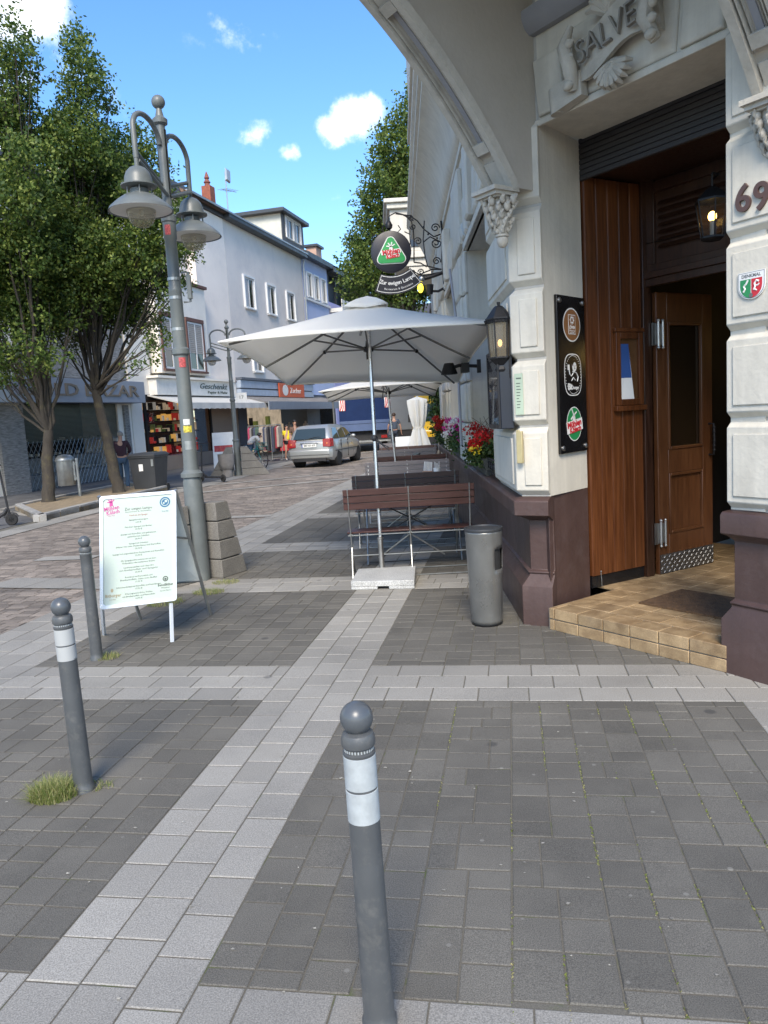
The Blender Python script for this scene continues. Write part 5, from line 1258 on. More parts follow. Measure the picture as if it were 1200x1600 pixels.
# --- pale blue house with dormer, then violet house with balcony
h=thing('town_house','narrow pale blue house with dark eaves and a big dormer','building',tuple(gB+dB*27))
P(h,'wall',bluew,[(25.5,30.2,-8,.0,3.2,11.45)])
for (s0,s1) in ((26.1,26.9),(27.4,28.2),(28.8,29.6)): window(h,s0,s1,9.2,10.6,.0); window(h,s0,s1,5.3,6.8,.0)
P(h,'string_course',whitep,[(25.5,30.2,.0,.12,8.95,9.08)])
P(h,'gutter',gut,[(25.5,30.3,.0,.45,11.45,11.75)])
P(h,'shop_front',dgreyf,[(25.5,30.2,-8,-.02,0,3.15)]); P(h,'shop_window',glassd,[(27.0,29.6,-.02,.01,.6,2.6)])
m=MB(MBF); m.loft([[(25.46,.40,11.76),(25.46,-2.6,13.0),(25.46,-7.6,11.7)],[(36.0,.40,11.76),(36.0,-2.6,13.0),(36.0,-7.6,11.7)]]); r2=m.build('roof',slate,h)
d_=P(h,'dormer',mat('dormer_cream',(.55,.55,.48),.7),[(23.6,27.1,-4.2,-.4,11.9,13.6)]); P(d_,'dormer_roof',gut,[(23.2,27.5,-4.6,-.05,13.6,13.82)],bevel=.03); P(d_,'dormer_front',slate,[(23.59,27.11,-.4,-.35,11.9,12.3),(23.59,24.1,-.4,-.35,12.3,13.6),(26.6,27.11,-.4,-.35,12.3,13.6)])
for (s0,s1) in ((24.2,25.3),(25.4,26.5)): window(d_,s0,s1,12.35,13.5,-.38,sill=False)
h=thing('town_house','violet blue house with a long dark framed loggia in the distance','building',tuple(gB+dB*33))
P(h,'wall',violw,[(30.3,40,-8,.0,0,9.4)]); P(h,'loggia_back',dgreyf,[(30.3,40,-8,-.8,9.4,11.3)])
P(h,'loggia_post',gut,[(30.3+1.6*k,30.45+1.6*k,-.15,.0,9.4,11.3) for k in range(7)]+[(30.3,40,-.15,-.0,11.2,11.3)]); P(h,'loggia_railing',sign_w,[(30.3,40,.0,.9,8.7,8.95),(30.3,40,.85,.9,8.95,9.5)])
for k in range(4): window(h,31+2.2*k,32.2+2.2*k,5.6,7.2,.0)
P(h,'gutter',gut,[(30.3,40,-.2,.5,11.3,11.6)]); P(h,'chimney',mat('pale_brick',(.5,.33,.25),.8),[(31.0,32.1,-1.6,-.9,11.7,13.2)]); P(h,'chimney_cap',gut,[(30.85,32.25,-1.75,-.75,13.2,13.35)])
P(h,'shop_sign',mat('yellow_sign',(.75,.5,.04),.5),[(31.2,31.3,.3,1.5,3.1,3.6)]); P(h,'shop_front',glassd,[(31,39,.0,.03,.5,2.8)])
# houses that close the street
for i,(x0,y0,w_,d_,hh,mt,lb) in enumerate([(-.5,66,9,10,8.5,mat('sand_render',(.45,.38,.30),.85),'sand coloured house closing the far end of the street'),(8.8,62,9,10,10.5,whitew,'white house at the far end behind the green tree'),(-10,72,9,10,12,greyw,'grey house at the far end behind the violet house')]):
    h=thing('far_house',lb,'building',(x0,y0,0))
    m=MB(); m.box(x0,x0+w_,y0,y0+d_,0,hh); m.build('wall',mt,h)
    m=MB(); m.loft([[(x0-.3,y0-.4,hh),(x0-.3,y0+d_/2,hh+3),(x0-.3,y0+d_,hh)],[(x0+w_+.3,y0-.4,hh),(x0+w_+.3,y0+d_/2,hh+3),(x0+w_+.3,y0+d_,hh)]]); m.build('roof',slate,h)
    for fl in range(3):
        for k in range(4):
            x=x0+.8+k*2.1
            if 3.2+fl*2.8+1.5<hh:
                m=MB(); m.box(x,x+1.1,y0-.06,y0+.02,3.2+fl*2.8,4.7+fl*2.8); ww=m.build('window',whitep,h); m=MB(); m.box(x+.08,x+1.02,y0-.08,y0-.05,3.28+fl*2.8,4.62+fl*2.8); m.build('pane',glassd,ww)
    m=MB(); m.box(x0+.5,x0+w_-.5,y0-.03,y0+.02,.4,2.6); m.build('shop_window',glassd,h)
# ================================================================== things on the corner building's walls
def hit(px,py,P0,n_):
    r=ray(px,py); C_=Vector((0,0,EYE)); t=(Vector(P0)-C_).dot(n_)/r.dot(n_); return C_+r*t
redp=mat('badge_red',(.50,.02,.03),.35); grep=mat('badge_green',(.02,.22,.07),.35); blk=blackm; whs=mat('sign_print_white',(.72,.72,.70),.35); brn=mat('sign_brown',(.22,.10,.04),.4)
# wall lantern
ln_=thing('wall_lantern','black half lantern glowing faintly on the corner pier above the menu case','lantern',(1.0,5.80,1.95))
ML=MA@Matrix.Translation((.06,.115,1.97))@Matrix.Scale(.93,4); n=6
def hexl(mb,r0,z0,r1,z1,M,cap=True): 
    mb.loft([[(r*math.cos(2*PI*k/6+PI/6),r*math.sin(2*PI*k/6+PI/6),z) for k in range(6)] for r,z in ((r0,z0),(r1,z1))],0,cap,True,M)
m=MB(ML)
for a_ in ((.03,-.06,.05,-.03),(.05,-.03,.035,.0),(.035,.0,.085,.055),(.092,.055,.092,.07),(.10,.335,.10,.36),(.112,.36,.112,.375),(.105,.375,.05,.45),(.05,.45,.03,.47),(.012,.47,.016,.50)): 
    m.loft([[(a_[i]*math.cos(2*PI*k/6+PI/6),a_[i]*math.sin(2*PI*k/6+PI/6),a_[i+1]) for k in range(6)] for i in (0,2)])
m.tube([(0,0,-.045),(0,-.04,-.07),(0,-.07,-.05)],.012,6); m.box(-.04,.04,-.075,-.06,-.10,.40)
m.build('lantern_frame',irond,ln_,bevel=.003)
m=MB(ML)
for k in range(6): a=2*PI*k/6+PI/6; m.tube([(.085*math.cos(a),.085*math.sin(a),.07),(.098*math.cos(a),.098*math.sin(a),.335)],.006,5)
for k in range(24): a=2*PI*k/24; m.tube([(.112*math.cos(a),.112*math.sin(a),.36),(.110*math.cos(a),.110*math.sin(a),.335),(.118*math.cos(a+.13),.118*math.sin(a+.13),.36)],.004,4)
m.build('glazing_bar',irond,ln_)
m=MB(ML); m.loft([[(r*math.cos(2*PI*k/6+PI/6),r*math.sin(2*PI*k/6+PI/6),z) for k in range(6)] for r,z in ((.082,.07),(.094,.335))]); m.build('lantern_glass',glassmat('seeded_glass',(.17,.13,.075),.25,.6),ln_)
m=MB(ML); m.sphere((0,0,.18),.018,12,8,0,(1,1,1.6)); m.build('bulb',mat('dim_bulb',(1,.55,.2),.5,var=0,emit=2.0),ln_,smooth=50)
# menu case
mc=thing('menu_case','black glazed menu case on the corner pier below the lantern','display case',(1.0,6.0,1.5))
m=MB(MA); m.box(.03,.70,.035,.135,1.50,2.10); m.build('case',mat('blue_black_case',(.012,.016,.028),.35),mc,bevel=.006)
m=MB(MA)
for a_ in ((.03,.06,1.50,2.10),(.67,.70,1.50,2.10),(.06,.67,1.50,1.53),(.06,.67,2.07,2.10)): m.box(a_[0],a_[1],.1355,.148,a_[2],a_[3])
m.build('case_frame',irond,mc)
m=MB(MA); m.box(.08,.65,.136,.138,1.55,1.98); m.build('menu_card',mat('menu_card',(.10,.10,.11),.3,var=.9,vs=14),mc)
m=MB(MA); m.box(.06,.67,.140,.143,1.53,2.07); m.build('pane',glassmat('case_glass',(.02,.02,.025),.02,.35),mc)
dF=(O-PA).normalized(); nF=Vector((dF.y,-dF.x,0)); 
if nF.y>0: nF=-nF
def onF(x,z,o_=.06): 
    p=PA+dF*x+nF*o_; return face((p.x,p.y,z),dF)
pq=thing('menu_plaque','pale green printed plaque beside the black menu case','plaque',tuple(PA+Vector((0,0,1.7))))
M_=onF(-.005,1.60); m=MB(M_); m.box(.0,.062,.0,.30,0,.004); m.build('plaque_sheet',mat('plaque_green',(.40,.48,.36),.4),pq)
m=MB(M_)
for k in range(9): m.box(.012,.012+.035*random.uniform(.5,1),.05+k*.022,.056+k*.022,.0045,.0052)
m.box(.012,.05,.26,.27,.0045,.0052); m.build('printing',inkm,pq)
bh=thing('brass_holder','long yellowed brass holder screwed to the corner pier above the ledge','holder',tuple(PA+Vector((0,0,1.3))))
M_=onF(.005,1.245); m=MB(M_); m.box(.0,.045,.0,.235,.012,.045); m.box(-.012,.015,.17,.245,.0,.012); m.build('holder_body',mat('yellowed_brass',(.50,.42,.22),.45,metal=.3,var=.15,vs=8),bh,bevel=.004)
# black board with three brewery badges
dRv=(J1-O).normalized(); nRv=Vector((dRv.y,-dRv.x,0))
def onR(x,z,o_=.0): p=O+dRv*x+nRv*o_; return face((p.x,p.y,z),dRv)
bb=thing('brewery_board','tall glossy black board with three round brewery badges in the entrance reveal','sign',tuple(O+Vector((0,0,1.3))))
M_=onR(.13,1.29,.004); m=MB(M_); m.box(0,.43,0,1.165,0,.022); m.build('board',blackm,bb,bevel=.002)
m=MB(M_)
for x,y in ((.035,.04),(.395,.04),(.035,1.125),(.395,1.125)): m.lathe([(.001,.022),(.020,.022),(.020,.03),(.015,.034),(.001,.034)],(x,y,0),14)
m.build('screw_cap',steel,bb,smooth=30)
def oval(mb,cx,cy,rx,ry,z,mi,n=36,p=2.0):
    vs=[]
    for k in range(n):
        a=2*PI*k/n; c_,s_=math.cos(a),math.sin(a); vs.append((cx+rx*abs(c_)**(2/p)*(1 if c_>=0 else -1),cy+ry*abs(s_)**(2/p)*(1 if s_>=0 else -1),z))
    mb.add(vs,[tuple(range(n))],mi)
m=MB(M_); cx=.215
oval(m,cx,.955,.135,.125,.0235,0); oval(m,cx,.955,.125,.115,.0245,1); m.box(cx-.055,cx+.055,.885,1.03,.025,.026,0); m.box(cx-.05,cx+.05,.89,1.025,.026,.0268,1)
ring(m,cx,.995,.015,.024,M=None,z=.028,mi=0) if False else None
T=lambda x,y,z=.027: Matrix.Translation((x,y,z))
def rg(mb,cx,cy,r0,r1,z,mi,n=28,sy=1):
    vs=[];fs=[]
    for k in range(n):
        a=2*PI*k/n; vs+=[(cx+r0*math.cos(a),cy+r0*math.sin(a)*sy,z),(cx+r1*math.cos(a),cy+r1*math.sin(a)*sy,z)]
    for k in range(n): j=(k+1)%n; fs.append((2*k,2*k+1,2*j+1,2*j))
    mb.add(vs,fs,mi)
rg(m,cx,.99,.016,.026,.0275,0)
for k in range(8): a=2*PI*k/8; m.box(-.003,.003,.026,.034,.027,.0278,0,Matrix.Translation((cx,.99,0))@Matrix.Rotation(a,4,'Z'))
text_mb(m,'LÖWEN',.032,T(cx,.935,.0275),ext=.0004,mi=0,bold=.0008,maxw=.085); text_mb(m,'Brauerei',.020,T(cx,.912,.0275),ext=.0004,mi=0,maxw=.08); text_mb(m,'seit 1835',.016,T(cx,.896,.0275),ext=.0004,mi=0,maxw=.07)
m.build('badge',[whs,brn],bb)
m=MB(M_); oval(m,cx,.585,.135,.158,.0235,0,p=3.2); oval(m,cx,.585,.127,.150,.0242,1,p=3.2); 
for k in range(40): a=2*PI*k/40; m.sphere((cx+.121*math.cos(a),.585+.143*math.sin(a),.0245),.0035,6,4,0)
oval(m,cx,.585,.112,.133,.025,1,p=3.2)
# line drawn drinker: head, shoulders, raised glass
oval(m,cx+.02,.652,.035,.045,.0262,0); oval(m,cx+.022,.668,.036,.028,.0268,1,p=2.4) ; oval(m,cx+.024,.645,.027,.034,.0272,0)
oval(m,cx+.012,.652,.005,.003,.0276,1); oval(m,cx+.034,.652,.005,.003,.0276,1); oval(m,cx+.023,.630,.012,.003,.0276,1); oval(m,cx+.023,.642,.004,.006,.0276,1)
m.tube([(cx-.01,.61,.026),(cx+.05,.60,.026),(cx+.075,.57,.026),(cx+.06,.535,.026)],.004,4,0); m.tube([(cx+.0,.60,.026),(cx-.03,.575,.026),(cx-.055,.59,.026),(cx-.065,.62,.026)],.004,4,0); m.box(cx-.085,cx-.055,.62,.66,.0255,.0266,0); m.tube([(cx-.03,.54,.026),(cx+.0,.565,.026),(cx+.03,.545,.026)],.004,4,0)
text_mb(m,'Bit',.062,T(cx-.055,.495),ext=.0004,mi=0,bold=.003); text_mb(m,'burger',.034,T(cx+.035,.488),ext=.0004,mi=0,bold=.001)
m.build('badge',[whs,blackm],bb)
m=MB(M_); oval(m,cx,.215,.120,.130,.0235,0); oval(m,cx,.215,.113,.123,.0242,1)
for a in (.5,2.1,3.7,5.2): m.box(.0,.055,-.006,.006,.0255,.0262,0,Matrix.Translation((cx-.01,.28,0))@Matrix.Rotation(a,4,'Z'))
m.loft([[(cx-.03,.225,.025),(cx+.02,.225,.025),(cx+.008,.28,.025),(cx-.02,.28,.025)],[(cx-.03,.225,.0262),(cx+.02,.225,.0262),(cx+.008,.28,.0262),(cx-.02,.28,.0262)]],0)
R8=Matrix.Rotation(.13,4,'Z'); m.box(-.125,.125,-.045,.045,.0264,.0272,0,Matrix.Translation((cx,.20,0))@R8)
text_mb(m,'Mühlen',.062,T(cx-.005,.215,.0278)@R8,ext=.0004,mi=2,bold=.003,maxw=.22); text_mb(m,'Kölsch',.055,T(cx+.01,.172,.0278)@R8,ext=.0004,mi=2,bold=.003,maxw=.18)
m.build('badge',[whs,grep,redp],bb)
# house number and monument badge on the right pier
def onRt(px,py,o_=.054): return hit(px,py,ORt+nR*o_,nR)
hn=thing('house_number','brown metal house number 69 on the right pier','house number',tuple(onRt(1178,310)))
p6=onRt(1162,312); p9=onRt(1191,308)
for i,(p,ch_) in enumerate(((p6,'6'),(p9,'9'))):
    m=MB(face(tuple(p),dR)); text_mb(m,ch_,.20,Matrix.Translation((0,0,.004)),ext=.008,bold=.003,res=5); m.build('digit',mat('brown_digit',(.10,.055,.045),.45,metal=.2),hn,smooth=50)
dk_=thing('monument_badge','small enamel DENKMAL shield with green and red arms on the right pier','badge',tuple(onRt(1175,445)))
pc=onRt(1175,446,.054); m=MB(face(tuple(pc),dR))
def shield(w_,h_,n=14): return [(-w_,h_),(w_,h_),(w_,0)]+[(w_*math.cos(PI*k/n),-h_*.95*math.sin(PI*k/n)) for k in range(1,n)]+[(-w_,0)]
def polyz(mb,pl,z0,z1,mi): 
    mb.prism(pl,z0,z1,mi)
polyz(m,shield(.082,.075),.001,.006,0); polyz(m,shield(.078,.071),.006,.007,3); polyz(m,shield(.075,.068),.0071,.008,0)
cut=lambda pl,f: [p for p in pl if f(p)]
sh_=shield(.064,.052)
gl_l=[(-.002,.035)]+[(-.066,.035),(-.066,.0)]+[(-.066*math.cos(PI*k/14*1),-.065*math.sin(PI*k/14)) for k in range(1,8)]+[(-.002,-.06)]
polyz(m,gl_l,.0082,.009,1); polyz(m,[(-x,y) for x,y in gl_l],.0082,.009,2)
m.tube([(-.045,-.03,.0095),(-.035,-.015,.0095),(-.042,.0,.0095),(-.028,.012,.0095),(-.018,.03,.0095)],.006,5,0)
m.tube([(.018,-.025,.0095),(.026,-.008,.0095),(.022,.008,.0095),(.034,.022,.0095),(.048,.016,.0095)],.006,5,0); m.tube([(.026,-.004,.0095),(.042,-.004,.0095),(.05,.004,.0095)],.004,5,0); m.tube([(.022,-.022,.0095),(.036,-.03,.0095)],.004,5,0)
oval(m,0,-.052,.012,.012,.0105,3); text_mb(m,'DENKMAL',.024,Matrix.Translation((0,.052,.0085)),ext=.0004,mi=3,maxw=.115,bold=.0006)
m.build('shield',[whs,grep,redp,mat('badge_grey',(.12,.12,.12),.5)],dk_)
# lantern inside the entrance
ip=hit(1113,338,PL2+nW*.20,nW)
il=thing('entrance_lantern','black six sided lantern with lit bulb hanging in the entrance before the transom','lantern',tuple(ip))
Mi=Matrix.Translation(ip)@Matrix.Rotation(.3,4,'Z')
m=MB(Mi)
for a_ in ((.06,-.17,.085,-.155),(.085,-.155,.085,-.14),(.125,.10,.125,.115),(.125,.115,.05,.185),(.05,.185,.02,.205)): m.loft([[(a_[i]*math.cos(2*PI*k/6),a_[i]*math.sin(2*PI*k/6),a_[i+1]) for k in range(6)] for i in (0,2)])
m.tube([(0,0,.20),(0,0,.30)],.008,6)
for k in range(6): a=2*PI*k/6; m.tube([(.082*math.cos(a),.082*math.sin(a),-.14),(.118*math.cos(a),.118*math.sin(a),.10)],.006,5)
m.build('lantern_frame',irond,il,bevel=.002)
m=MB(Mi); m.sphere((0,0,.0),.030,14,10,0,(1,1,1.2)); m.build('bulb',glow,il,smooth=60)
m=MB(Mi); m.tube([(0,0,-.14),(0,0,-.03)],.017,10); m.build('candle_tube',mat('candle_tube',(.35,.33,.28),.5),il,smooth=40)
m=MB(Mi); m.loft([[(r*math.cos(2*PI*k/6),r*math.sin(2*PI*k/6),z) for k in range(6)] for r,z in ((.08,-.14),(.115,.10))]); m.build('lantern_glass',glassmat('smoky_glass',(.10,.06,.03),.05,.22),il)
m=MB(); m.tube([ip+Vector((0,0,.30)),ip+Vector((0,0,.30))-nW*.08,PL2-PL2+hit(1113,280,PL2+nW*.02,nW)],.009,6); m.build('wall_arm',irond,il)

# ---- hanging sign on a wrought iron bracket
YS=12.75
hs_=thing('hanging_sign','round black inn sign with green triangle and curved name banner on a scrolled iron bracket','sign',tuple(at(690,400,YS)))
def sp(px,py,dy=0): return at(px,py,YS+dy)
m=MB()
for x in (690,693): pass
m.tube([sp(689,345),sp(692,372),sp(691,405),sp(694,445)],.016,6); m.build('wall_bar',irond,hs_)
def spiral(mb,px,py,r0,turns,a0,sgn_=1,rr=.011):
    pts=[]
    for k in range(26):
        u=k/25; a=a0+sgn_*2*PI*turns*u; r_=r0*(1-.80*u); pts.append(sp(px+r_*math.cos(a),py-r_*math.sin(a)))
    mb.tube(pts,rr,5)
m=MB()
for (px,py,r0,tn,a0,sg) in ((680,356,7,1.5,0,1),(681,380,8,1.5,.3,-1),(653,377,6.5,1.5,PI,-1),(645,354,5,1.4,PI,1),(682,408,6.5,1.5,-.3,1),(658,425,5,1.4,PI,-1),(645,425,4.5,1.4,PI,1),(641,341,5,1.3,2.5,-1)): spiral(m,px,py,r0,tn,a0,sg,.010)
for pl_ in ([(605,350),(607,338),(618,332),(632,336),(643,346),(646,360),(647,378),(647,410)],[(618,334),(640,337),(652,345),(662,358),(678,370),(688,366)],[(663,345),(661,375),(664,400),(668,416),(690,421)],[(662,378),(672,370),(688,378)],[(647,410),(657,411),(667,417)],[(630,336),(640,341),(646,345)],[(660,427),(675,421),(690,421)],[(639,421),(660,431),(690,425)]):
    m.tube([sp(x,y) for x,y in pl_],.011,5)
for k in range(5): m.sphere(tuple(sp(662+k*7,[354,366,378,372,369][k])),.016,8,6)
m.build('scrollwork',irond,hs_,smooth=40)
m=MB(); 
for pl_ in ([(593,368),(583,368),(581,380),(583,400),(590,412)],[(632,362),(640,366),(641,380),(638,398),(632,410)],[(600,352),(596,360),(603,366),(611,364),(620,364),(626,358),(622,352)]): m.tube([sp(x,y) for x,y in pl_],.009,5)
m.lathe([(.001,.0),(.05,.03),(.06,.08),(.03,.14),(.001,.16)],tuple(sp(608,360)),10)
m.build('crown_ornament',irond,hs_,smooth=40)
c=sp(611,394); 
Md=face(tuple(c),(1,0,0)); S_=YS/1200
m=MB(Md); m.lathe([(.001,-.04),(.30,-.04),(.325,-.03),(.325,.03),(.30,.04),(.001,.04)],(0,0,0),40); dsk=m.build('sign_disc',mat('sign_black',(.012,.012,.02),.4),hs_,smooth=40)
m=MB(Md)
tri=[]
for i,(x,y) in enumerate(((-.0,.155),(-.175,-.125),(.175,-.125))):
    pass
def rtri(R,r_,cy=-.02):
    pts=[]
    for i in range(3):
        a=PI/2+i*2*PI/3; cx_,cy_=R*math.cos(a),R*math.sin(a)+cy
        for k in range(7): b_=a-PI/3+2*PI/3*k/6; pts.append((cx_+r_*math.cos(b_),cy_+r_*math.sin(b_)))
    return pts
Md2=Md@Matrix.Scale(1.22,4); m=MB(Md2); m.prism(rtri(.15,.062),.034,.040,0); m.prism(rtri(.15,.050),.040,.050,1)
for a in (.5,1.3,2.2,3.0): m.box(.0,.06,-.007,.007,.051,.053,0,Matrix.Translation((0,.06,0))@Matrix.Rotation(a,4,'Z'))
m.prism([(-.03,.0),(.03,.0),(.015,.07),(-.015,.07)],.051,.053,0)
R9=Matrix.Rotation(.12,4,'Z'); m.prism([(-.13,-.045),(.13,-.02),(.12,.035),(-.13,.01)],.0512,.0535,0); m.prism([(-.07,-.085),(.11,-.07),(.11,-.03),(-.07,-.045)],.0512,.0535,0)
text_mb(m,'Mühlen',.085,Matrix.Translation((0,-.005,.0545))@R9,ext=.0005,mi=2,bold=.004,maxw=.23); text_mb(m,'Kölsch',.075,Matrix.Translation((.02,-.06,.0545))@R9,ext=.0005,mi=2,bold=.004,maxw=.17)
m.build('brewery_emblem',[whs,mat('emblem_green',(.03,.30,.08),.35),redp],dsk)
bc=sp(616,346); R0,R1=.82,1.16    # banner as an arc, centre above
m=MB(); 
def arcp(r,a,dy=0): 
    q=c+Vector((.0,0,.10)); a=a+R_(8); return q+Vector((r*math.sin(a),dy,-r*math.cos(a)))
aw2=R_(31)
for (r0,r1,hw,y0,y1,mi) in ((.47,.76,aw2,-.02,.02,0),(.487,.743,aw2*.94,-.024,-.0201,1),(.498,.732,aw2*.915,-.027,-.0245,0)):
    loops=[]
    for k in range(17):
        a=-hw+2*hw*k/16; loops.append([arcp(r0,a,y0),arcp(r1,a,y0),arcp(r1,a,y1),arcp(r0,a,y1)])
    m.loft(loops,mi)
bnr=m.build('name_banner',[mat('sign_black',(.012,.012,.02),.4),whs],hs_)
m=MB()
def arctext(s_,r,size,wid,bold):
    n_=len(s_); 
    W_={'i':.5,'l':.5,'m':1.5,'w':1.45,'Z':1.15,'L':1.15,'R':1.2,'G':1.3,' ':.7,'r':.75,'t':.7,'&':1.3,'f':.7}
    tot=sum(W_.get(c_,1) for c_ in s_); acc=0
    for i,ch_ in enumerate(s_):
        u_=(acc+W_.get(ch_,1)/2)/tot; acc+=W_.get(ch_,1)
        if ch_==' ': continue
        a=-wid/2+wid*u_; p=arcp(r,a,-.0285); aa=a+R_(8)
        text_mb(m,ch_,size,face(tuple(p),(math.cos(aa),0,math.sin(aa)),(-math.sin(aa),0,math.cos(aa))),ext=.0006,bold=bold,res=2)
arctext('Zur ewigen Lampe',.59,.088,R_(56),.0012); arctext('Restaurant & Gaststätte',.685,.042,R_(40),.0002)
m.build('lettering',whs,bnr)
fl=thing('floodlight','black twin floodlight with one yellow lit lens below the iron bracket','floodlight',tuple(sp(690,440)))
m=MB(); m.tube([sp(694,425),sp(675,432),sp(660,436)],.03,8); m.tube([sp(694,450),sp(685,455),sp(676,455)],.02,6); m.tube([sp(694,420),sp(695,455)],.02,6); m.lathe([(.001,-.1),(.05,-.1),(.07,.05),(.001,.06)],tuple(sp(671,450)),12); m.build('arm',irond,fl,smooth=40)
m=MB(); p=sp(657,450); m.sphere(tuple(p),.062,14,10,0,(.75,.6,1.25)); m.build('lit_lens',mat('yellow_lens',(1.0,.72,.05),.3,var=0,emit=1.4),fl,smooth=60)
m=MB(); p=sp(659,436); m.sphere(tuple(p),.055,12,8); m.build('lamp_head',steel,fl,smooth=60)
for (s_,z_,lb) in ((2.6,2.12,'black heater lamp on the wall at the right corner of the large parasol'),(4.4,2.12,'smaller black heater lamp on the wall further along, behind the first')):
    t=thing('heater_lamp',lb,'heater',tuple(A(s_,.1,z_)),0,'heater lamps along the facade')
    Mh=MA@Matrix.Translation((s_,.0,z_)); m=MB(Mh); m.tube([(0,.0,0),(0,.22,.02),(0,.30,.0)],.018,8); m.box(-.03,.03,-.01,.03,-.07,.07); m.build('arm',irond,t,smooth=40)
    m=MB(Mh); m.lathe([(.001,.05),(.05,.05),(.09,-.06),(.085,-.07),(.001,-.05)],(0,.33,.0),16); m.box(-.10,.10,.12,.20,-.06,.04); m.build('hood',irond,t,smooth=40)
# cable pipe on the pier
m=MB(MA); m.tube([(4.9,.10,3.55),(4.3,.10,2.9),(4.25,.10,1.2)],.018,6)
tag(m.build('cable_pipe',greyp,smooth=40),'thin grey cable pipe running down the second pier','pipe')

# ---- flower boxes with geraniums
leafg=leafmat('geranium_leaf',(.025,.055,.015),(.05,.10,.025),(.12,.15,.05),.25)
petr=leafmat('red_petal',(.42,.008,.01),(.55,.012,.014),(.65,.03,.03),.25); petm=leafmat('magenta_petal',(.45,.01,.16),(.60,.03,.28),(.70,.10,.42),.25); petw=leafmat('white_petal',(.6,.6,.58),(.7,.7,.7),(.75,.75,.72),.2); pety=leafmat('yellow_petal',(.6,.45,.01),(.7,.55,.02),(.75,.6,.05),.2)
def leafcloud(mb,pts,size,rr,mi=0,up=.4):
    for (x,y,z) in pts:
        d=Vector((rr.gauss(0,1),rr.gauss(0,1),rr.gauss(0,1)+up)); 
        if d.length<.1: d=Vector((0,0,1))
        d.normalize(); s_=d.orthogonal().normalized(); s_=Matrix.Rotation(rr.uniform(0,6.28),3,d)@s_; n2=d.cross(s_)
        L_=size*rr.uniform(.6,1.25); w_=L_*.42; p=Vector((x,y,z))
        mb.add([tuple(p),tuple(p+s_*L_*.5+n2*w_),tuple(p+s_*L_),tuple(p+s_*L_*.5-n2*w_)],[(0,1,2,3)],mi)
def flowerbox(s0,s1,label,heads,seed,hgt=.30,out=.22):
    t=thing('flower_box',label,'flower box',tuple(A((s0+s1)/2,.05,1.0)),0,'window flower boxes along the facade'); rr=random.Random(seed)
    m=MB(MA); m.loft([[(s0+.03,-.14,.985),(s1-.03,-.14,.985),(s1-.03,.04,.985),(s0+.03,.04,.985)],[(s0,-.17,1.16),(s1,-.17,1.16),(s1,.07,1.16),(s0,.07,1.16)]]); m.build('trough',mat('dark_trough',(.045,.05,.045),.7),t)
    m=MB(MA); pts=[]
    for k in range(int(3600*(s1-s0)/1.4)):
        a=rr.random(); x=s0+a*(s1-s0); hh=hgt*(.7+.3*math.sin(x*7+seed)); z=1.05+hh*rr.random()**.7; y=-.06+rr.gauss(0,.09)+out*.3*(1.25-z)
        pts.append((x,y,z))
    leafcloud(m,pts,.045,rr); m.build('foliage',leafg,t,recalc=False)
    for (mt,nh,name) in heads:
        m=MB(MA)
        for k in range(nh):
            x=rr.uniform(s0+.02,s1-.02); z=1.12+hgt*rr.uniform(.35,1.05); y=rr.uniform(-.10,.16)
            R=rr.uniform(.045,.075); n_=int(60)
            pp=[]
            for q in range(n_):
                v=Vector((rr.gauss(0,1),rr.gauss(0,1),rr.gauss(0,1))).normalized()*R*rr.uniform(.7,1); pp.append((x+v.x,y+v.y,z+v.z*.75))
            leafcloud(m,pp,.028,rr)
        m.build(name,mt,t,recalc=False)
    return t
flowerbox(2.0,3.42,'flower box of red geraniums with a yellow blossom nearest the corner pier',[(petr,20,'red_blossoms'),(pety,1,'yellow_blossoms')],1,.34)
flowerbox(5.1,7.0,'flower box of magenta geraniums over white trailing flowers in the second window',[(petm,26,'magenta_blossoms'),(petw,10,'white_blossoms')],2,.40)
flowerbox(8.8,10.3,'farther flower box of deep red geraniums in the third window',[(petr,22,'red_blossoms')],3,.42)
ih=MB(MA); rr=random.Random(2)
for k in range(5):
    x=1.55+k*.16; pts=[(x+.05*(1-q/14*.8)*math.cos(q*.7),.02,1.10+.05*(1-q/14*.8)*math.sin(q*.7)) for q in range(15)]; ih.tube(pts,.006,4)
ih.tube([(1.4,.02,1.04),(2.4,.03,1.04)],.008,5); ih.tube([(1.4,.02,1.17),(2.4,.03,1.17)],.008,5)
tag(ih.build('flower_rail',irond),'curled black iron flower rail on the ledge beside the corner pier','rail')
dry=MB(MA); 
for k in range(7): dry.tube([(2.2,-.02,1.2),(2.2+rr.uniform(-.1,.1),rr.uniform(-.05,.1),1.45),(2.2+rr.uniform(-.2,.2),rr.uniform(-.05,.15),1.5+rr.uniform(.0,.12))],.0025,4)
tag(dry.build('dry_stalk',mat('dry_stem',(.12,.09,.05),.8)),'thin dry seed stalks rising above the red geraniums','plant')
iv=MB(); rr=random.Random(6); pts=[]
for k in range(1500):
    u=rr.random(); pts.append((1.30+rr.gauss(0,.09),16.9+rr.gauss(0,.1),1.2+u*1.35+rr.gauss(0,.03)))
leafcloud(iv,pts,.07,rr); 
ivt=thing('climbing_plant','slim dark climbing plant at the far end of the facade','plant',(1.3,16.9,0)); iv.build('foliage',leafg,ivt,recalc=False)
iv=MB(); iv.tube([(1.33,16.9,0),(1.30,16.9,1.2),(1.28,16.88,2.5)],.02,6); iv.build('stem',mat('bark_brown',(.09,.07,.05),.9),ivt)
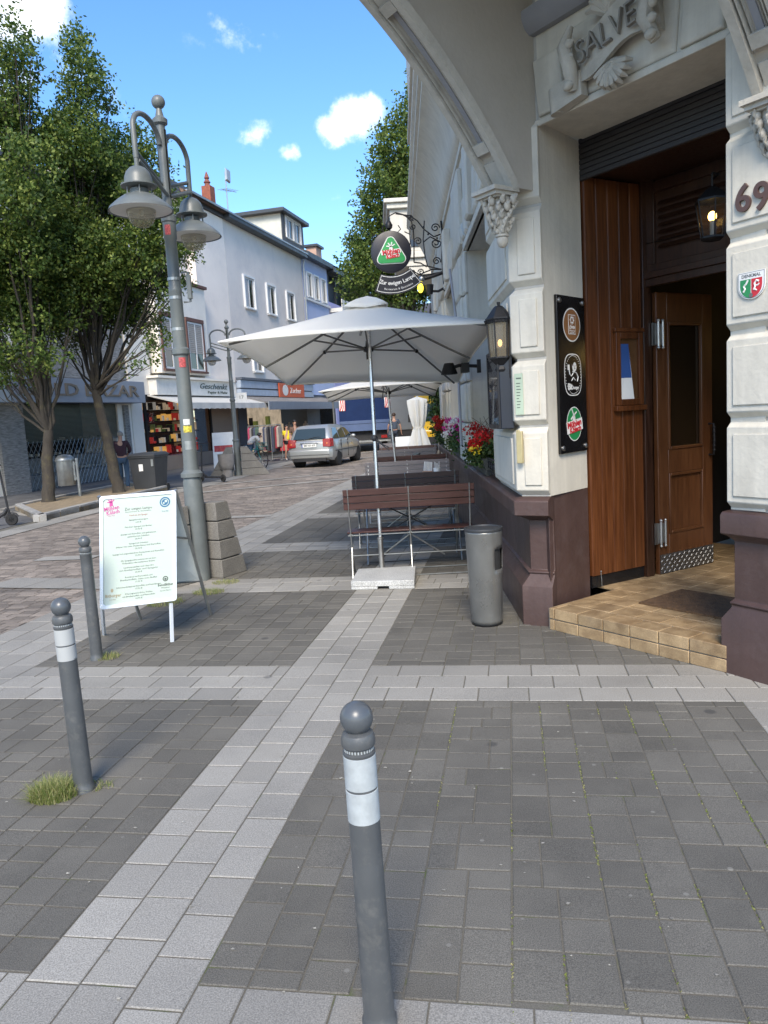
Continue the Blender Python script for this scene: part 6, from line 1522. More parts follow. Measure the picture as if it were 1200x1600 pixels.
# ================================================================== trees
bark=mat('hornbeam_bark',(.045,.038,.030),.9,var=.35,vs=4,stretch=(4,4,.8),bump=.012,bs=12,dirt=.6,dcol=(.13,.11,.05),ds=5)
leafA=leafmat('hornbeam_leaf',(.035,.068,.014),(.09,.15,.03),(.26,.31,.065),.42)
leafB=leafmat('lime_leaf',(.045,.085,.018),(.10,.155,.033),(.24,.29,.06),.42)
def tree(name,label,trunk,rt,blobs,nleaf,lsize,lm,seed,group='trees beside the street',branches=3,rmin=.4):
    """trunk: list of points; blobs: (centre, rx, rz, weight)"""
    rr=random.Random(seed); np.random.seed(seed)
    t=thing(name,label,'tree',tuple(trunk[0]),0,group)
    m=MB(); n=len(trunk)
    tr=[]; rad=[]
    for i in range(n-1):
        for k in range(4):
            u=k/4; p=Vector(trunk[i]).lerp(Vector(trunk[i+1]),u); v=(i+u)/(n-1)
            tr.append(p+Vector((rr.gauss(0,.012),rr.gauss(0,.012),0))); rad.append(rt*(1-.35*v)*(1.25 if i==0 and k==0 else 1))
    tr.append(Vector(trunk[-1])); rad.append(rt*.62)
    m.tube(tr,rad,12); top=Vector(trunk[-1]); m.build('trunk',bark,t,smooth=60)
    lim=MB()
    for (c_,rx,rz,w_) in blobs:
        c_=Vector(c_); j=top.lerp(Vector(trunk[-2]),rr.uniform(0,.35))
        mid=j.lerp(c_,.45)+Vector((rr.gauss(0,.15),rr.gauss(0,.15),-.12*(c_-j).length*rr.random()))
        pts=[]; 
        for k in range(9):
            u=k/8; p=j*(1-u)**2+mid*2*u*(1-u)+c_*u*u; pts.append(p+Vector((rr.gauss(0,.03),rr.gauss(0,.03),0))*(1 if 0<k<8 else 0))
        r0=rt*rr.uniform(.20,.36); lim.tube(pts,[r0*(1-.75*k/8) for k in range(9)],7)
        for b_ in range(branches+2):
            s_=pts[rr.randint(3,8)]; e=c_+Vector((rr.gauss(0,1)*rx*.6,rr.gauss(0,1)*rx*.6,rr.uniform(-.5,.9)*rz))
            lim.tube([s_,s_.lerp(e,.5)+Vector((0,0,-.06)),e],[r0*.25,r0*.16,.008],5)
    lim.build('limbs',bark,t,smooth=60)
    # foliage: sprays of leaves through the crown volume
    W=sum(b_[3]*b_[1]**2*b_[2] for b_ in blobs)
    V=[];per=26
    for (c_,rx,rz,w_) in blobs:
        k=int(nleaf*w_*rx**2*rz/W/per)+1
        d=np.random.normal(size=(k,3)); d/=np.linalg.norm(d,axis=1)[:,None]; r_=rmin+(1.08-rmin)*np.random.rand(k)**.7
        cc=np.array(c_)+d*r_[:,None]*np.array([rx,rx,rz])*(1+.18*np.sin(d[:,[0]]*5+d[:,[2]]*7+seed))
        sd=d*.7+np.array([0,0,.55])+np.random.normal(size=(k,3))*.45; sd/=np.linalg.norm(sd,axis=1)[:,None]
        u=np.random.rand(k,per)*4.2*lsize
        off=np.random.normal(size=(k,per,3))*lsize*(.7+.0*u[...,None])
        P_=cc[:,None,:]+sd[:,None,:]*u[...,None]+off
        V.append(P_.reshape(-1,3))
    V=np.concatenate(V); N_=len(V)
    d=np.random.normal(size=(N_,3))+np.array([0,0,.25]); d/=np.linalg.norm(d,axis=1)[:,None]
    q=np.random.normal(size=(N_,3)); s_=np.cross(d,q); s_/=np.linalg.norm(s_,axis=1)[:,None]; n2=np.cross(d,s_)
    L_=lsize*np.random.uniform(.65,1.25,size=(N_,1)); w_=L_*.30
    co=np.stack([V,V+s_*L_*.45+n2*w_,V+s_*L_,V+s_*L_*.45-n2*w_],axis=1).reshape(-1,3)
    me=bpy.data.meshes.new('crown'); me.vertices.add(N_*4); me.vertices.foreach_set('co',(co-np.array(trunk[0])).astype(np.float32).ravel())
    me.loops.add(N_*4); me.loops.foreach_set('vertex_index',np.arange(N_*4,dtype=np.int32)); me.polygons.add(N_); me.polygons.foreach_set('loop_start',np.arange(0,N_*4,4,dtype=np.int32)); me.polygons.foreach_set('loop_total',np.full(N_,4,dtype=np.int32))
    me.materials.append(lm); me.update(); me.validate()
    o=bpy.data.objects.new('crown',me); COL.objects.link(o); o.parent=t
    return t
def blobs(lst,Y,jit=1.2,seed=1):
    rr=random.Random(seed); out_=[]
    for e_ in lst:
        px,py,rx,ry=e_[:4]; y=Y+rr.uniform(-jit,jit); out_.append((tuple(at(px,py,y)),rx*.88*y/1200,ry*.92*y/1200,e_[4] if len(e_)>4 else 1))
    return out_
T1=G(77,790)
tree('hornbeam','left hornbeam with mottled bark rising from the kerbed tree bed, tallest crown',[T1,at(75,750,T1.y),at(74,705,T1.y),at(76,672,T1.y)],.16,
 blobs([(22,75,26,42,1.2),(42,112,18,36),(0,135,40,60),(28,200,38,55),(-20,230,60,80),(48,275,44,50),(5,330,60,60),(75,345,45,45),(35,410,62,45),(-30,450,60,60),(85,440,45,35),(60,500,55,28,.6),(5,530,50,30,.6),(-90,300,80,120),(-80,480,60,70,.7),(30,560,55,26,.7),(110,480,30,30,.8),(-20,575,50,24,.8),(20,600,40,20,.6),(60,450,60,50,1)],T1.y,1.3,3),85000,.092,leafA,5)
T2=G(188,775)
tree('hornbeam','right hornbeam with leaning trunk beside the dark wheelie bin',[T2,at(178,735,T2.y),at(168,685,T2.y),at(155,640,T2.y),at(150,610,T2.y)],.16,
 blobs([(120,78,16,34,1.3),(128,125,30,36),(150,165,26,26,.8),(114,185,26,40),(112,235,46,44),(155,262,40,38),(205,238,32,30,.8),(235,262,24,34,.8),(165,320,52,46),(230,325,38,36),(118,330,50,50),(262,385,30,26),(205,400,46,40),(140,410,54,44),(95,440,40,36),(235,430,34,28,.8),(175,480,52,30,.8),(225,505,34,20,.7),(130,505,44,24,.6),(238,540,26,14,.6),(215,575,22,9,.4),(85,250,30,50,.8),(272,345,26,26,.9),(285,392,24,20,.8),(255,430,30,30,.9),(265,470,20,20,.6),(165,440,60,46,1),(110,520,40,24,.7),(60,470,50,40,.8),(100,380,50,50,1)],T2.y,1.2,4),90000,.092,leafA,6)
tree('tall_tree','tall full green tree rising behind the hanging inn sign',[Vector((2.2,45,0)),Vector((2.2,45,2.5)),Vector((2.1,45,5))],.3,
 blobs([(646,165,16,34,1.2),(655,210,26,40),(622,235,26,40),(640,285,40,48),(598,285,22,36),(590,330,26,40),(620,365,40,44),(660,350,40,50),(575,385,26,34),(600,425,40,34),(560,430,26,28,1),(552,400,18,20,.7),(640,440,50,36),(555,455,20,14,.6),(690,260,40,90),(700,400,50,70),(600,230,14,30,.8),(668,150,14,28)],44.5,1.2,9),70000,.20,leafB,7,rmin=.3)
for i,(px,py,rx,ry,Y_,lb) in enumerate([(760,420,70,70,60,'distant tree half hidden behind the corner house'),(545,470,26,26,60,'small distant tree over the roofs behind the parasol top'),(590,490,40,30,58,'low distant tree behind the trucks')]):
    c_=at(px,py,Y_); tree('street_tree',lb,[Vector((c_.x,Y_,0)),Vector((c_.x,Y_,2)),Vector((c_.x,Y_,c_.z*.5))],.2,[(tuple(c_),rx*Y_/1200,ry*Y_/1200,1),(tuple(c_+Vector((.6,0,-1))),rx*Y_/1300,ry*Y_/1300,1)],5000,.28,leafB,20+i)
# planter bed with kerb around the trees
pl_=[G(24,797),G(62,816),G(152,793),G(262,767),G(200,760),G(95,782)]
pb=thing('tree_bed','kerbed bed of bare sandy soil round the two hornbeams','planter',tuple(pl_[0]))
m=MB(); m.prism([(p.x,p.y) for p in pl_],.0,.10); m.build('soil',soil,pb)
m=MB()
for a,c_ in zip(pl_,pl_[1:]+pl_[:1]):
    d=(c_-a); ln=d.length; d.normalize(); nn=Vector((-d.y,d.x,0)); k=max(1,round(ln/.9))
    for i in range(k):
        p=a+d*(ln*i/k+.006); q=a+d*(ln*(i+1)/k-.006); m.prism([(p.x,p.y),(q.x,q.y),(q.x+nn.x*.14,q.y+nn.y*.14),(p.x+nn.x*.14,p.y+nn.y*.14)],0,.145)
m.build('kerb',kerbm,pb,bevel=.01)

# ================================================================== vehicles
carp=mat('silver_car_paint',(.40,.41,.40),.36,metal=.55,var=.02,coat=.6)
carg=glassmat('car_glass',(.03,.045,.05),.03); tyre=mat('tyre_rubber',(.018,.018,.018),.85); plas=mat('black_plastic',(.02,.02,.022),.6); tail=mat('tail_light_red',(.30,.008,.008),.2,coat=.5); chrome=mat('rim_alloy',(.5,.5,.51),.3,metal=.9)
def car(loc,yaw,label):
    t=thing('parked_car',label,'car',loc,0); B=Matrix.Translation(Vector(loc))@Matrix.Rotation(PI/2-yaw,4,'Z')   # x forward, y left
    # lower body: sections along the length
    st=[(.0,.46,.80,.66),(.03,.30,.90,.76),(.14,.24,.955,.82),(.5,.22,.965,.845),(1.2,.20,.965,.855),(2.0,.20,.955,.855),(2.8,.20,.935,.85),(3.2,.21,.90,.84),(3.65,.22,.82,.81),(3.95,.26,.70,.74),(4.08,.34,.56,.60)]
    loops=[]
    for x,z0,z1,hw in st:
        h=z1-z0; loops.append([(x,-hw*.90,z0),(x,-hw*.985,z0+h*.18),(x,-hw,z0+h*.5),(x,-hw*.97,z0+h*.82),(x,-hw*.90,z1-.01),(x,-hw*.5,z1+.012),(x,0,z1+.02),(x,hw*.5,z1+.012),(x,hw*.90,z1-.01),(x,hw*.97,z0+h*.82),(x,hw,z0+h*.5),(x,hw*.985,z0+h*.18),(x,hw*.90,z0)])
    m=MB(B); m.loft(loops)
    # cabin
    def ringx(z,xr,xf,hw,b_=.0): return [(xr,-hw*.86,z),(xr+.10,-hw,z),(xf-.25,-hw,z),(xf,-hw*.82,z),(xf+.04,0,z),(xf,hw*.82,z),(xf-.25,hw,z),(xr+.10,hw,z),(xr,hw*.86,z),(xr-.03,0,z)]
    m.loft([ringx(.93,.10,3.05,.775),ringx(1.10,.19,2.78,.745),ringx(1.28,.31,2.42,.68),ringx(1.40,.43,2.15,.625),ringx(1.455,.62,1.95,.55),ringx(1.475,.9,1.7,.35)])
    body=m.build('body',carp,t,smooth=50)
    # panes sit just proud of the cabin
    def pane(name,quads):
        m=MB(B)
        for q in quads: m.add(q,[tuple(range(len(q)))])
        o=m.build(name,carg,t); s_=o.modifiers.new('t','SOLIDIFY'); s_.thickness=.008; s_.offset=0; return o
    rw=[(.105,-.60,1.0),(.105,.60,1.0),(.335,.53,1.355),(.335,-.53,1.355)]
    rw=[(x-.045,y,z) for x,y,z in rw]; pane('rear_window',[rw])
    for s in (-1,1):
        off=.012
        pane('side_window',[[(.32,s*(.765+off),.985),(1.02,s*(.773+off),.975),(1.02,s*(.655+off),1.345),(.60,s*(.650+off),1.35)]])
        pane('side_window',[[(1.10,s*(.773+off),.975),(1.85,s*(.773+off),.972),(1.75,s*(.655+off),1.345),(1.10,s*(.655+off),1.345)]])
        pane('side_window',[[(1.93,s*(.773+off),.972),(2.62,s*(.772+off),.975),(2.18,s*(.665+off),1.31),(1.84,s*(.655+off),1.345)]])
    pane('windscreen',[[(2.98,-.60,.99),(2.98,.60,.99),(2.28,.52,1.38),(2.28,-.52,1.38)]])
    for s in (-1,1):
        m=MB(B); m.loft([[(-.035,s*.50,.72),(-.035,s*.80,.70),(.22,s*.845,.72),(.20,s*.5,.72)],[(-.02,s*.50,.98),(-.02,s*.765,1.01),(.30,s*.80,1.00),(.2,s*.5,.98)]]); tl=m.build('tail_light',tail,t,bevel=.02)
        m=MB(B); m.sphere((-.012,s*.66,.83),.045,12,8,0,(.5,1,1)); m.build('reverse_lens',mat('amber_lens',(.6,.18,.05),.2),tl,smooth=60)
        m=MB(B); m.sphere((2.45,s*.90,1.0),.09,12,8,0,(.6,1,.7)); m.box(2.44,2.50,min(s*.78,s*.88),max(s*.78,s*.88),.97,1.0); m.build('wing_mirror',carp,t,smooth=50)
        for x in (.78,3.28):
            wh=thing('w','',''); bpy.data.objects.remove(wh)
            m=MB(B@Matrix.Translation((x,s*.75,.31))@Matrix.Rotation(PI/2,4,'X')); m.lathe([(.19,-.095),(.27,-.095),(.305,-.07),(.31,0),(.305,.07),(.27,.095),(.19,.095)],(0,0,0),28); ty=m.build('tyre',tyre,t,smooth=40)
            m=MB(B@Matrix.Translation((x,s*.75,.31))@Matrix.Rotation(PI/2,4,'X')); m.lathe([(.001,-.06*1),(.19,-.075),(.20,.0),(.19,.075),(.001,.06)],(0,0,0),24)
            for k in range(7): a=2*PI*k/7; m.box(.03,.185,-.016,.016,-.09,.09,0,Matrix.Rotation(a,4,'Z'))
            m.build('rim',chrome,ty,smooth=30)
            m=MB(B@Matrix.Translation((x,s*.70,.33))@Matrix.Rotation(PI/2,4,'X')); m.lathe([(.001,-.159),(.355,-.159),(.355,.1),(.001,.1)],(0,0,0),28) if s<0 else m.lathe([(.001,-.1),(.355,-.1),(.355,.159),(.001,.159)],(0,0,0),28)
            m.build('wheel_arch',plas,t,smooth=40)
    m=MB(B); m.loft([[(-.055,-.70,.33),(-.055,.70,.33),(.06,.83,.33),(.06,-.83,.33)],[(-.075,-.72,.45),(-.075,.72,.45),(.06,.85,.45),(.06,-.85,.45)],[(-.07,-.72,.60),(-.07,.72,.60),(.06,.84,.60),(.06,-.84,.60)],[(-.02,-.70,.645),(-.02,.70,.645),(.06,.80,.645),(.06,-.80,.645)]]); m.build('bumper',carp,t,bevel=.02)
    m=MB(B); m.box(-.083,-.07,-.74,.74,.435,.45); m.box(-.045,.04,-.60,.60,.22,.33); m.build('bumper_trim',plas,t)
    m=MB(B); m.box(-.040,-.022,-.27,.27,.715,.83); pl2=m.build('number_plate',whs,t)
    m=MB(B); text_mb(m,'BM HH 479',.095,Matrix(((0,0,-1,-.0415),(-1,0,0,-.02),(0,1,0,.772),(0,0,0,1))),ext=.001,maxw=.42,bold=.002); m.build('lettering',inkm,pl2)
    m=MB(B); m.box(-.0435,-.040,.235,.268,.718,.827); m.build('plate_stripe',mat('plate_blue',(.02,.05,.3),.5),pl2)
    m=MB(B); m.box(-.04,-.015,-.33,.33,.845,.875); m.build('plate_trim',chrome,t,bevel=.006)
    m=MB(B); m.tube([(.04,.02,1.01),(.085,-.25,1.06),(.09,-.42,1.05)],.010,5); m.build('rear_wiper',plas,t)
    for s in (-1,1):
        for x in (1.05,1.98): 
            m=MB(B); m.box(x-.22,x-.06,min(s*.845,s*.875),max(s*.845,s*.875),.80,.83); m.build('door_handle',carp,t,bevel=.006)
        m=MB(B)
        for x in (1.06,1.89): m.box(x-.004,x+.004,min(s*.83,s*.8585),max(s*.83,s*.8585),.28,.93)
        m.box(.35,3.4,min(s*.84,s*.862),max(s*.84,s*.862),.545,.565); m.build('door_seam',plas,t)
    m=MB(B); m.tube([(.75,.0,1.47),(.62,.0,1.60)],.006,5); m.build('aerial',plas,t)
    return t
RL_,RR_,FR_2=G(466,731),G(527,725.5),G(555,718.5)
yw=math.atan2(FR_2.x-RR_.x,FR_2.y-RR_.y); fw=Vector((math.sin(yw),math.cos(yw),0))
mid=(RL_+RR_)/2; org=mid-fw*.78; org.z=0
car(tuple(org),yw,'silver hatchback stopped in the street, seen from behind')
# ---- blue truck from behind
bluep=mat('truck_blue',(.008,.024,.085),.7,spec=.2,var=.12,vs=2,dirt=.15,dcol=(.06,.08,.13),ds=2); rwst=mat('warning_red',(.55,.03,.03),.4)
def stripes(t,B,x0,x1,y,z0,z1):
    m=MB(B); m.box(x0,x1,y-.02,y,z0,z1); p_=m.build('warning_plate',whs,t)
    m=MB(B); w_=(x1-x0); h_=(z1-z0); 
    for k in range(-2,5):
        a=x0+k*w_*.42; pts=[(a,z0),(a+w_*.2,z0),(a+w_*.2+h_*.6,z1),(a+h_*.6,z1)]
        pts=[(min(max(x,x0),x1),z) for x,z in pts]
        if max(p[0] for p in pts)-min(p[0] for p in pts)<.02: continue
        m.add([(x,y-.024,z) for x,z in pts],[(0,1,2,3)])
    m.build('warning_stripes',rwst,p_,recalc=False)
Bk=Matrix.Translation((-.62,37.0,0))
tk=thing('blue_truck','blue box truck seen from behind with two red and white warning plates','truck',(-.62,37.0,0))
m=MB(Bk); m.box(-1.25,1.25,0,7,1.0,2.80); m.build('box_body',bluep,tk,bevel=.03)
m=MB(Bk); m.box(-1.25,1.25,-.08,.0,1.35,1.5); m.box(-1.2,1.2,-.06,.0,1.0,1.34); m.build('tail_lift',mat('truck_blue_light',(.07,.11,.22),.5),tk,bevel=.01)
m=MB(Bk); m.box(-1.0,1.0,.2,7,.55,.99); m.box(-1.15,1.15,-.05,.08,.45,.62); m.build('chassis',plas,tk); m=MB(Bk); m.box(-1.15,1.15,-.12,-.05,.46,.54); m.build('under_ride_bar',galv,tk)
for x in (-.85,.85):
    m=MB(Bk@Matrix.Translation((x,1.4,.48))@Matrix.Rotation(PI/2,4,'Y')); m.lathe([(.25,-.15),(.45,-.15),(.48,-.1),(.48,.1),(.45,.15),(.25,.15)],(0,0,0),24); w2=m.build('tyre',tyre,tk,smooth=40)
    m=MB(Bk@Matrix.Translation((x,1.4,.48))@Matrix.Rotation(PI/2,4,'Y')); m.lathe([(.001,-.1),(.25,-.12),(.25,.12),(.001,.1)],(0,0,0),20); m.build('rim',galv,w2,smooth=30)
    m=MB(Bk); m.box(x-.14,x+.14,-.09,-.06,.62,.76); m.build('tail_light',tail,tk)
stripes(tk,Bk,-1.22,-.93,-.01,2.0,2.52); stripes(tk,Bk,.95,1.24,-.01,2.05,2.57)
m=MB(Bk); m.box(-1.2,1.2,7.05,8.7,.5,2.6); m.build('cab',mat('cab_white',(.5,.5,.5),.4),tk,bevel=.08)
gk=thing('grey_trailer','plain grey lorry box standing right of the blue truck','truck',(1.35,36.2,0))
Bg=Matrix.Translation((1.22,36.2,0)); m=MB(Bg); m.box(-.62,.60,0,.9,.95,2.78); m.build('box_body',mat('lorry_grey',(.15,.165,.18),.6,var=.08),gk,bevel=.02); m=MB(Bg); m.box(-.55,.5,.05,.85,.4,.94); m.build('chassis',plas,gk)
for x in (-.45,.42):
    m=MB(Bg@Matrix.Translation((x,.45,.36))@Matrix.Rotation(PI/2,4,'Y')); m.lathe([(.001,-.1),(.34,-.1),(.36,0),(.34,.1),(.001,.1)],(0,0,0),20); m.build('tyre',tyre,gk,smooth=40)
yv=thing('yellow_van','yellow delivery van facing the camera at the far end of the terrace','van',(2.55,34,0))
By=Matrix.Translation((2.45,34,0)); yel=mat('van_yellow',(.72,.42,.015),.35,coat=.4)
m=MB(By); m.loft([[(-.88,.0,.35),(.88,.0,.35),(.88,5.2,.35),(-.88,5.2,.35)],[(-.90,-.02,.9),(.90,-.02,.9),(.92,5.2,.9),(-.92,5.2,.9)],[(-.86,.25,1.25),(.86,.25,1.25),(.92,5.2,1.25),(-.92,5.2,1.25)],[(-.76,.95,2.15),(.76,.95,2.15),(.85,5.2,2.2),(-.85,5.2,2.2)],[(-.72,1.25,2.62),(.72,1.25,2.62),(.82,5.2,2.72),(-.82,5.2,2.72)]]); m.build('body',yel,yv,bevel=.05)
m=MB(By); m.add([(-.78,.27,1.30),(.78,.27,1.30),(.68,.88,2.08),(-.68,.88,2.08)],[(0,1,2,3)]); m.add([(-.905,1.2,1.3),(-.905,2.1,1.3),(-.86,2.0,1.95),(-.86,1.45,1.95)],[(0,1,2,3)]); o_=m.build('windscreen',carg,yv); s_=o_.modifiers.new('t','SOLIDIFY'); s_.thickness=.02; s_.offset=0
m=MB(By); m.box(-.9,.9,-.06,.05,.3,.62); m.build('bumper',plas,yv,bevel=.02)
for s in (-1,1):
    m=MB(By); m.box(min(s*.55,s*.85),max(s*.55,s*.85),-.04,.02,.72,.92); m.build('headlight',whs,yv,bevel=.02)
    m=MB(By); m.box(min(s*.93,s*1.12),max(s*.93,s*1.12),.75,.85,1.3,1.65); m.build('wing_mirror',plas,yv,bevel=.02)
    for y in (.9,4.2):
        m=MB(By@Matrix.Translation((s*.80,y,.34))@Matrix.Rotation(PI/2,4,'Y')); m.lathe([(.001,-.11),(.30,-.11),(.34,-.07),(.34,.07),(.30,.11),(.001,.11)],(0,0,0),20); m.build('tyre',tyre,yv,smooth=40)
# house beyond the terrace with its oriel
h=thing('town_house','white house with a square oriel seen above the hanging sign','building',(3.2,28,0))
m=MB(); m.box(2.45,12,27.5,32.5,0,11.5); m.build('wall',stucco,h)
m=MB(); m.box(.82,2.45,28.0,30.6,7.35,8.8); m.box(.72,2.44,27.85,30.75,8.8,8.98); m.box(.62,2.44,27.75,30.85,8.98,9.12); m.box(.78,2.44,27.93,30.7,7.12,7.34); m.box(.95,2.44,28.05,30.5,6.85,7.11); m.box(1.4,2.44,28.1,30.4,6.55,6.84); ob_=m.build('oriel_bay',stucco,h,bevel=.02)
m=MB(); m.box(1.50,2.0,27.96,27.99,7.5,8.65); m.box(.79,.815,28.5,30.1,7.5,8.65); m.build('pane',glassd,ob_)
# ================================================================== people
skinm=mat('skin',(.42,.24,.17),.5,var=.06,vs=8)
def skin_obj(name,J,edges,root,m_,parent,M,sub=2,smoothing=.1):
    """J: {name:(pos,r)} ; edges list; grows one continuous surface"""
    keys=list(J); idx={k:i for i,k in enumerate(keys)}
    me=bpy.data.meshes.new(name); me.from_pydata([tuple(M@Vector(J[k][0])) for k in keys],[(idx[a],idx[b]) for a,b in edges],[])
    o=bpy.data.objects.new(name,me); COL.objects.link(o)
    sk=o.modifiers.new('k','SKIN'); sk.branch_smoothing=smoothing; sk.use_smooth_shade=True
    if not me.skin_vertices: me.skin_vertices.new()
    sv=me.skin_vertices[0].data
    sc_=M.to_scale().x
    for k in keys:
        r=J[k][1]; r=r if isinstance(r,tuple) else (r,r); sv[idx[k]].radius=(r[0]*sc_,r[1]*sc_); sv[idx[k]].use_root=(k==root)
    s_=o.modifiers.new('s','SUBSURF'); s_.levels=sub; s_.render_levels=sub
    bpy.context.view_layer.update()
    nm=bpy.data.meshes.new_from_object(o.evaluated_get(bpy.context.evaluated_depsgraph_get()))
    bpy.data.objects.remove(o); bpy.data.meshes.remove(me)
    b=MB(); b.v=[tuple(v.co) for v in nm.vertices]; b.f=[tuple(p.vertices) for p in nm.polygons]; b.m=[0]*len(b.f); bpy.data.meshes.remove(nm)
    return b.build(name,m_,parent,smooth=180,recalc=False)
def person(loc,yaw,H_,label,top,bottom,hairm,pose={},sleeve='short',legs='long',shoe=None,hair='short',extra=None,group='people in the street'):
    """local frame: x right of the person, y forward, z up; yaw = heading clockwise from +Y"""
    t=thing('person',label,'person',loc,0,group); k=H_/1.75
    M=Matrix.Translation(Vector(loc))@Matrix.Rotation(-yaw,4,'Z')@Matrix.Scale(k,4)
    P_={'pel':(0,0,.96),'spi':(0,.0,1.14),'che':(0,-.01,1.34),'nck':(0,0,1.49),'hd0':(0,.015,1.565),'hd1':(0,.02,1.64),'hd2':(0,.005,1.70),
        'nose':(0,.115,1.625),
        'shL':(-.17,-.01,1.425),'elL':(-.22,-.03,1.14),'wrL':(-.23,.04,.90),'shR':(.17,-.01,1.425),'elR':(.22,-.03,1.14),'wrR':(.23,.04,.90),
        'hiL':(-.09,0,.90),'knL':(-.10,.02,.49),'anL':(-.10,-.02,.08),'toL':(-.11,.13,.035),'hiR':(.09,0,.90),'knR':(.10,.02,.49),'anR':(.10,-.02,.08),'toR':(.11,.13,.035)}
    P_.update(pose); P_={a:Vector(b) for a,b in P_.items()}
    Rr={'pel':(.135,.10),'spi':(.12,.09),'che':(.145,.10),'nck':.055,'hd0':(.062,.075),'hd1':(.077,.095),'hd2':(.055,.065),'nose':.014,
        'shL':.055,'elL':.040,'wrL':.026,'shR':.055,'elR':.040,'wrR':.026,'hiL':.085,'knL':.058,'anL':.040,'toL':(.036,.022),'hiR':.085,'knR':.058,'anR':.040,'toR':(.036,.022)}
    J={a:(P_[a],Rr[a]) for a in P_}
    E=[('pel','spi'),('spi','che'),('che','nck'),('nck','hd0'),('hd0','hd1'),('hd1','hd2'),('hd1','nose'),('che','shL'),('shL','elL'),('elL','wrL'),('che','shR'),('shR','elR'),('elR','wrR'),('pel','hiL'),('hiL','knL'),('knL','anL'),('anL','toL'),('pel','hiR'),('hiR','knR'),('knR','anR'),('anR','toR')]
    for s in 'LR':
        d=(P_['wr'+s]-P_['el'+s]).normalized(); sx=-1 if s=='L' else 1; side=Vector((0,1,0)); side=(side-d*side.dot(d)).normalized()
        J['pa'+s]=(P_['wr'+s]+d*.055,(.030,.018)); E.append(('wr'+s,'pa'+s))
        inn=d.cross(side)*(.012)
        for i,(o_,l_) in enumerate(((.027,.068),(.009,.078),(-.009,.074),(-.026,.058))):
            a=P_['wr'+s]+d*.095+side*o_; J[f'f{i}{s}']=(a,.0095); J[f'g{i}{s}']=(a+d*l_*.6+inn,.0085); J[f'h{i}{s}']=(a+d*l_+inn*2.6,.007)
            E+= [('pa'+s,f'f{i}{s}'),(f'f{i}{s}',f'g{i}{s}'),(f'g{i}{s}',f'h{i}{s}')]
        a=P_['wr'+s]+d*.04+side*.040; J['t0'+s]=(a,.011); J['t1'+s]=(a+d*.045+side*.018,.009); E+= [('pa'+s,'t0'+s),('t0'+s,'t1'+s)]
    body=skin_obj('body',J,E,'pel',skinm,t,M,2)
    # shirt
    Js={a:(P_[a],tuple(x*1.16+.012 for x in (Rr[a] if isinstance(Rr[a],tuple) else (Rr[a],Rr[a])))) for a in ('pel','spi','che','shL','shR')}
    Js['nk']=(P_['che'].lerp(P_['nck'],.72),(.075,.07)); Es=[('pel','spi'),('spi','che'),('che','nk'),('che','shL'),('che','shR')]
    for s in 'LR':
        if sleeve=='long': Js['el'+s]=(P_['el'+s],.056); Js['wr'+s]=(P_['wr'+s],.040); Es+= [('sh'+s,'el'+s),('el'+s,'wr'+s)]
        else: Js['el'+s]=(P_['sh'+s].lerp(P_['el'+s],.72),.062); Es.append(('sh'+s,'el'+s))
    skin_obj('shirt',Js,Es,'pel',top,t,M,2)
    f_=1.0 if legs=='long' else .62
    Jt={'pel':(P_['pel']+Vector((0,0,-.02)),(.150,.112))}; Et=[]
    for s in 'LR':
        Jt['hi'+s]=(P_['hi'+s],.100)
        if legs=='long': Jt['kn'+s]=(P_['kn'+s],.074); Jt['an'+s]=(P_['an'+s]+Vector((0,0,.02)),.062); Et+= [('pel','hi'+s),('hi'+s,'kn'+s),('kn'+s,'an'+s)]
        else: Jt['kn'+s]=(P_['hi'+s].lerp(P_['kn'+s],.45),.092); Et+= [('pel','hi'+s),('hi'+s,'kn'+s)]
    skin_obj('trousers' if legs=='long' else 'shorts',Jt,Et,'pel',bottom,t,M,2)
    for s in 'LR':
        a,b=P_['an'+s],P_['to'+s]; d=(b-a); d.z=0; d.normalize() if d.length>1e-4 else None
        m=MB(M); c=a.lerp(b,.45); ang=math.atan2(d.y,d.x)
        m.sphere((0,0,0),.05,14,8,0,(2.7,1.0,.95),M=Matrix.Translation((c.x,c.y,min(a.z,b.z)+.012))@Matrix.Rotation(ang,4,'Z')); m.build('shoe',shoe or mat('dark_shoe',(.03,.03,.03),.6),t,smooth=60)
    hc=P_['hd1']; ax=(P_['hd2']-P_['hd0']); 
    m=MB(M); vs=(1.0,1.12,1.0)
    loops=[]
    if hair!='none':
        Mh=Matrix.Translation(hc+Vector((0,-.018,.032)))
        b_=MB(M@Mh); b_.sphere((0,0,0),.094,18,12,0,(.95,1.10,1.0)); b_.v=[v for v in b_.v]
        # cut away the face side
        Mi_=(M@Mh).inverted(); keep=[]
        for f in b_.f:
            c=sum((Mi_@Vector(b_.v[i]) for i in f),Vector())/len(f)
            if c.y>.035 and c.z<.028: continue
            if c.z<-.055: continue
            keep.append(f)
        b_.f=keep; b_.m=[0]*len(keep); b_.build('hair',hairm,t,smooth=180,recalc=False)
        if hair=='tail':
            b_=MB(M); b_.tube([hc+Vector((0,-.09,.03)),hc+Vector((0,-.15,-.02)),hc+Vector((0,-.14,-.14)),hc+Vector((0,-.12,-.22))],[.028,.036,.03,.012],8); b_.build('ponytail',hairm,t,smooth=60)
    for sx in (-1,1):
        m=MB(M); e=hc+Vector((sx*.030,.083,.012)); m.sphere(tuple(e),.0095,8,6,0,(1,.6,.8)); m.build('eye',inkm,t,smooth=60)
        m=MB(M); e=hc+Vector((sx*.080,-.005,-.005)); m.sphere(tuple(e),.022,8,6,0,(.35,.8,1.3)); m.build('ear',skinm,t,smooth=60)
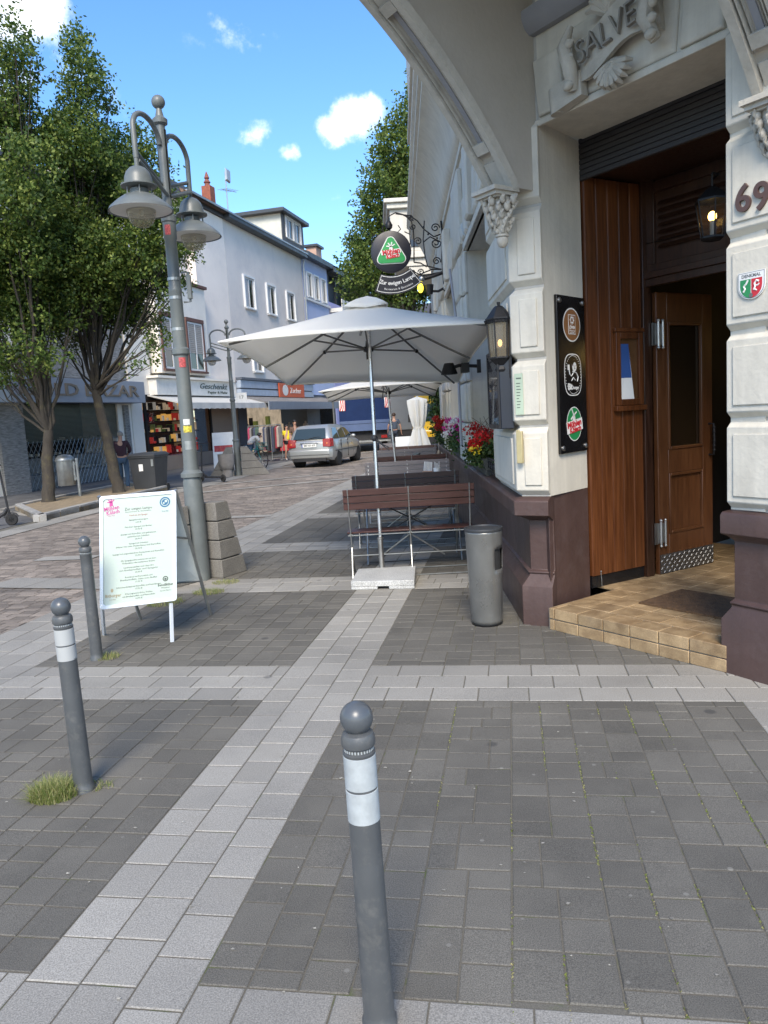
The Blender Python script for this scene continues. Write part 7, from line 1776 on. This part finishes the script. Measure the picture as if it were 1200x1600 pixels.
    m=MB(M); e=hc+Vector((0,.086,-.052)); m.sphere(tuple(e),.017,8,6,0,(1.3,.4,.4)); m.build('mouth',mat('lip',(.35,.13,.11),.5),t,smooth=60)
    return t,M
hbr=mat('brown_hair',(.05,.03,.02),.6,var=.3,vs=30); hgr=mat('grey_hair',(.25,.23,.20),.7,var=.3,vs=30); hbl=mat('black_hair',(.012,.01,.01),.5)
denim=mat('denim',(.045,.085,.14),.85,var=.25,vs=5); plum=mat('plum_jumper',(.04,.018,.03),.9,var=.15); yelt=mat('yellow_shirt',(.70,.55,.015),.8,var=.08); navyt=mat('grey_blue_shirt',(.055,.075,.11),.85,var=.12); blackj=mat('black_jacket',(.012,.012,.014),.7)
p=G(196,766)
person((p.x,p.y,0),R_(-10),1.66,'grey haired man in plum jumper and jeans seen from behind at the wheelie bin',plum,denim,hgr,{'elR':(.24,.08,1.18),'wrR':(.16,.22,1.10),'elL':(-.22,.06,1.18),'wrL':(-.12,.24,1.12),'hd1':(0,.05,1.63),'hd2':(0,.05,1.69),'nose':(0,.145,1.61),'knL':(-.09,.08,.49),'anL':(-.12,.10,.08),'toL':(-.13,.24,.035),'anR':(.10,-.12,.08),'toR':(.11,.02,.035)},sleeve='long',shoe=mat('pale_trainer',(.45,.45,.45),.6))
p=G(451,719)
person((p.x,p.y,0),R_(150),1.52,'woman in yellow T-shirt and black shorts walking with a small black bag',yelt,blackj,hbl,{'elL':(-.24,-.02,1.16),'wrL':(-.20,.10,.96),'elR':(.22,-.05,1.15),'wrR':(.25,.0,.90),'anL':(-.07,.14,.08),'toL':(-.07,.29,.035),'knL':(-.08,.12,.50),'anR':(.09,-.12,.10),'toR':(.10,.03,.035)},legs='short',hair='tail',shoe=mat('pale_trainer',(.45,.45,.45),.6))
m=MB(); m.box(p.x-.36,p.x-.22,p.y-.1,p.y+.05,.80,.98); hb_=m.build('handbag',blackj,bevel=.02); tag(hb_,'small black bag hanging from the hand of the woman in yellow','bag')
p=G(618,705)
t_,M=person((p.x,p.y-.5,0),R_(4),1.76,'man in grey blue T-shirt and dark jeans seen from behind before the blue truck',navyt,mat('dark_denim',(.025,.035,.055),.85,var=.2),hbr,{'elL':(-.27,-.03,1.17),'wrL':(-.30,.06,.97),'elR':(.28,-.03,1.15),'wrR':(.30,.02,.90)})
p=at(689,690,27.0)
t_,M=person((2.28,26.4,0),R_(-15),1.72,'person in black jacket with white back print seen from behind near the yellow van',blackj,blackj,hgr,{'elL':(-.26,.04,1.16),'wrL':(-.18,.20,1.02),'elR':(.25,.02,1.15),'wrR':(.20,.16,.98)},sleeve='long')
m=MB(M); m.lathe([(.001,-.175),(.06,-.172),(.06,-.165),(.001,-.16)],(0,0,0),16,M=Matrix.Translation((.0,.0,1.24))@Matrix.Rotation(-PI/2,4,'X')@Matrix.Translation((0,0,.0))) if False else None
for z_,w_ in ((1.37,.11),(1.30,.06),(1.24,.08),(1.18,.05)): m.box(-w_,w_,-.142-.0,-.128,z_-.014,z_+.014)
m.build('back_print',whs,t_)
p=Vector((-1.78,31.5,0))
person(tuple(at(463,700,30.6).xy)+(0,),R_(160),1.70,'man with dark hair and sunglasses standing behind the silver car',mat('brown_shirt',(.12,.07,.05),.8),denim,hbl,{})
p=G(392,734)
t_,M=person((p.x-.05,p.y+.3,0),R_(60),1.62,'person in white and black top bending over the teal bicycle',mat('white_top',(.5,.5,.49),.8),denim,hbl,{'spi':(0,.07,1.10),'che':(0,.26,1.21),'nck':(0,.38,1.25),'hd0':(0,.43,1.27),'hd1':(0,.49,1.30),'hd2':(0,.53,1.35),'nose':(0,.585,1.235),'shL':(-.17,.30,1.25),'shR':(.17,.30,1.25),'elL':(-.22,.38,1.02),'wrL':(-.2,.48,.84),'elR':(.22,.38,1.02),'wrR':(.2,.48,.84)},hair='short')

# ================================================================== smaller street things
# wheelie bin
p=G(231,770); wb=thing('wheelie_bin','large dark grey wheelie bin with a small white label beside the right hornbeam','wheelie bin',(p.x,p.y,0))
B=Matrix.Translation((p.x,p.y+.36,0))@Matrix.Rotation(R_(-14),4,'Z'); wbm=mat('bin_plastic',(.035,.038,.042),.55,var=.1)
m=MB(B); m.loft([[(-.32,-.30,.06),(.32,-.30,.06),(.30,.28,.06),(-.30,.28,.06)],[(-.38,-.37,.92),(.38,-.37,.92),(.38,.34,.92),(-.38,.34,.92)],[(-.40,-.39,.92),(.40,-.39,.92),(.40,.36,.92),(-.40,.36,.92)],[(-.40,-.39,.97),(.40,-.39,.97),(.40,.36,.97),(-.40,.36,.97)]]); m.build('bin_body',wbm,wb,bevel=.015)
m=MB(B); m.loft([[(-.41,-.41,.972),(.41,-.41,.972),(.41,.40,.972),(-.41,.40,.972)],[(-.40,-.40,1.0),(.40,-.40,1.0),(.40,.40,1.0),(-.40,.40,1.0)],[(-.33,-.30,1.05),(.33,-.30,1.05),(.33,.33,1.06),(-.33,.33,1.06)]]); m.build('lid',wbm,wb,bevel=.012)
m=MB(B); m.box(-.10,.02,-.362,-.352,.58,.76); m.build('white_label',whs,wb); m=MB(B); m.box(.28,.34,-.385,-.36,.70,.88); m.build('lock',galv,wb)
m=MB(B); m.tube([(-.30,.42,.95),(.30,.42,.95)],.018,6); m.build('handle',wbm,wb)
for s in (-1,1):
    m=MB(B@Matrix.Translation((s*.33,.27,.10))@Matrix.Rotation(PI/2,4,'Y')); m.lathe([(.001,-.03),(.09,-.03),(.10,0),(.09,.03),(.001,.03)],(0,0,0),16); m.build('wheel',tyre,wb,smooth=40)
# litter bin on a post
p=G(126,781); lb=thing('litter_bin','round silver litter bin hung on a steel post in the tree bed','litter bin',(p.x,p.y,0))
m=MB(); m.tube([(p.x,p.y,0),(p.x,p.y,1.02)],.04,10); m.lathe([(.001,0),(.045,0),(.04,.03),(.001,.045)],(p.x,p.y,1.02),10); m.build('post',galv,lb,smooth=40)
m=MB(); m.lathe([(.001,.38),(.20,.38),(.215,.40),(.215,1.0),(.23,1.0),(.235,1.03),(.215,1.08),(.15,1.14),(.06,1.165),(.001,1.17)],(p.x-.30,p.y+.02,0),24); m.build('bin_body',galv,lb,smooth=40)
m=MB(); 
for z_ in (.55,.92): m.box(p.x-.10,p.x+.0,p.y-.02,p.y+.02,z_-.03,z_+.03)
m.box(p.x-.09,p.x-.05,p.y-.03,p.y+.03,.5,.98); m.build('bracket',galv,lb)
# kick scooters
def scooter(loc,yaw,label,k=1.0):
    t=thing('kick_scooter',label,'scooter',loc,0,'dark kick scooters parked by the shops'); M=Matrix.Translation(Vector(loc))@Matrix.Rotation(-yaw,4,'Z')
    # y forward
    m=MB(M); m.box(-.08,.08,-.42,.22,.13,.17); m.box(-.05,.05,-.55,-.42,.12,.16); m.build('deck',plas,t,bevel=.01)
    m=MB(M); m.tube([(0,.20,.15),(0,.36,.24),(0,.42,.32)],.035,8); m.tube([(0,.44,.28),(0,.36,1.12)],.022,8); m.tube([(0,.47,.12),(0,.44,.30)],.028,6); m.build('stem',plas,t,smooth=40)
    m=MB(M); m.tube([(-.27,.33,1.14),(-.1,.36,1.16),(.1,.36,1.16),(.27,.33,1.14)],.014,8); m.build('handlebar',plas,t,smooth=40)
    for y in (.48,-.55):
        m=MB(M@Matrix.Translation((0,y,.115))@Matrix.Rotation(PI/2,4,'Y')); m.lathe([(.05,-.02),(.10,-.025),(.115,0),(.10,.025),(.05,.02)],(0,0,0),20); w_=m.build('wheel',tyre,t,smooth=40)
        m=MB(M@Matrix.Translation((0,y,.115))@Matrix.Rotation(PI/2,4,'Y')); m.lathe([(.001,-.02),(.055,-.02),(.055,.02),(.001,.02)],(0,0,0),14); m.build('rim',graphm,w_,smooth=40)
    m=MB(M); pts=[(0,.48+.135*math.cos(a),.115+.135*math.sin(a)) for a in [R_(x) for x in (20,50,80,110,140,165)]]; m.tube(pts,.02,5,flat=.4); m.build('mudguard',plas,t,smooth=40)
    return t
p=G(8,824); scooter((p.x-.45,p.y+.15,0),R_(78),'dark kick scooter standing at the near corner of the tree bed')
p=G(331,753); scooter((p.x,p.y,0),R_(-50),'dark kick scooter leaning by the gift shop window')
# bicycle
def bicycle(loc,yaw,label):
    t=thing('bicycle',label,'bicycle',loc); M=Matrix.Translation(Vector(loc))@Matrix.Rotation(-yaw,4,'Z'); teal=mat('teal_frame',(.02,.20,.20),.35)
    for y in (.52,-.52):
        m=MB(M@Matrix.Translation((0,y,.34))@Matrix.Rotation(PI/2,4,'Y'))
        pts=[(.33*math.cos(2*PI*k/28),.33*math.sin(2*PI*k/28),0) for k in range(29)]; m.tube(pts,.018,6,cap=False); w_=m.build('tyre',tyre,t,smooth=60)
        m=MB(M@Matrix.Translation((0,y,.34))@Matrix.Rotation(PI/2,4,'Y'))
        for k in range(14): a=2*PI*k/14; m.tube([(0,0,.02*(-1)**k),(.32*math.cos(a),.32*math.sin(a),0)],.0022,4)
        m.build('spokes',galv,w_)
    m=MB(M)
    for pl in ([(0,-.18,.30),(0,-.25,.80)],[(0,-.18,.30),(0,.36,.80)],[(0,-.24,.72),(0,.36,.72)],[(0,-.18,.30),(0,-.52,.34)],[(0,-.24,.70),(0,-.52,.34)],[(0,.36,.90),(0,.40,.62),(0,.52,.34)]): m.tube(pl,.016,6)
    m.build('frame',teal,t,smooth=40)
    m=MB(M); m.tube([(-.28,.22,1.0),(-.2,.34,1.03),(0,.37,.98),(.2,.34,1.03),(.28,.22,1.0)],.012,6); m.tube([(0,.36,.88),(0,.36,1.0)],.012,6); m.build('handlebar',galv,t,smooth=40)
    m=MB(M); m.loft([[(-.08,-.36,.88),(.08,-.36,.88),(.02,-.10,.88),(-.02,-.10,.88)],[(-.08,-.36,.92),(.08,-.36,.92),(.02,-.10,.92),(-.02,-.10,.92)]]); m.tube([(0,-.25,.80),(0,-.26,.88)],.012,6); m.build('saddle',plas,t,bevel=.01)
    m=MB(M); m.lathe([(.001,-.01),(.09,-.01),(.09,.01),(.001,.01)],(0,0,0),16,M=Matrix.Translation((.05,-.18,.30))@Matrix.Rotation(PI/2,4,'Y')); m.tube([(.07,-.18,.30),(.07,-.10,.16)],.01,5); m.box(.06,.15,-.14,-.06,.14,.165); m.tube([(-.07,-.18,.30),(-.07,-.26,.44)],.01,5); m.build('crank',graphm,t)
    m=MB(M); 
    for k in range(6): m.tube([(-.16+.064*k,.44,.72),(-.16+.064*k,.44,.95)],.006,4); m.tube([(-.16+.064*k,.72,.72),(-.16+.064*k,.72,.95)],.006,4)
    for z_ in (.72,.82,.95): m.tube([(-.16,.44,z_),(.16,.44,z_),(.16,.72,z_),(-.16,.72,z_),(-.16,.44,z_)],.006,4)
    m.build('basket',mat('teal_crate',(.03,.16,.14),.6),t)
    return t
p=G(397,734); bicycle((p.x-.15,p.y+.35,0),R_(125),'teal bicycle with front basket beside the distant stone pyramid')
# red and white board at the gift shop
p=G(352,741); rb=thing('advertising_board','red and white A-frame advertising board by the distant street lamp','menu board',(p.x,p.y,0))
M=Matrix.Translation((p.x,p.y,0))@Matrix.Rotation(R_(5),4,'Z')
m=MB(M); m.loft([[(-.36,-.0,.10),(.36,-.0,.10),(.36,.04,.10),(-.36,.04,.10)],[(-.36,.22,1.42),(.36,.22,1.42),(.36,.26,1.42),(-.36,.26,1.42)]]); m.build('board',whs,rb)
m=MB(M); m.loft([[(-.31,.018,.18),(.31,.018,.18),(.31,.022,.18),(-.31,.022,.18)],[(-.31,.145,.98),(.31,.145,.98),(.31,.149,.98),(-.31,.149,.98)]]); m.build('red_poster',mat('poster_red',(.45,.02,.04),.5,var=.25,vs=5,col2=(.6,.10,.06)),rb)
tx=MB(M); d=Vector((0,.22,1.32)).normalized(); text_mb(tx,'Feinkost',.15,face((0,.192,1.22),(1,0,0),d),ext=.001,maxw=.52,shear=.4); tx.build('lettering',mat('red_ink',(.4,.05,.06),.6),rb)
for s in (-1,1):
    m=MB(M); m.tube([(s*.34,.24,1.40),(s*.34,.62,.0)],.016,5); m.build('leg',galv,rb); m=MB(M); m.tube([(s*.35,.0,.12),(s*.35,-.02,.0)],.016,5); m.build('leg',galv,rb)
# white board beside the closed parasol
wbp=at(640,700,19.5); wq=thing('notice_board','plain white A-frame board left of the closed parasol','menu board',(wbp.x,19.5,0))
m=MB(Matrix.Translation((.72,19.6,0))); m.loft([[(-.32,-.02,.12),(.30,-.02,.12),(.30,.02,.12),(-.32,.02,.12)],[(-.32,.10,1.10),(.30,.10,1.10),(.30,.14,1.10),(-.32,.14,1.10)]]); m.build('board',whs,wq)
for s in (-1,1): m=MB(Matrix.Translation((.72,19.6,0))); m.tube([(s*.29,.12,1.08),(s*.29,.45,0)],.015,5); m.build('leg',alul,wq); m=MB(Matrix.Translation((.72,19.6,0))); m.tube([(s*.29,.0,.13),(s*.29,-.02,0)],.015,5); m.build('leg',alul,wq)
# clothes racks with garments
cl_=[mat('cloth_%d'%i,c,.9,var=.15) for i,c in enumerate(((.03,.03,.035),(.25,.03,.04),(.20,.19,.18),(.05,.06,.10),(.35,.30,.25),(.32,.05,.10),(.06,.10,.08)))]
rr=random.Random(12)
for i,(px,py,wd,lb,rz) in enumerate(((409,722,1.0,'left clothes rack crowded with dark garments before the shop',R_(-12)),(424,722,.95,'right clothes rack with grey, red and cream garments before the shop',R_(-20)))):
    p=G(px,py); t=thing('clothes_rack',lb,'clothes rack',(p.x,p.y+.6*i,0),0,'clothes racks outside the shop'); M=Matrix.Translation((p.x,p.y+.6*i,0))@Matrix.Rotation(rz,4,'Z')
    m=MB(M); m.tube([(-wd/2,0,1.55),(wd/2,0,1.55)],.02,6)
    for s in (-1,1): m.tube([(s*wd/2,0,.08),(s*wd/2,0,1.55)],.02,6); m.tube([(s*wd/2,-.25,.06),(s*wd/2,.25,.06)],.02,6)
    m.build('rail',galv,t)
    n=11
    for k in range(n):
        x=-wd/2+.08+(wd-.16)*k/(n-1); ln=rr.uniform(.6,1.05); 
        m=MB(M); m.loft([[(x-.035,-.06,1.50),(x+.035,-.06,1.50),(x+.035,.06,1.50),(x-.035,.06,1.50)],[(x-.04,-.20,1.42),(x+.04,-.20,1.42),(x+.04,.20,1.42),(x-.04,.20,1.42)],[(x-.05,-.20,1.45-ln*.6),(x+.04,-.19,1.45-ln*.6),(x+.05,.19,1.45-ln*.6),(x-.04,.2,1.45-ln*.6)],[(x-.06,-.22,1.45-ln),(x+.05,-.22,1.45-ln),(x+.05,.22,1.45-ln),(x-.05,.22,1.45-ln)]]); m.build('garment',cl_[rr.randint(0,6)],t,bevel=.015)
# mannequins and sale bins
for i,(s_,x_) in enumerate(((20.3,.5),(22.6,.6))):
    q=MBF@Vector((s_,x_,0)); t=thing('mannequin',['cream dress form standing left in the clothes shop front','cream dress form standing right in the clothes shop front'][i],'mannequin',tuple(q),0,'dress forms outside the clothes shop')
    m=MB(); m.lathe([(.001,.95),(.15,.95),(.17,1.02),(.12,1.2),(.17,1.38),(.15,1.48),(.05,1.53),(.05,1.62),(.001,1.64)],tuple(q),18); m.build('torso',mat('mannequin_cream',(.45,.36,.28),.6),t,smooth=50)
    m=MB(); m.tube([q,q+Vector((0,0,.96))],.02,6); m.lathe([(.001,0),(.2,0),(.2,.02),(.001,.03)],tuple(q),16); m.build('stand',galv,t,smooth=40)
q=G(436,716); m=MB(); m.box(q.x-.5,q.x+.8,q.y,q.y+.5,.32,.85); sb=m.build('red_bin',mat('sale_red',(.40,.02,.03),.6,var=.2,vs=6),bevel=.02); tag(sb,'low red sales bin behind the woman in yellow','sales bin')
# small sign on the distant lamp
q=at(377,621,bp.y-.12); m=MB(); m.box(q.x-.18,q.x+.18,q.y-.012,q.y+.012,q.z-.15,q.z+.15); sg=thing('street_sign','small square white sign strapped to the distant street lamp','sign',tuple(q)); m.build('sign_plate',whs,sg)
m=MB(); text_mb(m,'17',.16,face((q.x,q.y-.014,q.z),(1,0,0)),ext=.001); m.build('lettering',inkm,sg)
# litter and leaves on the paving
lt_=MB(); rr=random.Random(21)
for k in range(520):
    p=ST(rr.uniform(-4.2,1.0),rr.uniform(1.6,12),.001)
    if p.x>.95 or p.x<-4: continue
    s_=rr.uniform(.003,.010); a=rr.uniform(0,6)
    lt_.add([(p.x+s_*math.cos(a+q_),p.y+s_*math.sin(a+q_)*rr.uniform(.4,1),.0035+rr.uniform(0,.002)) for q_ in (0,1.3,2.6,4.1)],[(0,1,2,3)])
tag(lt_.build('ground_litter',mat('pale_litter',(.32,.30,.25),.8,island=.5),recalc=False),'tiny pale petals and crumbs scattered on the paving','litter',kind='stuff')

q=at(531,621,40.5); ys_=thing('yellow_sign','small yellow sign on a grey post left of the blue truck','sign',(q.x,q.y,0))
m=MB(); m.box(q.x-.45,q.x+.35,q.y-.03,q.y+.03,q.z-.16,q.z+.16); m.build('sign_plate',mat('yellow_plate',(.75,.48,.02),.5),ys_); m=MB(); m.tube([(q.x-.38,q.y+.05,0),(q.x-.38,q.y+.05,q.z+.2)],.04,8); m.build('post',galv,ys_)
